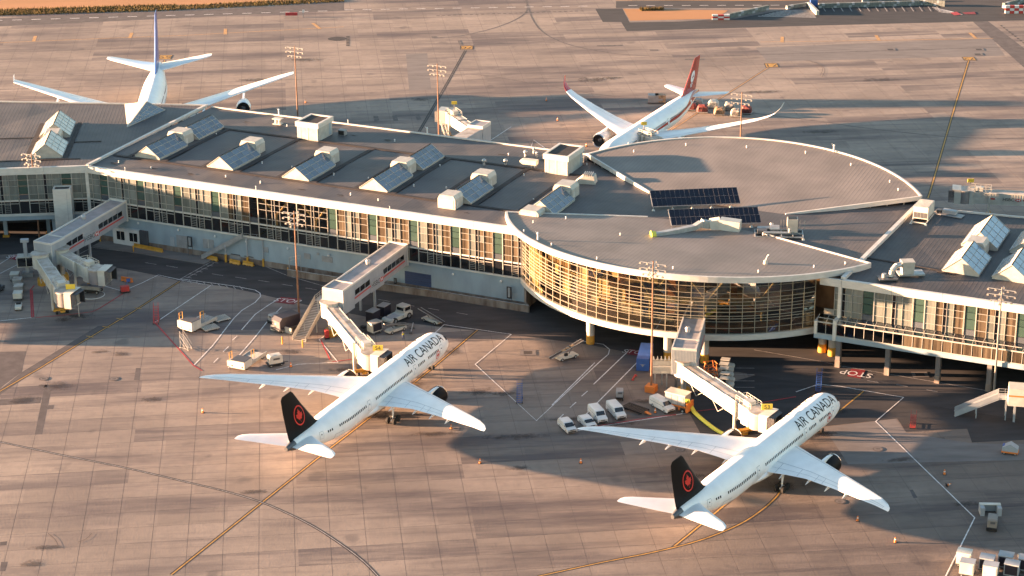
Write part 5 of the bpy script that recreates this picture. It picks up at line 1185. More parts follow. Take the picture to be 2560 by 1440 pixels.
C380 = dict(cone=68.6, belly=(16, 46), bw=4.3, bz=3.4, bh=1.9,
    wing=[(2, 20, 17.5, 4.0, 2.6), (4, 21.5, 16.4, 4.3, 2.3), (9, 25.5, 13, 5.2, 1.6), (15, 30.2, 10, 6.4, 1.1), (25, 37.7, 7, 8.0, .75), (35, 45.3, 4.7, 9.4, .45), (39.4, 48.8, 3.4, 10.0, .25)],
    winglet=[(39.4, 48.9, 3.2, 9.0, .1), (39.5, 50.0, 2.6, 11.6, .1)][::1],
    seams=(6, 12, 18, 25, 32), canoes=(8, 15, 21, 28), stab=[(.8, 58.5, 9.5, 9.5, 1.0), (5, 61.3, 7.6, 9.9, .75), (14, 67.2, 4.2, 10.9, .32), (15.2, 68.6, 2.6, 11.0, .15)],
    fin=[(50, 9.5, 17, .6), (54, 10.6, 14, 1.2), (57, 14.5, 12, 1.05), (62.0, 20.5, 8.2, .7), (64.8, 24.3, 5.9, .42), (65.4, 25.0, 5.0, .22)],
    engines=[(22.0, 14.9, 3.1, 5.6, 1.85, 5.9, 30), (31.0, 25.7, 5.3, 5.8, 2.0, 7.9, 37)], cockpit=[(1.8, 3.2, .5, 1.0)], windows=[(10, 60, 1.15, .65, .1), (12, 56, 1.62, .65, .1)], doors=(9, 20, 40, 60), door_t=(1.5, 1.95), nose_gear=(6, .6), main_gear=[(30, 6.2, 4), (33.5, 2.6, 6)], wheel_r=.7)
BM = dict(AC); BM.update(engine=M['plane_white'], fin=M['plane_blue'], cone=M['plane_white'])
r4 = jet('airliner', 'huge white four engine airliner with tall blue fin, its body hidden behind the west pier', (-97.4, 525.6, -85.7), Fb, C380, BM)
# ------------------------------------------------------------------ boarding bridges
def hexa(mb, x0, x1, y0, zb0, zt0, y1, zb1, zt1, m=0):
    return mb.add([(x0, y0, zb0), (x1, y0, zb0), (x1, y1, zb1), (x0, y1, zb1), (x0, y0, zt0), (x1, y0, zt0), (x1, y1, zt1), (x0, y1, zt1)],
                  [(0, 3, 2, 1), (4, 5, 6, 7), (0, 1, 5, 4), (1, 2, 6, 5), (2, 3, 7, 6), (3, 0, 4, 7)], m)
def hexlogo(mb, o, ax, ay, h, m_red=0, m_white=1):
    """red and white hexagon mark"""
    o = Vector(o); ax = Vector(ax).normalized(); ay = Vector(ay).normalized(); P = lambda x, y: o+ax*(x*h)+ay*(y*h)
    for s in (-1, 1):
        mb.add([P(s*.5, -.5), P(s*1.0, 0), P(s*.5, .5)], [(0, 1, 2)], m_red); mb.add([P(-.5, s*.5), P(.5, s*.5), P(0, 0)], [(0, 1, 2)], m_red)
        mb.add([P(0, 0), P(s*.5, -.5), P(s*.5, .5)], [(0, 1, 2)], m_white)
def fixed_bridge(label, s0, t0, s1, t1, zt0, zt1, h=4.6, w=4.5, sign=True, wins=True):
    a = Vector((*PW(s0, t0), 0)); b = Vector((*PW(s1, t1), 0)); d = b-a; L = d.length; rz = math.atan2(d.y, d.x)-math.pi/2
    t = thing('fixed_bridge', label, 'boarding bridge', a, rz, 'fixed corridor bridges leading out from the terminal')
    Z = lambda y: zt0+(zt1-zt0)*y/L
    ye = L-5.0; c = MB(); hexa(c, -w/2, w/2, 0, zt0-h, zt0-.25, ye, Z(ye)-h-.2, Z(ye)-.25); co = c.build('corridor', M['bridge_wall'], t)
    r = MB(); hexa(r, -w/2+.25, w/2-.25, 0, zt0-.25, zt0-.18, ye, Z(ye)-.25, Z(ye)-.18); r.build('corridor_roof', M['bridge_roof'], t)
    p = MB(); hexa(p, -w/2-.03, -w/2+.25, 0, zt0-.3, zt0+.1, ye, Z(ye)-.3, Z(ye)+.1); hexa(p, w/2-.25, w/2+.03, 0, zt0-.3, zt0+.1, ye, Z(ye)-.3, Z(ye)+.1); p.boxf(-w/2-.1, w/2+.1, -.1, .3, zt0-h-.3, zt0+.25); p.build('roof_kerb', M['fascia'], t)
    e = MB(); e.boxf(-w/2-.15, w/2+.15, ye, L, Z(L)-h-.7, Z(L)+.1); eo = e.build('end_lobby', M['bridge_wall'], t)
    q = MB(); q.boxf(-w/2+.1, w/2-.1, ye+.25, L-.25, Z(L)+.1, Z(L)+.14); q.build('lobby_roof', M['bridge_roof'], eo)
    q = MB()
    for x0, x1, y0, y1 in ((-w/2-.18, -w/2+.08, ye-.03, L+.03), (w/2-.08, w/2+.18, ye-.03, L+.03), (-w/2+.08, w/2-.08, ye-.03, ye+.25), (-w/2+.08, w/2-.08, L-.25, L+.03)): q.boxf(x0, x1, y0, y1, Z(L)-.1, Z(L)+.32)
    for k in (-1, 1): q.boxf(k*(w/2+.15)-.06, k*(w/2+.15)+.06, L-.06, L+.02, Z(L)-h-.7, Z(L)-.1)
    q.build('lobby_kerb', M['fascia'], eo)
    # wall facing the camera: window strip, red stripe, sign
    x = -w/2
    st = MB(); gaps = [(1.5, L*.40), (L*.58, ye-.2)] if sign else [(1.5, ye-.3)]
    for y0, y1 in gaps: hexa(st, x-.04, x-.005, y0, Z(y0)-3.45, Z(y0)-3.1, y1, Z(y1)-3.6, Z(y1)-3.25)
    st.build('red_stripe', M['red_paint'], co)
    if wins:
        for g0, g1 in gaps:
            n = max(2, int((g1-g0)/1.9))
            for k in range(n):
                y0 = g0+.5+(g1-g0-.6)*k/n; y1 = y0+(g1-g0-.6)/n-.25; wmb = MB(); hexa(wmb, x-.05, x-.003, y0, Z(y0)-2.75, Z(y0)-1.6, y1, Z(y1)-2.85, Z(y1)-1.7); wmb.build('corridor_window', M['dark_glass'], co)
                wmb = MB(); hexa(wmb, -x+.003, -x+.05, y0, Z(y0)-2.75, Z(y0)-1.6, y1, Z(y1)-2.85, Z(y1)-1.7); wmb.build('corridor_window', M['dark_glass'], co)
    if sign:
        ym = L*.49; hh = 5.0; MB().boxf(x-.16, x-.05, L*.39, L*.585, Z(ym)-4.9, Z(ym)-2.3).build('sign_panel', M['bridge_wall'], co)
        g = MB(); ax = Vector((0, -1, 0)); ay = Vector((0, 0, 1)); text_flat(g, 'HSBC', 1.6, (x-.17, ym+.75, Z(ym)-3.4), ax, ay, 0); hexlogo(g, (x-.17, ym-2.0, Z(ym)-3.4), ax, ay, 1.05, 1, 2)
        g.build('sign_lettering', [M['fan_black'], M['red_paint'], M['white_paint']], co)
    vt = MB(); vt.cyl((.4, L*.45, Z(L*.45)-.2), (.4, L*.45, Z(L*.45)+.55), .45, .45, 12); vt.cyl((.4, L*.45, Z(L*.45)+.55), (.4, L*.45, Z(L*.45)+.95), .6, .35, 12); vt.build('roof_fan', M['galv'], t, smooth=True)
    for y in (L*.5, L-2.6):
        for k in (-1, 1):
            cb = MB(); cb.boxf(k*(w/2-.5)-.22, k*(w/2-.5)+.22, y-.22, y+.22, 0, Z(y)-h); cb.build('leg', M['steel_dark'] if y > L*.7 else M['bridge_wall'], t)
    return t, L
fb1 = fixed_bridge('grey corridor bridge with bank sign leading to the twin boarding bridges', 8.5, -.1, 7.8, -28.6, 10.95, 9.45)
fb2 = fixed_bridge('grey corridor bridge with bank sign, its lobby above the long cream stairs', 82.4, -.1, 82.6, -30.0, 10.7, 10.2)
fb3 = fixed_bridge('short corridor bridge leaving the round hall above the blue container', 156.7, -14.3, 160.7, -31.0, 10.35, 10.2, sign=False, wins=False)
d = MB()
for k in range(16): d.boxf(-2.3+k*.29, -2.24+k*.29, fb3[1]+.01, fb3[1]+.05, 5.2, 10.0)
d.build('wall_ribs', M['fascia'], fb3[0])
def tread_stair(name, label, top, bot, w, n, mat='cream_paint', group='stairs', legs=True, solid=True, landing=0.0, treadmat='cream_paint', cat='stairs'):
    """straight metal stair: +x runs down from the landing"""
    dx, dy = bot[0]-top[0], bot[1]-top[1]; L = math.hypot(dx, dy); h = top[2]; rz = math.atan2(dy, dx)
    t = thing(name, label, cat, (top[0], top[1], 0), rz, group)
    for k in (-1, 1):
        s = MB(); s.beam((0, k*w/2, h-.1), (L, k*w/2, .15), .1, .4); s.build('stringer', M[mat], t)
        r = MB()
        if solid:
            r.add([(0, k*(w/2+.03), h), (L, k*(w/2+.03), .1), (L, k*(w/2+.03), 1.1), (0, k*(w/2+.03), h+1.05), (0, k*(w/2+.07), h), (L, k*(w/2+.07), .1), (L, k*(w/2+.07), 1.1), (0, k*(w/2+.07), h+1.05)], [(0, 1, 2, 3), (7, 6, 5, 4), (3, 2, 6, 7), (0, 3, 7, 4), (1, 5, 6, 2)])
        else:
            for z in (.55, 1.05): r.beam((0, k*w/2, h+z), (L, k*w/2, z), .05, .05)
            m_ = max(3, int(L/1.3))
            for i in range(m_+1): u = i/m_; r.beam((L*u, k*w/2, h*(1-u)), (L*u, k*w/2, h*(1-u)+1.05), .05, .05)
        if landing:
            for z in (.1, .55, 1.05): r.beam((-landing, k*w/2, h+z), (0, k*w/2, h+z), .06, .06)
            for i in range(4): r.beam((-landing+landing*i/3, k*w/2, h), (-landing+landing*i/3, k*w/2, h+1.05), .06, .06)
        r.build('handrail', M[mat], t)
    tr = MB()
    for i in range(n): u = (i+.5)/n; tr.boxf(L*u-.14, L*u+.14, -w/2+.05, w/2-.05, h*(1-u)-.03, h*(1-u)+.02)
    to = tr.build('treads', M[treadmat], t)
    if landing: MB().boxf(-landing, .05, -w/2, w/2, h-.25, h).build('landing', M[mat], t)
    if legs:
        for u in ((-.4*landing/L if landing else .05), .5):
            for k in (-1, 1): MB().boxf(L*u-.09, L*u+.09, k*w/2-.09, k*w/2+.09, 0, h*(1-max(0, u))-.2).build('leg', M[mat], t)
    return t
def jetbridge(label, rot, cab, zr, zc, face, num=None, nt=3, seg=None, stairs=True, rails=True, wheels=True, wheel_u=.84, wall='jet_white', roofm='jet_roof', fliptext=False, lift=True, text=None, base=True, glass=False, post=True):
    a = Vector((rot[0], rot[1], 0)); b = Vector((cab[0], cab[1], 0)); d = b-a; L = d.length; rz = math.atan2(d.y, d.x)
    t = thing('boarding_bridge', label, 'boarding bridge', a, rz, 'telescoping boarding bridges')
    Z = lambda x: zr+(zc-zr)*x/L
    r = MB(); r.cyl((0, 0, zr-.3), (0, 0, zr+2.9), 1.9, n=20); ro = r.build('rotunda', M[wall], t, smooth=True); MB().cyl((0, 0, zr+2.9), (0, 0, zr+3.1), 2.15, n=20).build('rotunda_roof', M['jet_roof'], ro)
    if base:
        c = MB(); c.cyl((0, 0, 0), (0, 0, zr-.3), .55, n=14); c.build('support_column', M['galv'], t, smooth=True); MB().cyl((0, 0, 0), (0, 0, 1.5), 1.25, n=14).build('column_base', M['yellow_paint'], t, smooth=True)
    x0 = 1.5; xe = L-1.7; n = nt
    for k in range(n):
        xa = x0+(xe-x0)*k/n; xb = x0+(xe-x0)*(k+1)/n+(.25 if k < n-1 else 0); w = 2.5+.22*k; h = 2.5+.2*k; m = MB()
        rg = [[(x, -w/2, Z(x)-.2), (x, w/2, Z(x)-.2), (x, w/2, Z(x)-.2+h), (x, -w/2, Z(x)-.2+h)] for x in (xa, xb)]; m.rings(rg); mo = m.build('tunnel', M['dark_glass' if glass and k == 0 else wall], t)
        rf = MB(); rf.add([(xa+.05, -w/2+.1, Z(xa)+h-.19), (xb-.05, -w/2+.1, Z(xb)+h-.19), (xb-.05, w/2-.1, Z(xb)+h-.19), (xa+.05, w/2-.1, Z(xa)+h-.19), (xa+.05, 0, Z(xa)+h-.12), (xb-.05, 0, Z(xb)+h-.12)], [(0, 1, 5, 4), (4, 5, 2, 3)]); rf.build('tunnel_roof', M[roofm], mo)
        rb = MB(); nr = int((xb-xa)/.62)
        for i in range(nr+1):
            x = xa+(xb-xa)*i/max(1, nr)
            for s in (-1, 1): rb.boxf(x-.09, x+.09, s*w/2-.05, s*w/2+.05, Z(x)-.1, Z(x)-.3+h)
        for s in (-1, 1): rb.beam((xa, s*w/2, Z(xa)-.15), (xb, s*w/2, Z(xb)-.15), .16, .22); rb.beam((xa, s*w/2, Z(xa)-.22+h), (xb, s*w/2, Z(xb)-.22+h), .16, .2)
        rb.boxf(xb-.25, xb+.05, -w/2-.1, w/2+.1, Z(xb)-.4, Z(xb)+h-.1) if k < n-1 else None
        rb.build('tunnel_ribs', M[wall], mo)
    # cable loops under the tunnels
    cl = MB()
    for k in range(n-1):
        xa = x0+(xe-x0)*(k+.35)/n; xb = x0+(xe-x0)*(k+1.1)/n; xm = (xa+xb)/2; cl.tube([(xa, -1.5, Z(xa)+.6), (xm, -1.6, Z(xm)-1.6), (xb, -1.5, Z(xb)+.5)], .06, 6)
    cl.build('cable_loop', M['cream_paint'], t)
    cb = MB(); cb.cyl((L, 0, zc-.3), (L, 0, zc+2.7), 1.95, n=24); co = cb.build('cab', M['grey_cab'], t, smooth=True)
    MB().cyl((L, 0, zc+2.7), (L, 0, zc+3.0), 2.15, n=24).build('cab_roof', M[roofm], co, smooth=True)
    q = MB(); q.boxf(L-2.3, L-1.2, -1.7, 1.7, zc-.5, zc+2.95); q.boxf(L-3.6, L-2.3, -1.75, -1.4, zc-.6, zc+2.6); q.build('cab_frame', M[wall], co)
    fa = math.radians(face)-rz; cf, sf = math.cos(fa), math.sin(fa); X = lambda u, v, z: (L+u*cf-v*sf, u*sf+v*cf, z)
    hd = MB()
    for v0, v1 in ((-2.0, -1.7), (1.7, 2.0)): hd.add([X(.8, v0, zc-.4), X(2.4, v0, zc-.4), X(2.4, v1, zc-.4), X(.8, v1, zc-.4), X(.8, v0, zc+2.9), X(2.4, v0, zc+2.9), X(2.4, v1, zc+2.9), X(.8, v1, zc+2.9)], [(0, 3, 2, 1), (4, 5, 6, 7), (0, 1, 5, 4), (1, 2, 6, 5), (2, 3, 7, 6), (3, 0, 4, 7)])
    hd.add([X(.8, -2.0, zc+2.9), X(2.4, -2.0, zc+2.9), X(2.4, 2.0, zc+2.9), X(.8, 2.0, zc+2.9), X(.8, -2.0, zc+3.15), X(2.9, -2.0, zc+3.25), X(2.9, 2.0, zc+3.25), X(.8, 2.0, zc+3.15)], [(0, 3, 2, 1), (4, 5, 6, 7), (0, 1, 5, 4), (1, 2, 6, 5), (2, 3, 7, 6), (3, 0, 4, 7)])
    hd.add([X(.8, -1.7, zc-.4), X(2.4, -1.7, zc-.4), X(2.4, 1.7, zc-.4), X(.8, 1.7, zc-.4), X(.8, -1.7, zc-.15), X(2.4, -1.7, zc-.15), X(2.4, 1.7, zc-.15), X(.8, 1.7, zc-.15)], [(0, 3, 2, 1), (4, 5, 6, 7), (0, 1, 5, 4), (1, 2, 6, 5), (2, 3, 7, 6), (3, 0, 4, 7)])
    ho = hd.build('hood', M[wall], co)
    bl = MB()
    for k in range(7):
        u = 2.4+k*.2; z = zc+3.0-.02*k; w_ = 2.0-.03*k
        for s in (-1, 1): bl.add([X(u, s*w_, zc-.1), X(u+.13, s*(w_-.05), zc-.1), X(u+.13, s*(w_-.05), z), X(u, s*w_, z), X(u, s*(w_-.25), zc-.1), X(u, s*(w_-.25), z)], [(0, 1, 2, 3), (0, 3, 5, 4)])
        bl.add([X(u, -w_, z), X(u+.13, -w_, z-.03), X(u+.13, w_, z-.03), X(u, w_, z), X(u, -w_, z-.25), X(u, w_, z-.25)], [(0, 1, 2, 3), (0, 3, 5, 4)])
    bl.build('bellows', M['steel_dark'], co)
    if rails:
        rl = MB(); xa = L-6.2; xb = L-1.2; zz = Z(L-3)+2.95
        for s in (-1.2, 1.2):
            for z in (.5, 1.0): rl.beam((xa, s, zz+z), (xb, s, zz+z), .06, .06)
            for k in range(5): x = xa+(xb-xa)*k/4; rl.beam((x, s, zz-.2), (x, s, zz+1.0), .06, .06)
        for x in (xa, xb):
            for z in (.5, 1.0): rl.beam((x, -1.2, zz+z), (x, 1.2, zz+z), .06, .06)
        rl.build('roof_railing', M['jet_white'], t)
        MB().boxf(L-4.4, L-2.6, -.7, .9, zz-.25, zz+.7).build('cooling_unit', M['jet_white'], t)
    if lift:
        lx = x0+(xe-x0)*wheel_u; lf = MB()
        for s in (-1, 1): lf.boxf(lx-.22, lx+.22, s*1.9-.2, s*1.9+.2, 1.0, Z(lx)+2.9)
        lf.boxf(lx-.3, lx+.3, -1.9, 1.9, Z(lx)-.75, Z(lx)-.3); lf.build('lift_column', M[wall], t)
        bg_ = MB(); bg_.boxf(lx-.45, lx+.45, -1.9, 1.9, .75, 1.25); bg_.boxf(lx-1.1, lx+1.1, -.5, .5, .55, 1.0)
        for s in (-1, 1): bg_.beam((lx-.9, s*1.3, .7), (lx+.2, s*1.6, 2.6), .14, .14)
        bo = bg_.build('wheel_bogie', M['yellow_paint'], t)
        for s in (-1, 1): wm = MB(); wheel(wm, (lx, s*1.15, .55), .55, .45); wm.build('wheel', M['tyre'], bo, smooth=True)
    if stairs:
        st = MB(); x1 = L-2.2; x2 = x1-4.2; y = 2.9
        for s in (-.5, .5): st.beam((x1, y+s, zc-.2), (x2, y+s, .2), .08, .22); st.beam((x1, y+s, zc+.8), (x2, y+s, 1.2), .05, .05); st.beam((x1, y+s, zc+.3), (x2, y+s, .7), .04, .04)
        for k in range(14): u = (k+.5)/14; st.boxf(x1+(x2-x1)*u-.12, x1+(x2-x1)*u+.12, y-.45, y+.45, (zc-.2)*(1-u)+.15, (zc-.2)*(1-u)+.2)
        st.boxf(x1, x1+1.3, 1.3, y+.5, zc-.3, zc-.2)
        for s in (x1, x1+1.3): st.beam((s, y+.5, zc-.3), (s, y+.5, zc+.9), .06, .06)
        st.beam((x1, y+.5, zc+.9), (x1+1.3, y+.5, zc+.9), .06, .06); st.beam((x1+.6, y, 0), (x1+.6, y, zc-.3), .12, .12); st.build('service_stair', M['cream_paint'], t)
    if num is not None or post:
        s_ = MB(); Wx = math.cos(rz); 
        # sign board standing on the cab roof, square to the world's camera side
        vx = Vector((math.cos(-rz), math.sin(-rz), 0)); o = Vector((L, 0, zc+(3.1 if num is not None else 4.6)))+vx*1.3; up = Vector((0, 0, 1)); fw = Vector((math.sin(-rz), -math.cos(-rz), 0))
        if num is None: fw = -fw
        kk = 1.0 if num is not None else .75
        for du, dv in ((0, 0),): s_.add([o-vx*kk-up*0, o+vx*kk, o+vx*kk+up*1.15*kk, o-vx*kk+up*1.15*kk, o-vx*kk-fw*.2, o+vx*kk-fw*.2, o+vx*kk+up*1.15*kk-fw*.2, o-vx*kk+up*1.15*kk-fw*.2], [(0, 1, 2, 3), (7, 6, 5, 4), (3, 2, 6, 7), (0, 3, 7, 4), (1, 5, 6, 2), (0, 4, 5, 1)], 0)
        if num: text_flat(s_, num, 1.15, o+up*.56+fw*.03, vx, up, 1)
        if num is None: s_.beam(o, o-up*1.8, .15, .15, 2)
        s_.build('gate_sign', [M['sign_yellow'], M['fan_black'], M['steel_dark']], co)
    if text:
        xm = text; g = MB(); y = -1.5; k = -1
        vx = Vector((1, 0, 0)) if math.cos(rz) > 0 else Vector((-1, 0, 0)); yy = (-1.5 if math.cos(rz) > 0 else 1.5)
        text_flat(g, 'HSBC', 1.1, (xm-vx.x*.4, yy*1.02, Z(xm)+1.15), vx, (0, 0, 1), 0); hexlogo(g, (xm+vx.x*1.9, yy*1.02, Z(xm)+1.15), vx, (0, 0, 1), .75, 1, 2)
        for q in (-4.0, 3.6): g.add([(xm+vx.x*q-.5, yy*1.02, Z(xm)+1.0), (xm+vx.x*q+.5, yy*1.02, Z(xm)+1.0), (xm+vx.x*q+.5, yy*1.02, Z(xm)+1.35), (xm+vx.x*q-.5, yy*1.02, Z(xm)+1.35)], [(0, 1, 2, 3)], 1)
        g.build('side_lettering', [M['fan_black'], M['red_paint'], M['white_paint']], t)
    return t
jetbridge('sunlit boarding bridge with yellow sign 54 reaching the left airliner', (-38.0, 404.7), (-27.8, 378.4), 4.7, 4.3, -25, '54', text=None, stairs=True)
jetbridge('sunlit boarding bridge with yellow sign 53 reaching the right airliner', (33.2, 372.0), (45.2, 348.4), 4.7, 4.3, -34, '53')
jetbridge('empty boarding bridge pointing at the viewer with open cab and orange wheels, far left', (-105.0, 436.6), (-95.2, 414.2), 4.5, 4.2, -20, '', glass=False, num_=None) if False else jetbridge('empty boarding bridge pointing toward the viewer with yellow wheel frame, far left', (-105.0, 436.6), (-95.2, 414.2), 4.5, 4.2, -18, '')
jetbridge('shorter empty boarding bridge to the right of the twin pair at far left', (-101.0, 439.3), (-90.6, 427.2), 4.7, 4.3, -12, None, nt=2, stairs=False, wheel_u=.6, post=False)
jetbridge('cream boarding bridge standing behind the long pier beside the parking line', (-9.4, 531.0), (-16.5, 548.0), 4.8, 4.4, 165, None, nt=2, wall='jet_white', base=True)
jetbridge('boarding bridge at the nose of the red tailed airliner behind the leaf roof', (43.0, 514.5), (33.8, 526.4), 4.8, 4.4, 152, None, nt=2, stairs=False)
jetbridge('shaded boarding bridge with bank lettering behind the east pier at the right edge', (138.0, 469.0), (109.0, 475.6), 4.8, 4.4, 168, None, nt=2, stairs=False, text=19.0)
jetbridge('boarding bridge meeting the huge airliner behind the west pier', (-72.0, 541.0), (-86.5, 545.5), 4.8, 4.6, 184, None, nt=2, stairs=False, rails=False)
# lobby boxes of the bridges behind the pier
def lobby(label, cx, cy, rz, w, l, z, corr=0.0):
    t = thing('bridge_lobby', label, 'boarding bridge', (cx, cy, 0), rz, 'fixed corridor bridges leading out from the terminal')
    MB().boxf(-w/2, w/2, -l/2, l/2, 3.6, z).build('lobby', M['bridge_wall'], t); MB().boxf(-w/2+.2, w/2-.2, -l/2+.2, l/2-.2, z, z+.04).build('lobby_roof', M['bridge_roof'], t)
    q = MB()
    for x0, x1, y0, y1 in ((-w/2-.05, -w/2+.2, -l/2-.05, l/2+.05), (w/2-.2, w/2+.05, -l/2-.05, l/2+.05), (-w/2+.2, w/2-.2, -l/2-.05, -l/2+.2), (-w/2+.2, w/2-.2, l/2-.2, l/2+.05)): q.boxf(x0, x1, y0, y1, z-.7, z+.2)
    q.build('lobby_kerb', M['fascia'], t)
    for k in (-1, 1): MB().boxf(k*(w/2-.4)-.25, k*(w/2-.4)+.25, -.25, .25, 0, 3.6).build('leg', M['bridge_wall'], t)
    if corr:
        MB().boxf(-w/2+.1, w/2-.1, -l/2-corr, -l/2, 4.6, z-.6).build('corridor', M['bridge_wall'], t); MB().boxf(-w/2+.3, w/2-.3, -l/2-corr, -l/2-.02, z-.6, z-.55).build('corridor_roof', M['jet_roof'], t)
lobby('grey blue lobby box behind the long pier at the cream boarding bridge', -8.2, 527.8, math.radians(65-90), 4.4, 5.0, 9.4, 22)
lobby('bridge lobby partly hidden behind the west pier beside the huge airliner', -69.0, 537.0, math.radians(-6), 5.0, 8.0, 8.6, 8)
# ---- stairs
p = G(803, 752, 5.0); q = G(748, 853, 0)
tread_stair('outdoor_stairs', 'long cream metal stairs descending from the lobby beside bridge 54', (p[0], p[1], 5.0), (q[0], q[1], 0), 2.9, 26, landing=3.2)
p = G(610, 590, 6.55); q = G(508, 642, 0.3)
ws = tread_stair('outdoor_stairs', 'grey stairs and landing on yellow footed posts against the terminal wall', (p[0], p[1], 6.5), (q[0], q[1], 0), 1.8, 26, mat='grey_paint', landing=5.5, legs=False, treadmat='steel_dark')
for x in (-5.0, -1.0, 4.5):
    for y in (-.9, .9):
        l_ = MB().boxf(x-.13, x+.13, y-.13, y+.13, 1.9, 6.3*(1-max(0, x)/14)).build('leg', M['bridge_wall'], ws); MB().boxf(x-.2, x+.2, y-.2, y+.2, 0, 1.9).build('yellow_foot', M['yellow_paint'], l_)
p = G(2497, 990, 4.4); q = G(2386, 1036, 0)
es = tread_stair('outdoor_stairs', 'shaded metal stairs climbing to the cream bridge end at the right edge', (p[0], p[1], 4.4), (q[0], q[1], 0), 2.2, 24, mat='bridge_wall', landing=3.6, treadmat='galv')
p = G(2590, 1010, 4.0); t = thing('bridge_lobby', 'cream bridge end box with red stripe cut by the right edge', 'boarding bridge', (p[0], p[1], 0), math.radians(-12), 'fixed corridor bridges leading out from the terminal')
MB().boxf(-5.2, 8, -1.6, 1.8, 3.9, 7.4).build('lobby', M['jet_white'], t); MB().boxf(-5.22, 8, -1.64, -1.605, 5.8, 6.1).build('red_stripe', M['orange_paint'], t); MB().boxf(-4, -3.6, -.2, .2, 0, 3.9).build('leg', M['bridge_wall'], t); MB().boxf(5, 5.4, -.2, .2, 0, 3.9).build('leg', M['bridge_wall'], t)

# ------------------------------------------------------------------ floodlight masts
def mast(label, x, y, h, rz=0.0, style=0, base=False, mat='pole_rust'):
    t = thing('floodlight_mast', label, 'light pole', (x, y, 0), rz, 'tall floodlight masts around the terminal')
    po = MB(); po.cyl((0, 0, 0), (0, 0, h), .24, .11, 10); po.build('pole', M[mat], t, smooth=True)
    if base: MB().boxf(-1, 1, -1, 1, 0, 1.3).build('base_block', M['orange_paint'], t)
    L = MB()
    for k in range(3):
        z = h-.5-k*1.15; w = 2.6 if k < 2 else 2.0; a = MB(); a.beam((-w, 0, z), (w, 0, z), .10, .10)
        if style == 0: a.beam((0, -w*.7, z), (0, w*.7, z), .10, .10)
        ao = a.build('crossarm', M['galv'], t)
        for x_, y_ in ([(-w, 0), (-w*.45, 0), (w*.45, 0), (w, 0)]+([(0, -w*.7), (0, w*.7)] if style == 0 else [])):
            l_ = MB(); l_.taper((x_, y_-.15, z-.32), (.46, .38), (.26, .22), .32, 0); l_.boxf(x_-.2, x_+.2, y_-.32, y_+.02, z-.335, z-.322, 1); l_.build('floodlight', [M['pole_white'], M['dark_glass']], ao)
    return t
for (x, y, h, lab) in ((748, 795, 24.2, 'floodlight mast left of the cream stairs in front of the long pier'), (1628, 978, 27.2, 'tallest floodlight mast in front of the round hall by the blue container'), (99, 600, 21.6, 'floodlight mast at the far left in front of the west pier'), (2484, 988, 22.5, 'floodlight mast in front of the east pier at the right')):
    q = G(x, y, 0); mast(lab, q[0], q[1], h, TR, 0, base=(x == 1628), mat='pole_rust' if x != 2484 else 'pole_white')
for (x, y, h, lab) in ((1093, 160, 24, 'floodlight mast behind the long pier beside the cream boarding bridge'), (736, 115, 24, 'floodlight mast behind the pier at the wing tip of the huge airliner'), (1855, 231, 24, 'floodlight mast behind the round hall beside the netted cargo pallets')):
    q = G(x, y, h); mast(lab, q[0], q[1], h, TR, 1)
# short camera posts with yellow boards along the facades
def campost(px, py, h, label, zb=0.0):
    q = G(px, py, 0); t = thing('camera_post', label, 'camera post', (q[0], q[1], 0), TR, 'camera posts with yellow number boards')
    MB().cyl((0, 0, 0), (0, 0, h), .13, n=8).build('post', M['galv'], t); MB().boxf(-.9, .9, -.12, .02, h-2.0, h-1.1).build('number_board', M['sign_yellow'], t)
    m_ = MB(); m_.boxf(-.35, .35, -.4, .3, h-.6, h+.4); m_.sphere((0, -.2, h+.7), .4, 0, 8, 5); m_.cyl((0, 0, h+.3), (0, 0, h+1.6), .06, n=6); m_.build('camera', M['pole_white'], t, smooth=True)
campost(552, 640, 9.6, 'camera post with yellow board in front of the pier left of the wall stairs'); campost(1277, 745, 9.6, 'brown camera post beside the round hall at the pier end'); campost(2222, 905, 9.4, 'camera post with yellow board at the column of the east pier')

# railed service platform by the lobby of the round hall's bridge
a = G(1630, 925, 3.9); b = G(1682, 925, 3.9); t = thing('service_deck', 'cream railed service platform on posts between the blue container and bridge 53', 'platform', (a[0], a[1], 0), math.atan2(b[1]-a[1], b[0]-a[0])); L = math.hypot(b[0]-a[0], b[1]-a[1])
MB().boxf(0, L, -.9, 2.2, 3.5, 3.8).build('deck', M['cream_paint'], t)
for y in (-.9, 2.2):
    m_ = MB(); m_.beam((0, y, 5.1), (L, y, 5.1), .09, .09); [m_.boxf(L*k/5-.05, L*k/5+.05, y-.05, y+.05, 3.8, 5.1) for k in range(6)]; m_.boxf(0, L, y-.03, y+.03, 3.9, 4.9); m_.build('railing', M['cream_paint'], t)
for k in range(5): MB().taper((.4+.75*k, 2.0, 5.1), (.5, .1), (.08, .08), .9).build('canvas_peak', M['cream_paint'], t)
for x, y in ((.6, -.6), (L-1.2, -.6), (L*.5, 1.8)): MB().boxf(x-.14, x+.14, y-.14, y+.14, 0, 3.5).build('leg', M['galv'], t)
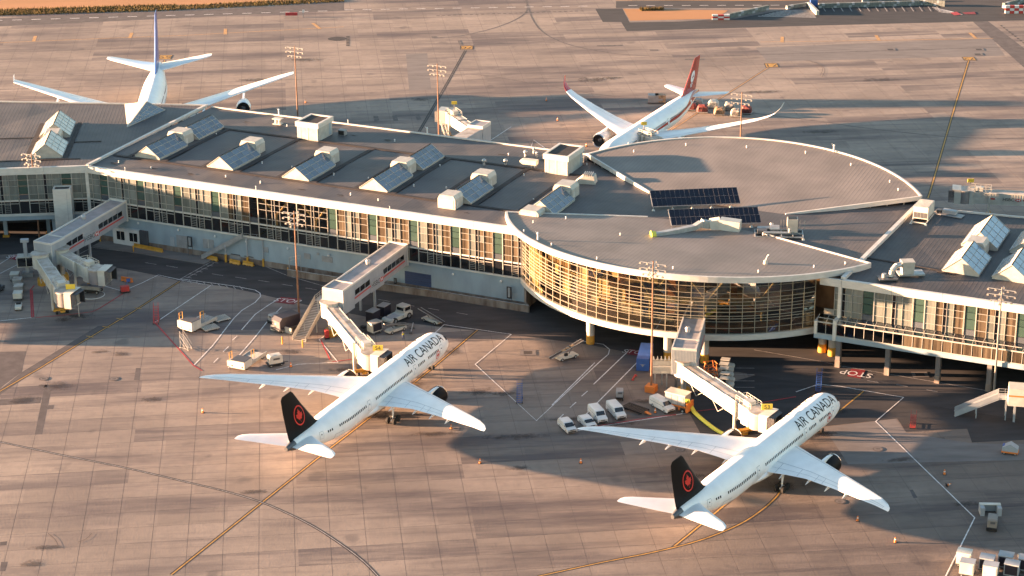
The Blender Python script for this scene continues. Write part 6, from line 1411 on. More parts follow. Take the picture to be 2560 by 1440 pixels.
# signs of use on the boarding bridge roofs and the pier roofs
# ------------------------------------------------------------------ ground vehicles and equipment (local +x is forward)
def side(mb, pts, y0, y1, m=0):
    n = len(pts); vs = [(x, y0, z) for x, z in pts]+[(x, y1, z) for x, z in pts]
    return mb.add(vs, [tuple(range(n)), tuple(range(2*n-1, n-1, -1))]+[(i, n+i, n+(i+1) % n, (i+1) % n) for i in range(n)], m)
def wheels(parent, xs, w, r=.34, tw=.24, mat='tyre', hub=True):
    for x in xs:
        for s in (-1, 1):
            m_ = MB(); wheel(m_, (x, s*w, r), r, tw, 0); wheel(m_, (x, s*w, r), r*.55, tw+.03, 1 if hub else 0); m_.build('wheel', [M[mat], M['galv']], parent, smooth=True)
def heading(p0, p1): a = G2(p0); b = G2(p1); return math.atan2(b[1]-a[1], b[0]-a[0])
def at(px, py): q = G2((px, py)); return (q[0], q[1], 0)
def passenger_van(label, loc, rz, L=5.7, h=2.15, mini=False):
    t = thing('passenger_van' if not mini else 'minivan', label, 'van', loc, rz, 'white vans parked on the apron')
    W_ = 1.95; b = MB(); r = -L/2; f = L/2
    if not mini: P = [(r, .45), (r+.05, 1.2), (r+.18, h-.12), (r+.4, h), (f-2.0, h), (f-1.7, h-.08), (f-1.05, 1.35), (f-.15, 1.12), (f, .95), (f, .40), (f-.1, .34), (r+.1, .36)]
    else: P = [(r, .40), (r+.02, 1.0), (r+.35, h-.12), (r+.7, h), (f-2.3, h), (f-1.9, h-.12), (f-1.05, 1.02), (f-.15, .86), (f, .7), (f, .32), (f-.1, .28), (r+.1, .30)]
    n = len(P); vs = []
    for y, k in ((-W_/2, 0), (-W_/2+.12, 1), (W_/2-.12, 1), (W_/2, 0)):
        for x, z in P: vs.append((x, y, z if (k or z < 1.25) else z-(z-1.25)*.10))
    fs = [tuple(range(n)), tuple(range(4*n-1, 3*n-1, -1))]+[(j*n+i, (j+1)*n+i, (j+1)*n+(i+1) % n, j*n+(i+1) % n) for j in range(3) for i in range(n)]
    b.add(vs, fs); b.build('body', M['white_paint'], t)
    z0, z1 = (1.28, h-.22) if not mini else (1.02, h-.16)
    for s in (-1, 1):
        y = s*(W_/2+.004); k = 4 if not mini else 3; xa, xb = r+.3, f-1.75
        for i in range(k):
            a = xa+(xb-xa)*i/k+.04; c = xa+(xb-xa)*(i+1)/k-.05; MB().add([(a, y, z0), (c, y, z0), (c, y-s*.05, z1), (a, y-s*.05, z1), (a, y-s*.06, z0), (c, y-s*.06, z0)], [(0, 1, 2, 3), (0, 4, 5, 1)]).build('side_window', M['car_glass'], t)
        MB().boxf(f-1.35, f-1.2, s*(W_/2+.02)-.1*s-.08, s*(W_/2+.02)+.1*s+.02, 1.2, 1.42).build('mirror', M['fan_black'], t)
        MB().boxf(f-.06, f+.02, s*.68-.18, s*.68+.18, .72, .9).build('headlight', M['galv'], t)
        MB().boxf(r-.02, r+.05, s*.82-.1, s*.82+.1, .8, 1.2).build('tail_light', M['red_paint'], t)
    ws0, ws1 = ((f-1.68, h-.12), (f-1.08, 1.40)) if not mini else ((f-1.88, h-.14), (f-1.08, 1.06))
    MB().add([(ws0[0]+.03, -.82, ws0[1]), (ws0[0]+.03, .82, ws0[1]), (ws1[0]+.03, .88, ws1[1]), (ws1[0]+.03, -.88, ws1[1])], [(0, 1, 2, 3)]).build('windscreen', M['car_glass'], t)
    MB().boxf(r-.01, r+.12, -.75, .75, z0+.05, z1-.12).build('rear_window', M['car_glass'], t)
    MB().boxf(f-.02, f+.05, -.85, .85, .38, .62).build('bumper', M['fan_black'], t); MB().boxf(f-.02, f+.03, -.45, .45, .70, .92).build('grille', M['steel_dark'], t)
    wheels(t, (r+1.1, f-.95), W_/2-.12, .37 if not mini else .33); return t
passenger_van('white passenger van between the small white wagon and the van by the dolly', at(1494, 1046), heading((1481, 1021), (1508, 1050)))
passenger_van('white passenger van nearest the black dolly in the van cluster', at(1540, 1037), heading((1522, 1010), (1556, 1045)))
passenger_van('white passenger van alone beside the trailer with yellow hoses', at(1655, 1022), heading((1630, 1003), (1680, 1030)))
passenger_van('white minivan at the left wing tip of the right airliner, leftmost of the vans', at(1418, 1073), heading((1400, 1052), (1434, 1084)), 4.8, 1.72, True)
passenger_van('small white wagon tucked between the leftmost minivan and the larger vans', at(1468, 1063), heading((1455, 1050), (1481, 1072)), 4.5, 1.55, True)
def cone(label, px, py, h=.95, fallen=False, group='orange traffic cones on the apron'):
    x, y, z = at(px, py); t = thing('traffic_cone', label, 'traffic cone', (x, y, 0), 0, group); r = t
    c = MB(); c.cyl((0, 0, .06), (0, 0, h), .24, .09, 10); c.build('cone_body', M['orange_paint'], t, smooth=True); MB().cyl((0, 0, h*.55), (0, 0, h*.72), .175, .145, 10).build('white_band', M['white_paint'], t); MB().boxf(-.32, .32, -.32, .32, 0, .06).build('foot', M['fan_black'], t)
    if fallen: t.rotation_euler = (0, math.radians(84), .4); t.location.z = .3
for px, py, lab in ((507, 1032, 'orange cone alone below the left wing tip of the left airliner'), (1200, 1158, 'orange cone on open concrete right of the left airliner tail'), (1128, 1072, 'orange cone under the right wing of the left airliner'), (1452, 1158, 'orange cone on the apron left of the right airliner fin'), (2144, 1302, 'orange cone just below the right wing tip of the right airliner'), (2238, 1356, 'orange cone below and right of the right airliner wing tip'), (2361, 1186, 'upright orange cone beside the long white line at right'), (727, 917, 'red cone beside the white generator near the left airliner wing'), (1638, 1032, 'red cone in front of the solitary passenger van'), (1366, 252, 'small cone behind the round hall left of the red tailed airliner'), (1394, 302, 'cone behind the pier in front of the raised left wing tip'), (1466, 366, 'cone behind the penthouse next to the silver engine'), (764, 257, 'cone behind the pier right of the huge airliner engine')):
    cone(lab, px, py)
cone('toppled orange cone on the long white line at right', 2366, 1217, fallen=True)
def gpu(label, px, py, rz, mat='jet_white', s=1.0):
    t = thing('ground_power_unit', label, 'generator', at(px, py), rz, 'towed ground power units')
    side(MB(), [(-1.4*s, .7), (-1.4*s, 2.1*s), (-1.15*s, 2.35*s), (1.15*s, 2.35*s), (1.4*s, 2.1*s), (1.4*s, .7)], -.85*s, .85*s).build('housing', M[mat], t)
    MB().boxf(-1.7*s, 1.7*s, -.95*s, .95*s, .4, .7).build('chassis', M['fan_black'], t); MB().boxf(-.6, .8, -.85*s-.02, -.85*s+.01, 1.45, 1.85).build('vent_grille', M['steel_dark'], t); MB().boxf(-1.4*s-.02, -1.4*s+.01, -.5, .3, 1.4, 1.8).build('vent_grille', M['steel_dark'], t)
    MB().beam((1.7*s, 0, .5), (2.8*s, 0, .35), .1, .1).build('tow_bar', M['fan_black'], t); wheels(t, (-1.1, 1.1), .8*s, .36)
    return t
gpu('white generator cart with dark vent left of the long engine nacelle of the left airliner', 688, 913, heading((675, 915), (702, 910)))
gpu('grey generator cart on the road above the van cluster', 1549, 996, heading((1549, 1000), (1551, 975)), 'grey_paint', .8)
gpu('grey wheeled cart beside the navy container left of the cream stairs', 687, 806, heading((680, 806), (697, 801)), 'grey_paint', .85)
gpu('olive and white generator cart at the lower right below the open white box', 2480, 1320, heading((2480, 1320), (2483, 1300)), 'pole_white', .95)
def dolly_container(label, px, py, rz, mat, group='baggage containers on dollies', L=2.6, h=1.9, top=None, open_=False):
    t = thing('baggage_container', label, 'container', at(px, py), rz, group)
    MB().boxf(-L/2, L/2, -.95, .95, .55, .55+h).build('box', M[mat], t); MB().boxf(-L/2-.05, L/2+.05, -1.0, 1.0, .55+h, .62+h).build('lid', M[top or mat], t)
    MB().boxf(-L/2-.1, L/2+.1, -1.0, 1.0, .38, .55).build('dolly_frame', M['steel_dark'], t); MB().boxf(-L/2+.15, L/2-.15, -.985, -.952, .75, .4+h).build('curtain', M['navy_paint' if open_ else mat], t)
    MB().beam((L/2, 0, .4), (L/2+.9, 0, .35), .07, .07).build('tow_bar', M['fan_black'], t); wheels(t, (-L/2+.4, L/2-.4), .8, .22, .16)
    return t
dc = dolly_container('navy container with grey end nearest the belt loaders', 933, 806, heading((925, 806), (945, 795)), 'navy_paint', top='grey_paint', h=2.2)
dup(dc, at(960, 792), heading((955, 795), (975, 783)), 'dark container with tan lid behind the other dark one')
for ch in bpy.data.objects: pass
dolly_container('white container with dark curtain next to the small tug', 937, 832, heading((930, 832), (947, 826)), 'jet_white', top='jet_roof', h=2.0, open_=True)
for i, (px, py, mt, lab) in enumerate(((2409, 1412, 'jet_white', 'large white container with blue mark at the left of the lower right cluster'), (2417, 1437, 'jet_white', 'grey lidded cream container in front of the large white one, lower right'), (2466, 1426, 'bridge_wall', 'dark sided container with pale lid second from left, lower right'), (2475, 1445, 'jet_white', 'pale lidded container cut by the bottom edge, lower right'), (2513, 1420, 'bridge_wall', 'tall dark container with blue grey lid, lower right cluster'), (2528, 1441, 'bridge_wall', 'container with blue grey lid against the bottom edge, lower right'), (2563, 1428, 'bridge_wall', 'container cut by the right edge, lower right cluster'))):
    dolly_container(lab, px, py, math.radians(-22), mt, top='bridge_wall' if i != 0 else 'jet_white', group='containers clustered at the lower right corner', L=2.3, h=2.0, open_=(i not in (0, 1, 3)))
t = thing('small_tug', 'cream tug nose poking in at the right edge above the container cluster', 'tug', at(2562, 1405), math.radians(100)); side(MB(), [(-1.3, .4), (-1.3, 1.0), (.3, 1.1), (1.4, .9), (1.4, .4)], -.7, .7).build('body', M['cream_paint'], t); MB().boxf(-1.0, .2, -.6, .6, 1.05, 1.6).build('seat', M['fan_black'], t); wheels(t, (-.9, .9), .62, .3)
# open white box shell
t = thing('open_crate', 'open fronted pale box lying on the apron at lower right above the generator cart', 'crate', at(2475, 1284), math.radians(-3)); side(MB(), [(-1.8, 0), (-1.8, 1.5), (1.8, 1.5), (1.8, 0)], 1.0, 1.15).build('back_panel', M['bridge_wall'], t)
MB().boxf(-1.8, -1.1, -1.0, 1.0, 0, 1.5).build('side_panel', M['bridge_wall'], t); MB().boxf(1.1, 1.8, -1.0, 1.0, 0, 1.5).build('side_panel', M['bridge_wall'], t); MB().boxf(-1.8, 1.8, .2, 1.0, 1.5, 1.62).build('lid', M['jet_white'], t)
t = thing('tented_cart', 'small blue and white tented baggage cart alone at the right edge', 'cart', at(2525, 1133), math.radians(160)); side(MB(), [(-1.4, .6), (-1.4, 1.3), (0, 2.1), (1.4, 1.3), (1.4, .6)], -.8, .8).build('canopy', M['bridge_wall'], t); MB().boxf(.3, 1.42, -.82, .2, 1.0, 1.5).build('blue_flap', M['blue_paint'], t); MB().boxf(-1.5, 1.5, -.9, .9, .35, .6).build('chassis', M['orange_paint'], t); wheels(t, (-1, 1), .75, .25)
def belt_loader(label, px, py, rz, up=2.2, L=7.2):
    t = thing('belt_loader', label, 'belt loader', at(px, py), rz, 'baggage belt loaders')
    side(MB(), [(-2.3, .4), (-2.3, .95), (-.6, 1.0), (2.0, .95), (2.4, .7), (2.4, .4)], -.8, .8).build('body', M['jet_white'], t)
    b = MB(); b.beam((-L/2, .15, .9), (L/2, .15, .9+up), .8, .16); b.build('conveyor_belt', M['fan_black'], t)
    r = MB()
    for s in (-.32, .6): r.beam((-L/2, s, 1.0), (L/2, s, 1.0+up), .07, .14)
    r.build('side_rail', M['galv'], t); MB().beam((.6, .15, .9), (1.6, .15, 1.0+up*.6), .12, .12).build('lift_arm', M['steel_dark'], t)
    MB().boxf(-.9, -.2, -.78, -.35, 1.0, 1.5).build('seat', M['fan_black'], t); wheels(t, (-1.6, 1.6), .72, .36); return t
belt_loader('belt loader parked on the road edge beyond the big tractor', 1080, 806, heading((1100, 812), (1060, 798)), 1.4)
belt_loader('small belt loader in front of the big tractor near the left airliner nose', 990, 829, heading((1008, 824), (975, 835)), 1.5, 6.0)
bl = belt_loader('belt loader with tan bags standing alone in front of the round hall', 1417, 897, heading((1395, 902), (1440, 890)), 2.2, 8.0)
for x, z in ((-.6, 1.75), (.4, 2.0), (1.4, 2.35)): MB().boxf(x-.4, x+.4, -.2, .5, z, z+.3).build('bag', M['brown_wrap'], bl)
# pushback tractor
t = thing('pushback_tractor', 'big white pushback tractor with numbered side next to the dark containers', 'tractor', at(994, 800), heading((1012, 787), (975, 803)))
side(MB(), [(-3.3, .6), (-3.3, 1.5), (-.9, 1.6), (-.7, 1.35), (3.2, 1.25), (3.5, 1.0), (3.5, .6)], -1.35, 1.35).build('body', M['jet_white'], t)
side(MB(), [(-3.0, 1.5), (-2.9, 2.9), (-1.0, 2.9), (-.75, 1.6)], -1.15, 1.15).build('cab', M['cream_paint'], t); MB().boxf(-2.8, -1.2, -1.19, 1.19, 1.9, 2.65).build('cab_window', M['dark_glass'], t); MB().boxf(-3.03, -.82, -.95, .95, 1.9, 2.6).build('cab_window', M['dark_glass'], t)
MB().boxf(.2, 2.8, -.9, .9, 1.3, 1.36).build('deck_plate', M['bridge_wall'], t); g = MB()
ax = Vector((-1, 0, 0)); text_flat(g, '15', .8, (-.2, 1.36, 1.0), ax, (0, 0, 1)); g.build('fleet_number', M['fan_black'], t); wheels(t, (-2.2, 2.1), 1.2, .68, .45, hub=True)
# small tug
def tug(label, px, py, rz, mat='jet_white', roof=False):
    t = thing('baggage_tug', label, 'tug', at(px, py), rz, 'small baggage tugs')
    side(MB(), [(-1.4, .35), (-1.4, .85), (-.2, .9), (.1, 1.05), (1.3, .95), (1.45, .7), (1.45, .35)], -.7, .7).build('body', M[mat], t); MB().boxf(-.9, -.2, -.5, .5, .9, 1.35).build('seat', M['fan_black'], t)
    if roof: MB().boxf(-1.3, .5, -.75, .75, 1.95, 2.05).build('roof', M[mat], t); q = MB(); [q.boxf(x, x+.07, y, y+.07, .85, 1.95) for x in (-1.2, .35) for y in (-.68, .6)]; q.build('roof_post', M['steel_dark'], t)
    wheels(t, (-.95, .95), .62, .3); return t
tug('black tug hitched left of the white curtained container', 913, 828, heading((905, 830), (922, 824)), 'steel_dark')
tug('white tug at the lower end of the dolly train, far left', 47, 772, heading((49, 757), (46, 775)), 'jet_white')
for i, (px, py) in enumerate(((46, 748), (48, 730), (45, 714), (38, 700))):
    t = dolly_container(('white topped cart just behind the white tug, far left', 'second grey topped cart of the dolly train at far left', 'third grey topped cart of the dolly train at far left', 'last cart with yellow rail of the dolly train at far left')[i], px, py, heading((px+3, py-8), (px, py)), ('jet_white', 'grey_paint', 'grey_paint', 'grey_paint')[i], group='cart train at the far left', L=2.2, h=1.1, top=('jet_white', 'jet_roof', 'jet_roof', 'jet_white')[i])
for i, (px, py) in enumerate(((1818, 921), (1815, 932), (1815, 943), (1818, 956), (1816, 968))):
    tug(('rearmost white roofed tug', 'second white roofed tug', 'middle white roofed tug', 'fourth white roofed tug', 'nearest white roofed tug')[i]+' in the row behind bridge 53', px, py, heading((1815, 940), (1834, 942)), 'jet_white', True)
for i, (px, py) in enumerate(((1796, 930), (1795, 941), (1794, 953))):
    t = thing('flat_dolly', ('farthest', 'middle', 'nearest')[i]+' grey slatted dolly beside the row of roofed tugs', 'dolly', at(px, py), heading((1796, 930), (1812, 932)), 'slatted dollies by the tug row'); q = MB(); [q.boxf(-1.2, 1.2, -.8+.32*k, -.62+.32*k, .5, .58) for k in range(6)]; q.build('deck', M['galv'], t); MB().boxf(-1.2, -1.1, -.8, .95, .3, .5).boxf(1.1, 1.2, -.8, .95, .3, .5).build('frame', M['steel_dark'], t); wheels(t, (-.8, .8), .7, .22, .14)
t = thing('engine_stand', 'orange lattice work stand beside the grey dollies behind bridge 53', 'work stand', at(1776, 948), 0.3); q = MB()
for x in (-1.3, 1.3):
    for y in (-.9, .9): q.beam((x, y, 0), (x*.6, y, 3.6), .12, .12)
for z in (1.0, 2.2, 3.5): q.beam((-1.2, -.9, z), (1.2, -.9, z), .1, .1); q.beam((-1.2, .9, z), (1.2, .9, z), .1, .1); q.beam((-1.1, -.9, z), (-1.1, .9, z), .1, .1); q.beam((1.1, -.9, z), (1.1, .9, z), .1, .1)
q.build('lattice', M['orange_paint'], t); MB().boxf(-1.5, 1.5, -1, 1, .1, .35).build('base_frame', M['steel_dark'], t)
# blue container, its ramp
t = thing('shipping_container', 'blue container with painted emblem standing left of the tall floodlight mast', 'container', at(1612, 908), heading((1606, 936), (1620, 885)))
MB().boxf(-4.2, 4.2, -1.25, 1.25, 0.1, 2.7).build('box', M['blue_paint'], t); q = MB(); [q.boxf(-4.1+.34*k, -4.0+.34*k, s*1.26-.03, s*1.26+.03, .25, 2.55) for k in range(25) for s in (-1, 1)]; q.build('side_ribs', M['blue_paint'], t)
q = MB(); q.add([(-4.22, .25, 1.2), (-4.22, 0, .95), (-4.22, -.25, 1.2), (-4.22, 0, 1.6)], [(0, 1, 2, 3)]); q.add([(-4.22, .62, 1.5), (-4.22, .1, 1.3), (-4.22, .1, 1.5)], [(0, 1, 2)]); q.add([(-4.22, -.62, 1.5), (-4.22, -.1, 1.3), (-4.22, -.1, 1.5)], [(0, 1, 2)]); q.build('emblem', M['grey_paint'], t)
t = thing('red_chock_bar', 'short red bar on the ground in front of the blue container', 'bar', at(1585, 945), heading((1580, 950), (1588, 938))); MB().boxf(-1.3, 1.3, -.12, .12, .1, .3).build('bar', M['red_paint'], t); MB().boxf(-1.3, -1.0, -.3, .3, 0, .1).boxf(1.0, 1.3, -.3, .3, 0, .1).build('foot', M['red_paint'], t)
# air conditioning trailer and its yellow hoses
t = thing('cooling_trailer', 'grey and cream air conditioning trailer on an orange frame beside the lone van', 'trailer', at(1697, 1024), heading((1675, 1018), (1724, 1030)))
MB().boxf(-2.4, 1.9, -1.2, 1.2, 1.5, 3.6).build('housing', M['grey_paint'], t); MB().boxf(-2.5, 2.0, -1.3, 1.3, 3.6, 3.75).build('roof', M['cream_paint'], t)
for k in range(3): MB().boxf(-2.2+1.35*k, -1.05+1.35*k, -1.24, -1.2, 1.8, 3.3).build('vent_panel', M['galv'], t)
q = MB(); [q.boxf(-2.4+k*1.5, -2.25+k*1.5, s*1.2-.08, s*1.2+.08, .5, 1.5) for k in range(4) for s in (-1, 1)]; q.boxf(-2.6, 2.6, -1.25, 1.25, 1.2, 1.4); q.boxf(2.2, 2.5, -1.3, 1.3, .3, 2.2); q.build('frame', M['orange_paint'], t); wheels(t, (-1.6, 1.4), 1.05, .4)
for k, off in enumerate((0, 5)):
    px = [(1716+off, 1000, 3.0), (1722+off, 1012, 1.2), (1733+off, 1030, .35), (1750+off, 1046, .3), (1769+off, 1061, .3), (1790+off, 1076, .3), (1812+off, 1087, .4)]
    pts = smooth([(lambda q: (q[0], q[1]))(G(a, b, z)) for a, b, z in px], 4); zs = [z for _, _, z in px]; P3 = [Vector((p[0], p[1], float(np.interp(i/(len(pts)-1), np.linspace(0, 1, len(zs)), zs)))) for i, p in enumerate(pts)]
    h_ = MB()
    for a, b in zip(P3[:-1], P3[1:]): h_.cyl(a, b+(b-a).normalized()*.05, .26, n=10)
    tag(h_.build('air_hose', M['hose_yellow'], None, smooth=True), ('left', 'right')[k]+' one of two fat yellow hoses running to the right airliner', 'hose', 'yellow hoses')
# black folded dolly
t = thing('flat_dolly', 'low black slatted dolly with orange hitch between the vans', 'dolly', at(1588, 1026), heading((1570, 1020), (1605, 1032))); q = MB(); [q.boxf(-2.4+.5*k, -2.15+.5*k, -1.2, 1.2, .5, .62) for k in range(10)]; q.build('deck', M['fan_black'], t); MB().boxf(-2.5, 2.5, -1.25, -1.1, .3, .6).boxf(-2.5, 2.5, 1.1, 1.25, .3, .6).build('frame', M['fan_black'], t); side(MB(), [(2.5, .3), (3.9, .3), (2.5, .6)], -.3, .3).build('hitch', M['orange_paint'], t); wheels(t, (-1.8, 1.8), 1.0, .25, .18)
# navy cargo container on low trailer beside the cream stairs
t = thing('cargo_container', 'large navy container with grey end on a low trailer left of the cream stairs', 'container', at(716, 822), heading((700, 824), (738, 812)))
side(MB(), [(-2.6, .9), (-2.6, 2.6), (-2.0, 3.3), (2.6, 3.3), (2.6, .9)], -1.5, 1.5).build('box', M['navy_paint'], t); MB().add([(-2.62, -1.3, 1.1), (-2.62, 1.3, 1.1), (-2.62, 1.3, 2.5), (-2.62, -1.3, 2.5)], [(0, 1, 2, 3)]).build('end_panel', M['steel_dark'], t); MB().cyl((-2.64, .1, 1.8), (-2.66, .1, 1.8), .28, n=12).build('round_mark', M['galv'], t)
MB().boxf(-3.0, 3.0, -1.6, 1.6, .5, .9).build('trailer_bed', M['steel_dark'], t); wheels(t, (-2, 2), 1.4, .4)
a, b, c = G2((677, 826)), G2((706, 829)), G2((730, 836))
for i, (p, q) in enumerate(((a, b), (b, c))):
    t = thing('barrier_board', ('left', 'right')[i]+' cream barrier board standing in front of the navy container', 'barrier', ((p[0]+q[0])/2, (p[1]+q[1])/2, 0), math.atan2(q[1]-p[1], q[0]-p[0]), 'cream barrier boards'); L = math.hypot(q[0]-p[0], q[1]-p[1]); MB().boxf(-L/2+.05, L/2-.05, -.15, .15, .1, 1.3).build('board', M['cream_paint'], t); MB().boxf(-L/2, -L/2+.2, -.4, .4, 0, .1).boxf(L/2-.2, L/2, -.4, .4, 0, .1).build('foot', M['fan_black'], t)
# cargo loaders
def loader(label, px, py, rz, L=7.5, bed=2.0):
    t = thing('cargo_loader', label, 'cargo loader', at(px, py), rz, 'white cargo loaders')
    MB().boxf(-L/2, -L/2+3.0, -1.7, 1.7, .5, bed).build('front_body', M['jet_white'], t); MB().boxf(-L/2+.1, -L/2+3.0, -1.6, 1.6, bed, bed+.1).build('front_deck', M['steel_dark'], t)
    MB().boxf(-L/2+3.1, L/2, -1.55, 1.55, .75, 1.15).build('rear_deck', M['patch_grey'], t)
    for s in (-1, 1): MB().boxf(-L/2+3.0, L/2, s*1.65-.1, s*1.65+.1, .6, 1.3).build('side_beam', M['cream_paint'], t)
    q = MB()
    for (x, y) in ((-L/2+3.0, -1.6), (-L/2+.3, 1.9)):
        for dx in (0, 1.0): q.boxf(x+dx, x+dx+.08, y, y+.08, bed-.3, bed+1.5)
        for z in (.8, 1.5): q.boxf(x, x+1.08, y, y+.08, bed+z-.04, bed+z+.04)
    q.build('guard_rail', M['yellow_paint'], t); MB().boxf(-L/2+.2, -L/2+1.5, 1.75, 2.5, .6, bed-.2).build('operator_stand', M['cream_paint'], t)
    for s in (-1, 1): MB().boxf(-L/2-.03, -L/2+.01, s*1.2-.15, s*1.2+.15, .8, 1.1).build('lamp', M['fan_black'], t)
    rl = MB()
    for k in range(10): rl.cyl((-L/2+3.4+k*.45, -1.45, 1.17), (-L/2+3.4+k*.45, 1.45, 1.17), .05, n=6)
    rl.build('rollers', M['galv'], t); wheels(t, (-L/2+1.2, L/2-1.4), 1.4, .5, .3); return t
loader('white cargo loader beside the two netted pallets, upper of the two loaders', 497, 816, heading((473, 826), (522, 803)), 8.0, 2.4)
loader('white cargo loader with yellow arm near the left airliner wing tip', 622, 908, heading((604, 917), (640, 893)), 8.6, 2.0)
def pallet_rack(label, px, py, rz):
    t = thing('pallet_rack', label, 'pallet', at(px, py), rz, 'pale honeycomb pallet dollies'); MB().boxf(-1.7, 1.7, -1.4, 1.4, .35, .5).build('frame', M['cream_paint'], t); q = MB()
    for i in range(9):
        for j in range(7): q.taper((-1.5+i*.37, -1.2+j*.39, .5), (.28, .28), (.16, .16), .14, 0)
    q.build('castor_bed', M['cream_paint'], t); MB().boxf(-1.55, 1.55, -1.25, 1.25, .5, .53).build('deck', M['steel_dark'], t); wheels(t, (-1.2, 1.2), 1.2, .2, .14); return t
pallet_rack('pale castor pallet dolly nearest the upper cargo loader', 525, 823, heading((508, 826), (541, 818))); pallet_rack('second pale castor pallet dolly beyond the nearest one', 552, 800, heading((535, 803), (568, 795)))
def ladder_cart(label, px, py, rz, mat, h=3.0):
    t = thing('maintenance_steps', label, 'steps', at(px, py), rz, 'wheeled maintenance steps'); q = MB()
    for s in (-.5, .5): q.beam((-1.2, s, .25), (1.2, s, h), .06, .1); q.beam((-1.2, s, 1.2), (1.2, s, h+1), .04, .04); q.beam((1.2, s, .2), (1.2, s, h+1), .05, .05); q.beam((-1.2, s, .25), (1.3, s, .25), .06, .06); q.beam((-.2, s, .3), (1.2, s, 1.6), .06, .06)
    q.build('frame', M[mat], t); r = MB(); [r.boxf(-1.2+2.4*k/10-.1, -1.2+2.4*k/10+.1, -.48, .48, .3+(h-.3)*k/10, .34+(h-.3)*k/10) for k in range(11)]; r.build('treads', M[mat], t); wheels(t, (-1.1, 1.2), .55, .2, .12); return t
ladder_cart('blue grey wheeled steps below the upper cargo loader', 466, 872, heading((474, 874), (455, 868)), 'grey_paint', 2.8); ladder_cart('red wheeled steps at the corner of the white stand line, left', 391, 806, heading((390, 812), (396, 790)), 'red_paint', 3.2)
ladder_cart('red steps with drum in the shade at the right beside the white line', 2282, 1066, heading((2282, 1070), (2284, 1050)), 'red_paint', 1.8); ladder_cart('tall blue steps by the white line above the right airliner nose', 2046, 975, heading((2046, 985), (2050, 960)), 'blue_paint', 3.2); ladder_cart('tall thin blue steps on the line left of the van cluster', 1299, 1003, heading((1299, 1010), (1300, 990)), 'blue_paint', 3.2)
# jersey barriers
def jersey(label, p0, p1, mat='yellow_paint', group='yellow barriers along the terminal wall'):
    a, b = G2(p0), G2(p1); L = math.hypot(b[0]-a[0], b[1]-a[1]); t = thing('barrier', label, 'barrier', ((a[0]+b[0])/2, (a[1]+b[1])/2, 0), math.atan2(b[1]-a[1], b[0]-a[0]), group)
    m_ = MB(); n = [(-.35, 0), (-.35, .2), (-.13, .45), (-.1, 1.0), (.1, 1.0), (.13, .45), (.35, .2), (.35, 0)]; k = len(n); m_.add([(-L/2, y, z) for y, z in n]+[(L/2, y, z) for y, z in n], [tuple(range(k)), tuple(range(2*k-1, k-1, -1))]+[(i, k+i, k+(i+1) % k, (i+1) % k) for i in range(k)]); m_.build('block', M[mat], t)
    for x in (-L/4, L/4): MB().boxf(x-.25, x+.25, -.36, .36, 0, .12).build('lifting_slot', M['fan_black'], t)
for p0, p1, lab in (((336, 618), (371, 625), 'left half of the long yellow barrier before the two generators'), ((372, 625), (407, 632), 'right half of the long yellow barrier before the two generators'), ((519, 647), (544, 653), 'yellow barrier at the foot of the wall stairs'), ((575, 657), (600, 662), 'yellow barrier under the wall stairs, left one'), ((608, 661), (634, 666), 'yellow barrier under the wall stairs, middle one'), ((647, 664), (665, 654), 'yellow barrier under the wall stairs turned sideways')): jersey(lab, p0, p1)
jersey('orange barrier beside the open cab of the shorter bridge at far left', (304, 701), (331, 706), 'orange_paint')
for px, py, lab in ((334, 630, 'yellow bollard left of the generators'), (418, 622, 'yellow bollard right of the generators'), (465, 630, 'yellow bollard by the grey garage door'), (720, 686, 'yellow bollard at the start of the ramp wall'), (251, 605, 'yellow bollard under the first corridor bridge'), (706, 860, 'slim yellow post left of the cream stairs'), (757, 868, 'yellow post at the foot of the cream stairs')):
    t = thing('bollard', lab, 'bollard', at(px, py), 0, 'yellow bollards'); MB().cyl((0, 0, 0), (0, 0, 1.5), .16, n=10).build('post', M['yellow_paint'], t); MB().sphere((0, 0, 1.5), .17, 0, 8, 5).build('cap', M['yellow_paint'], t)
def genset(label, px, py, rz):
    t = thing('generator', label, 'generator', at(px, py), rz, 'generators along the terminal wall'); MB().boxf(-1.4, 1.4, -.9, .9, .3, 1.7).build('housing', M['grey_paint'], t); MB().boxf(-1.2, 1.2, -.8, .8, 1.7, 1.85).build('top_plate', M['fan_black'], t); MB().cyl((.6, .3, 1.8), (.6, .3, 3.1), .12, n=8).build('exhaust', M['fan_black'], t); MB().boxf(1.4, 1.43, -.7, .7, .5, 1.5).build('radiator', M['fan_black'], t); MB().boxf(-1.5, 1.5, -1, 1, 0, .3).build('skid', M['steel_dark'], t)
for px, py, lab in ((358, 613, 'left generator behind the long yellow barrier'), (388, 618, 'middle generator behind the long yellow barrier'), (408, 620, 'rightmost unit behind the long yellow barrier'), (594, 652, 'left generator under the wall stairs'), (628, 657, 'right generator under the wall stairs')): genset(lab, px, py, TR)
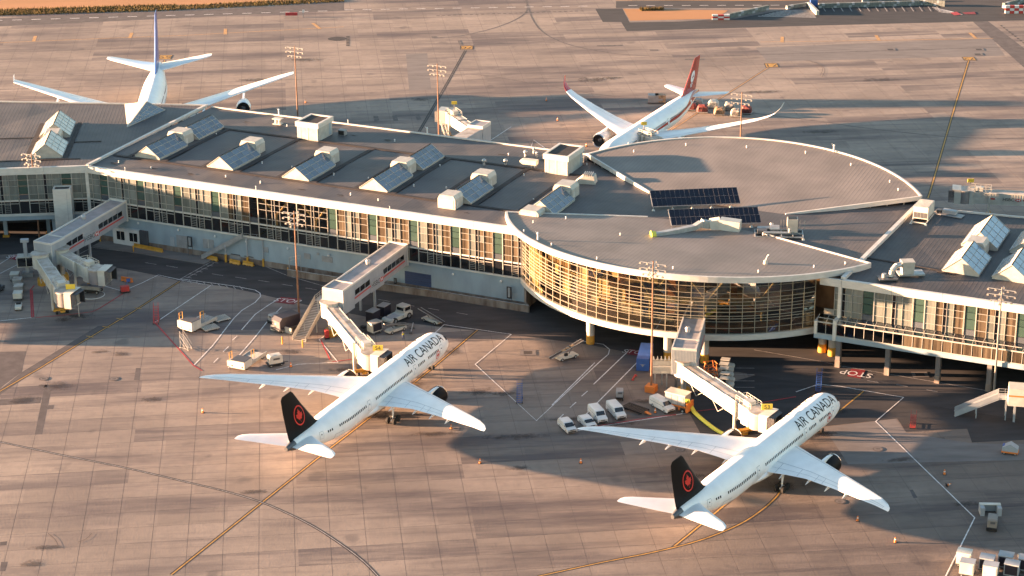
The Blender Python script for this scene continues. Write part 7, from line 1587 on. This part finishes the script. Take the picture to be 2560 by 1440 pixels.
# things round the twin bridges at far left
t = thing('red_cart', 'small red cart with blue flag at the end of the red line, left', 'cart', at(313, 731), .4); MB().boxf(-.9, .9, -.6, .6, .4, 1.5).build('red_box', M['red_paint'], t); MB().boxf(-1.1, 1.1, -.7, .7, .2, .4).build('chassis', M['fan_black'], t); MB().beam((.6, .4, 1.5), (.6, .4, 3.0), .08, .08).boxf(.6, 1.4, .38, .42, 2.2, 3.0).build('blue_flag', M['blue_paint'], t); wheels(t, (-.7, .7), .5, .2, .12)
t = thing('service_platform', 'grey service platform cart parked under the shorter bridge at far left', 'cart', at(228, 730), -.25); MB().boxf(-2.6, 2.6, -1.2, 1.2, 1.1, 1.35).build('platform', M['steel_dark'], t); MB().boxf(-2.7, 2.7, -1.3, -1.2, 1.0, 1.8).build('side_rail', M['grey_paint'], t); MB().boxf(-1.6, 1.4, -1, 1, .3, 1.1).build('engine_box', M['fan_black'], t); wheels(t, (-1.9, 1.9), 1.05, .4)
h_ = MB(); c0 = G2((232, 738)); P3 = [(c0[0]+2.6*math.cos(a*.3), c0[1]+2.6*math.sin(a*.3), .08) for a in range(-8, 10)]
h_.tube(P3, .08, 6); tag(h_.build('cable_loop_on_ground', M['white_paint']), 'white cable lying in a loop on the ground under the shorter left bridge', 'cable')
t = thing('bridge_cooling_unit', 'dark glazed cube unit on a raised stand beside the first corridor lobby', 'machine', at(70, 690), .1); MB().boxf(-2, 2, -1.3, 1.3, 2.6, 5.0).build('housing', M['cream_paint'], t); MB().boxf(-1.8, 0, -1.35, -1.3, 2.8, 4.8).boxf(.2, 1.6, -1.35, -1.3, 2.8, 4.8).build('dark_panel', M['dark_glass'], t); MB().boxf(-.4, .4, -.4, .4, 0, 8.6).build('mast', M['bridge_wall'], t); MB().boxf(-.9, .9, -.5, .5, 8.2, 8.9).build('mast_head', M['bridge_wall'], t); MB().boxf(-1.2, 1.2, -1, 1, 0, 1.0).build('base', M['grey_paint'], t)
t = thing('baggage_tug', 'dark tug cut by the left edge beside the cart train', 'tug', at(-3, 728), 1.2, 'small baggage tugs'); MB().boxf(-1.4, 1.4, -.7, .7, .35, 1.1).build('body', M['steel_dark'], t); MB().boxf(-.6, .2, -.5, .5, 1.1, 1.7).build('seat', M['fan_black'], t); wheels(t, (-.9, .9), .6, .3)
t = thing('fire_bottle', 'red wheeled extinguisher under the cable loops of bridge 54', 'extinguisher', at(817, 846), .3); MB().boxf(-.4, .4, -.5, .5, .3, 1.9).build('cabinet', M['red_paint'], t); MB().boxf(-.5, .5, -.6, .6, .0, .3).build('foot', M['fan_black'], t)
# tow bar and a worker near the nose
t = thing('tow_bar', 'white tow bar lying by the belt loaders above the left airliner nose', 'tow bar', at(1030, 824), heading((1026, 838), (1034, 808))); MB().beam((-2.6, 0, .35), (2.6, 0, .5), .16, .16).build('bar', M['galv'], t); MB().boxf(-2.9, -2.5, -.35, .35, .2, .6).build('head', M['steel_dark'], t); wheels(t, (.4,), .4, .25, .12)
def person(label, px, py, rz, shirt, legs_, group=None):
    t = thing('person', label, 'person', at(px, py), rz, group)
    me = bpy.data.meshes.new('body'); V = [(0, 0, .92), (0, 0, 1.15), (0, 0, 1.38), (0, 0, 1.52), (0, 0, 1.62), (0, .2, 1.40), (.05, .32, 1.15), (.22, .34, .98), (0, -.2, 1.40), (.12, -.3, 1.16), (.3, -.28, 1.1), (0, .1, .86), (.06, .12, .48), (0, .12, .08), (.12, .12, .04), (0, -.1, .86), (-.04, -.12, .48), (-.12, -.12, .08), (0, -.12, .04)]
    E_ = [(0, 1), (1, 2), (2, 3), (3, 4), (2, 5), (5, 6), (6, 7), (2, 8), (8, 9), (9, 10), (0, 11), (11, 12), (12, 13), (13, 14), (0, 15), (15, 16), (16, 17), (17, 18)]; R_ = [.16, .15, .17, .07, .11, .07, .05, .04, .07, .05, .04, .11, .075, .05, .05, .11, .075, .05, .05]
    me.from_pydata(V, E_, []); me.skin_vertices.new() if hasattr(me.skin_vertices, 'new') else None
    o = bpy.data.objects.new('body', me); COL.objects.link(o); o.parent = t; md = o.modifiers.new('s', 'SKIN')
    if not me.skin_vertices: me.skin_vertices.new(name='')
    for i, r in enumerate(R_): me.skin_vertices[0].data[i].radius = (r, r)
    me.skin_vertices[0].data[0].use_root = True; o.modifiers.new('u', 'SUBSURF').levels = 1; o.modifiers['u'].render_levels = 1; me.materials.append(M[shirt])
    hd = MB(); hd.sphere((.02, 0, 1.68), .105, 0, 10, 7, 1.2); hd.build('head', M['skin'], t, smooth=True); hd = MB(); hd.sphere((-.01, 0, 1.73), .115, 0, 10, 7, .8); hd.build('cap', M['cloth_blue'], t, smooth=True)
    v = MB(); v.rings([[(.19*math.cos(a*math.pi/5)*1.0, .24*math.sin(a*math.pi/5), z) for a in range(10)] for z in (1.0, 1.25, 1.44)], 0, False, False); v.build('vest', M['hivis'], t, smooth=True)
try: person('ground worker in dark blue standing by the belt loaders above the left airliner nose', 1008, 848, 2.2, 'cloth_blue', 'cloth_blue')
except Exception as ex: print('person', ex)
# netted cargo and crates behind the hall
rk = random.Random(9)
def netted(label, px, py, mat, rz, w=3.0, l=2.4, h=2.2):
    t = thing('netted_pallet', label, 'cargo pallet', at(px, py), rz, 'netted cargo pallets behind the red tailed airliner'); m_ = MB(); n = 12; rg = []
    for z, k in ((.45, 1), (.9, 1.03), (h*.7, .97), (h*.95, .8), (h*1.05, .45)):
        rg.append([(w/2*k*max(-1, min(1, 1.35*math.cos(a*math.pi*2/n)))+rk.uniform(-.1, .1), l/2*k*max(-1, min(1, 1.35*math.sin(a*math.pi*2/n)))+rk.uniform(-.1, .1), z+rk.uniform(-.1, .1)) for a in range(n)])
    m_.rings(rg); mo = m_.build('load', M[mat], t); MB().boxf(-w/2-.1, w/2+.1, -l/2-.1, l/2+.1, .3, .45).build('pallet_base', M['galv'], t)
    nt_ = MB()
    for k in range(-2, 3): nt_.beam((k*w/5, -l/2-.06, .5), (k*w/5, -l/2-.06, h*.8), .04, .04)
    for z in (.8, 1.2, 1.6): nt_.beam((-w/2, -l/2-.07, z), (w/2, -l/2-.07, z), .04, .04)
    nt_.build('net', M['fan_black'], mo); wheels(t, (-w/2+.4, w/2-.4), l/2-.2, .2, .14)
for px, py, mt, lab in ((1727, 275, 'wrap_red', 'dark red netted pallet closest to the red tailed airliner'), (1756, 281, 'wrap_red', 'dull red netted pallet in the front row'), (1798, 287, 'brown_wrap', 'tan netted pallet in the middle of the front row'), (1840, 291, 'jet_roof', 'whitish netted pallet at the right of the front row'), (1866, 284, 'wrap_red', 'dark red pallet at the far right of the cargo rows'), (1744, 265, 'grey_paint', 'grey pallet at the left of the back row'), (1783, 269, 'jet_white', 'pale wrapped pallet in the middle of the back row'), (1824, 275, 'jet_roof', 'white topped pallet at the right of the back row')):
    netted(lab, px, py, mt, math.radians(-12+rk.uniform(-6, 6)))
for i, px in enumerate((1633, 1651)):
    t = thing('cargo_crate', ('left', 'right')[i]+' grey brown crate of the pair behind the red tailed airliner', 'crate', at(px, 257), -.05, 'paired crates behind the airliner'); MB().boxf(-1.5, 1.5, -1.2, 1.2, .4, 2.5).build('box', M['grey_paint' if i == 0 else 'brown_wrap'], t); MB().boxf(-1.7, 1.7, -1.3, 1.3, .2, .4).build('pallet_base', M['steel_dark'], t); MB().boxf(-.7, .7, -1.23, -1.2, .9, 1.5).build('paper_label', M['grey_paint'], t)
# far barriers of concrete blocks
def blockwall(label, p0, p1, h, n, mat='bridge_wall', checker=False, group='concrete block walls by the far road', w=1.0):
    a, b = G2(p0), G2(p1); L = math.hypot(b[0]-a[0], b[1]-a[1]); t = thing('block_wall', label, 'wall', (a[0], a[1], 0), math.atan2(b[1]-a[1], b[0]-a[0]), group); bl = L/n; src = {}
    rows = 3 if checker else 2; h *= .62 if not checker else .8
    for j in range(rows):
        for i in range(n):
            key = ('r' if (i+j) % 2 else 'w') if checker else ('a', 'b')[(i*7+j*3) % 5 == 0]
            mt = {'r': 'orange_paint', 'w': 'white_paint', 'a': mat, 'b': 'bridge_wall'}[key]
            if checker and key == 'r': mt = 'red_paint'
            loc = (bl*(i+.5), 0, h/rows*j)
            if key not in src: src[key] = MB().boxf(-bl/2+.03, bl/2-.03, -w/2, w/2, .01, h/rows-.03).build('concrete_block', M[mt], t, loc=loc)
            else: inst(src[key], t, loc)
for lab, p0, p1, h, n, c in (('block wall slanting up right from the left checkered block', (1808, 49), (1920, 24), 2.6, 16, False), ('low block wall at the far road left of the blue bin', (1966, 23), (2030, 13), 2.0, 8, False), ('cream block wall end pointing toward the viewer beside the blue bin', (2022, 16), (2044, 38), 2.4, 8, False), ('long dark block wall behind the painted bays', (2046, 20), (2300, 13), 2.6, 34, False), ('right end of the long block wall', (2300, 12), (2362, 16), 3.2, 9, False), ('far block wall beyond the long one', (2155, 6), (2300, 3), 2.4, 18, False), ('block wall running out of frame above the right checkered block', (2508, 20), (2560, 6), 2.8, 8, False)):
    blockwall(lab, p0, p1, h, n, 'block_grey' if 'cream' not in lab else 'cream_paint')
blockwall('red and white checkered blocks at the left end of the slanting wall', (1780, 49), (1824, 49), 2.2, 3, checker=True); blockwall('red and white checkered blocks at the right edge', (2512, 33), (2580, 33), 3.4, 6, checker=True)
t = thing('blue_bin', 'blue bin on the block wall junction by the far road', 'bin', at(2034, 15), 0); MB().boxf(-1.2, 1.2, -1, 1, 0, 2.2).build('bin_body', M['blue_paint'], t); MB().boxf(-1.3, 1.3, -1.1, 1.1, 2.2, 2.35).build('lid', M['blue_paint'], t)
t = thing('taxiway_sign', 'red and white taxiway sign on a post near the far road', 'sign', at(732, 43), 0); MB().boxf(-2.4, 1.6, -.15, .15, .6, 1.6).build('sign_board', M['red_line'], t); MB().boxf(3.4, 3.6, -.1, .1, 0, 2.6).boxf(-2.5, -2.3, -.1, .1, 0, .6).build('post', M['galv'], t); g = MB(); text_flat(g, 'L 26', 1.0, (-.2, -.17, 1.3), (1, 0, 0), (0, 0, 1)); MB().boxf(3.3, 4.0, -.16, .16, 1.6, 2.5).build('lamp_box', M['white_paint'], t)

# ------------------------------------------------------------------ roof equipment
def roofthing(name, label, cat, s, t_, z=None, rz=0, group=None): x, y = PW(s, t_); return thing(name, label, cat, (x, y, RZ+.1 if z is None else z), TR+rz, group)
def solar(label, P, cols, rows, zc, tilt=1.5):
    """ballasted panel array; P = photo corners of its front-left, front-right, back-left ends"""
    a = G(*P[0], zc); b = G(*P[1], zc); c = G(*P[2], zc+tilt); rz = math.atan2(b[1]-a[1], b[0]-a[0]); L = math.hypot(b[0]-a[0], b[1]-a[1]); t = thing('solar_array', label, 'solar panels', (a[0], a[1], zc), rz, 'solar arrays on the hall roof')
    dx, dy = c[0]-a[0], c[1]-a[1]; D = abs(-dx*math.sin(rz)+dy*math.cos(rz)); skew = dx*math.cos(rz)+dy*math.sin(rz)
    pw, pd = L/cols, D/rows; src = None; ang = math.atan2(tilt, D)
    for j in range(rows):
        for i in range(cols):
            gx = .16 if i % 3 == 2 else .05; loc = (pw*i+skew*j/rows*.6, pd*j+.03*j, tilt*j/rows)
            if src is None:
                src = MB().add([(0, 0, 0), (pw-.05, 0, 0), (pw-.05, pd-.12, tilt/rows), (0, pd-.12, tilt/rows), (0, 0, -.06), (pw-.05, 0, -.06), (pw-.05, pd-.12, tilt/rows-.06), (0, pd-.12, tilt/rows-.06)], [(0, 1, 2, 3), (7, 6, 5, 4), (0, 4, 5, 1), (1, 5, 6, 2), (2, 6, 7, 3), (3, 7, 4, 0)]).build('solar_panel', M['solar'], t, loc=loc)
            else: inst(src, t, loc)
    f = MB()
    for j in range(rows+1): f.beam((skew*j/rows*.6, pd*j-.1, tilt*j/rows-.08), (L+skew*j/rows*.6, pd*j-.1, tilt*j/rows-.08), .14, .12)
    for i in range(0, cols+1, 3): f.beam((pw*i-.08, 0, -.1), (pw*i-.08+skew*.6, D, tilt-.1), .14, .14)
    f.build('array_frame', M['grey_paint'], t)
    for i in range(0, cols+1, 4): MB().taper((pw*i, -.5, -(zc-RZ)+.05), (.7, .7), (.3, .3), .35).build('ballast_foot', M['jet_white'], t); MB().boxf(pw*i-.05, pw*i+.05, -.1, .0, -(zc-RZ), -.05).build('strut', M['galv'], t)
    return t
solar('rear solar array of two rows on the hall roof', ((1633, 516), (1851, 507), (1625, 476)), 18, 2, RZ+.9, 2.2)
solar('front solar array of two rows behind the white duct', ((1680, 563), (1903, 556), (1670, 523)), 18, 2, RZ+.9, 2.2)
def ductmb(mb, P, w, h):
    P = [Vector(p) for p in P]
    for a, b in zip(P[:-1], P[1:]): mb.beam(a, b+(b-a).normalized()*.08, w, h)
P = [G(x, y, z) for x, y, z in ((1638, 588, RZ+1.0), (1690, 578, RZ+1.1), (1736, 568, RZ+1.3), (1752, 558, RZ+1.9))]
t = thing('roof_duct', 'long pale ventilation duct with yellow end in front of the solar panels', 'duct', (P[0][0], P[0][1], 0)); off = Vector((P[0][0], P[0][1], 0)); m_ = MB(); ductmb(m_, [Vector(p)-off for p in P], 1.2, 1.0); m_.build('duct_run', M['galv'], t)
MB().cyl(Vector(P[0])-off+Vector((-.9, -.2, .1)), Vector(P[0])-off+Vector((.1, 0, .1)), .95, .75, 12).build('duct_mouth', M['hose_yellow'], t)
for i in range(1, 7): q = Vector(P[0]).lerp(Vector(P[2]), i/6)-off; MB().beam((q.x-.1, q.y-1.4, q.z-.8), (q.x+.1, q.y+.6, q.z-.8), .09, .09).build('duct_support', M['galv'], t)
P = [G(x, y, z) for x, y, z in ((1754, 558, RZ+1.8), (1775, 562, RZ+1.2), (1800, 558, RZ+1.6), (1850, 565, RZ+1.4))]
t = thing('roof_duct', 'fat white air handling duct lying right of the thin duct', 'duct', (P[0][0], P[0][1], 0)); off = Vector((P[0][0], P[0][1], 0)); m_ = MB(); ductmb(m_, [Vector(p)-off for p in P[:2]], 1.5, 1.6); m_.build('inlet', M['galv'], t); m_ = MB(); ductmb(m_, [Vector(p)-off for p in P[1:3]], 2.1, 2.2); m_.build('transition', M['jet_white'], t)
m_ = MB(); ductmb(m_, [Vector(P[2])-off, Vector(P[3])-off], 2.4, 2.2); m_.build('air_handler', M['jet_white'], t)
m_ = MB(); a = Vector(P[1])-off; b = Vector(P[3])-off; m_.beam((a.x, a.y-1.2, RZ+.3), (b.x, b.y-1.2, RZ+.3), .12, .12); m_.beam((a.x, a.y-1.8, RZ+.3), (b.x, b.y-1.8, RZ+.3), .12, .12); m_.build('skid', M['galv'], t)
q = G(1953, 590, RZ); t = thing('chiller_skid', 'cluttered pipe and chiller skid with cream box right of the solar panels', 'machine', (q[0], q[1], RZ), TR+.35)
m_ = MB(); [m_.beam((-5.5, y, .5), (4.5, y, .5), .2, .25) for y in (-2.2, 0, 2.4)]; [m_.beam((x, -2.2, .5), (x, 2.4, .5), .18, .2) for x in (-5.5, -3, 0, 2.4, 4.5)]; m_.build('skid_frame', M['galv'], t); MB().boxf(-5.3, 4.3, -2.1, 2.3, .25, .42).build('drip_tray', M['fan_black'], t)
MB().boxf(1.2, 3.4, .2, 2.2, .7, 3.6).build('chiller_box', M['cream_paint'], t); MB().boxf(1.4, 3.2, .4, 2.0, 3.6, 3.7).build('fan_grille', M['fan_black'], t); MB().boxf(3.4, 3.5, .4, 2.0, 1.0, 3.2).build('side_grille', M['fan_black'], t)
m_ = MB(); m_.tube([(-3.8, -1.9, 1.4), (1.6, -1.9, 1.4), (1.6, -1.9, 2.4)], .25, 10); m_.tube([(-3.8, -1.9, .8), (-3.8, -1.9, 1.4)], .25, 10); m_.tube([(-5, 1.5, 1.2), (-2, 1.5, 1.2), (-2, 2.2, 2.0)], .4, 10); m_.build('pipework', M['galv'], t, smooth=True)
MB().cyl((-2.4, 1.0, 1.3), (-.4, 1.0, 1.3), .75, n=14).build('tank', M['galv'], t, smooth=True); MB().boxf(-5, -3, -.8, .8, .7, 1.4).build('pump_box', M['steel_dark'], t)
for x in (-5.5, 0, 4.5): MB().taper((x, -2.6, 0), (.7, .7), (.3, .3), .4).build('foot', M['jet_white'], t)
m_ = MB(); [m_.beam((x, 2.9, .5), (x, 2.9, 2.6), .07, .07) for x in (0, .6, 1.2, 4, 5)]; m_.build('rail_post', M['cream_paint'], t)
def rooftop_unit(label, px, py, rz, w=3.2, l=5.6, h=2.6):
    q = G(px, py, RZ); t = thing('rooftop_unit', label, 'air conditioner', (q[0], q[1], RZ), rz, 'rooftop air conditioning units')
    MB().boxf(-w/2, w/2, -l/2, l/2, .8, .8+h).build('housing', M['jet_white'], t); m_ = MB(); [m_.boxf(-w/2+.1, w/2-.1, -l/2+.3+.6*k, -l/2+.5+.6*k, .8+h, .9+h) for k in range(9)]; m_.build('roof_ribs', M['galv'], t)
    for k in range(4): MB().boxf(-w/2+.15+.75*k, -w/2+.8+.75*k, -l/2-.03, -l/2, 1.0, 2.2).build('grille', M['steel_dark'], t)
    m_ = MB(); [m_.beam((s*w/2, -l/2-1.4, .35), (s*w/2, l/2, .35), .2, .25) for s in (-1, 1)]; m_.beam((-w/2, -l/2-1.4, .35), (w/2, -l/2-1.4, .35), .2, .25); [m_.boxf(s*w/2-.1, s*w/2+.1, y-.1, y+.1, .4, .8) for s in (-1, 1) for y in (-l/2+.2, l/2-.2)]; m_.build('stand', M['orange_line'] if False else M['cream_paint'], t)
    for s in (-1, 1): MB().taper((s*w/2, -l/2-1.5, 0), (.6, .6), (.3, .3), .3).build('foot', M['jet_white'], t)
    return t
rooftop_unit('ribbed cream air conditioning unit beside the roof seam of the east pier', 2308, 546, TR)
q = G(2312, 518, RZ); t = thing('exhaust_cowl', 'round cream exhaust cowl behind the ribbed unit on the east pier', 'vent', (q[0], q[1], RZ), TR); MB().cyl((0, 0, .3), (0, 0, 1.8), .5, .95, 14).build('cowl', M['cream_paint'], t, smooth=True); MB().cyl((0, 0, 1.8), (0, 0, 1.9), .98, n=14).build('cowl_mouth', M['fan_black'], t)
q = G(2375, 537, RZ); t = thing('small_condenser', 'small pale condenser on a flat tray behind the glass lanterns', 'air conditioner', (q[0], q[1], RZ), TR-.1); MB().boxf(-1.6, 1.4, -.6, .7, .3, 1.1).build('housing', M['bridge_wall'], t); MB().boxf(-3.2, 3.0, -1.4, .9, .05, .2).build('tray', M['grey_paint'], t); MB().boxf(-3.0, -1.9, -.8, .6, .2, .9).build('pump', M['steel_dark'], t)
q = G(2255, 695, RZ); t = thing('duct_skid', 'curved metal duct and cream box on dark trays at the east pier roof edge', 'duct', (q[0], q[1], RZ), TR+.5)
MB().boxf(-5.0, -1.2, -2.0, .6, .2, .5).build('lower_tray', M['steel_dark'], t); MB().boxf(-.6, 4.6, -.2, 2.6, .4, .7).build('upper_tray', M['galv'], t); MB().taper((1.2, 1.0, .7), (2.2, 2.0), (2.6, 2.3), 2.6).build('intake_box', M['cream_paint'], t)
m_ = MB(); m_.tube([(-2.4, -.6, .6), (-2.2, -.4, 1.8), (-1.4, 0, 2.6), (.0, .6, 2.7)], .55, 12); m_.build('curved_duct', M['galv'], t, smooth=True); MB().cyl((-3.8, -.6, .5), (-3.8, -.6, 1.3), .45, n=12).build('fan', M['galv'], t)
for label, px, py in (('pale horizontal duct hood on stilts left of the right penthouse', 1324, 418), ):
    q = G(px, py, RZ); t = thing('duct_hood', label, 'duct', (q[0], q[1], RZ), TR+.05); side(MB(), [(-2.2, 1.3), (-1.5, .8), (1.9, .8), (1.9, 1.9), (-1.6, 1.9), (-2.2, 1.6)], -.8, .8).build('hood', M['jet_white'], t); m_ = MB(); [m_.boxf(x-.06, x+.06, y-.06, y+.06, 0, .8) for x in (.6, 1.5) for y in (-.5, .5)]; m_.build('leg', M['galv'], t)
for i, (px, py) in enumerate(((1210, 413), (1264, 413), (1314, 391), (1335, 383), (1342, 393))):
    q = G(px, py, RZ); t = thing('turbine_vent', ('left turbine vent on the roof before the right penthouse', 'second turbine vent right of the left one', 'domed vent behind the pale duct hood', 'rearmost slim vent near the pier back edge', 'small low vent beside the rearmost one')[i], 'vent', (q[0], q[1], RZ), 0, 'turbine vents on the long pier'); MB().cyl((0, 0, 0), (0, 0, .7), .3, n=10).build('neck', M['galv'], t); m_ = MB(); m_.sphere((0, 0, 1.1), .55 if i < 3 else .35, 0, 12, 7, .9); m_.build('turbine', M['galv'], t, smooth=True)
q = G(1465, 456, RZ); t = thing('roof_hatch', 'cream slanted roof hatch with grey fins right of the right penthouse', 'roof hatch', (q[0], q[1], RZ), TR+.2); side(MB(), [(-2.6, 0), (-.6, 1.7), (2.0, 1.9), (2.4, 0)], -1.5, 1.5).build('hood', M['cream_paint'], t); m_ = MB(); [m_.boxf(-.4+.45*k, -.2+.45*k, -1.2, 1.2, 1.85, 2.3) for k in range(5)]; m_.build('fins', M['galv'], t)
q = G(695, 310, RZ); t = thing('roof_stand', 'small pale twin vent with flat lid near the left penthouse', 'vent', (q[0], q[1], RZ), TR); MB().boxf(-1.1, 1.1, -.8, .8, 0, .2).build('base', M['jet_white'], t); m_ = MB(); [m_.cyl((x, 0, .2), (x, 0, 1.3), .35, n=10) for x in (-.5, .5)]; m_.build('stack', M['jet_white'], t); MB().boxf(-1.2, 1.2, -.8, .8, 1.3, 1.5).build('lid', M['jet_white'], t)
for i, (px, py) in enumerate(((856, 337), (1453, 403))):
    q = G(px, py, RZ); t = thing('dark_louvre_box', ('black fronted vent box right of the left penthouse', 'black fronted vent box right of the right penthouse')[i], 'vent', (q[0], q[1], RZ), TR, 'dark fronted vent boxes'); MB().boxf(-.9, .9, -.6, .8, 0, 1.3).build('box', M['grey_paint'], t); MB().boxf(-.75, .75, -.63, -.6, .15, 1.15).build('louvre', M['fan_black'], t)
m2 = G(2318, 500, RZ)
# unseen building added beyond the left edge so its long shadow reaches the view
wb_ = thing('unseen_west_building', 'unseen taller building with banded windows, added west of the view for its shadow', 'building', (-141, 470, 0), 0)
MB().boxf(-45, 0, -50.5, 3, 0, 19.2).build('walls', M['wall_blue'], wb_); MB().boxf(-45.4, .4, -50.9, 3.4, 19.2, 20.6).build('fascia', M['fascia'], wb_)
for z in (8, 13.5):
    for k in range(5): MB().boxf(.01, .08, -49+10.2*k, -40+10.2*k, z, z+4.2).build('window', M['pane_grey'], wb_)
MB().boxf(-8, -2, -65, -50.6, 4.2, 7.6).build('corridor', M['bridge_wall'], wb_); MB().boxf(-7, -6, -64, -63, 0, 4.2).build('leg', M['bridge_wall'], wb_)  # unseen corridor added to cast a thin band of shadow
print('objects', len(bpy.data.objects))
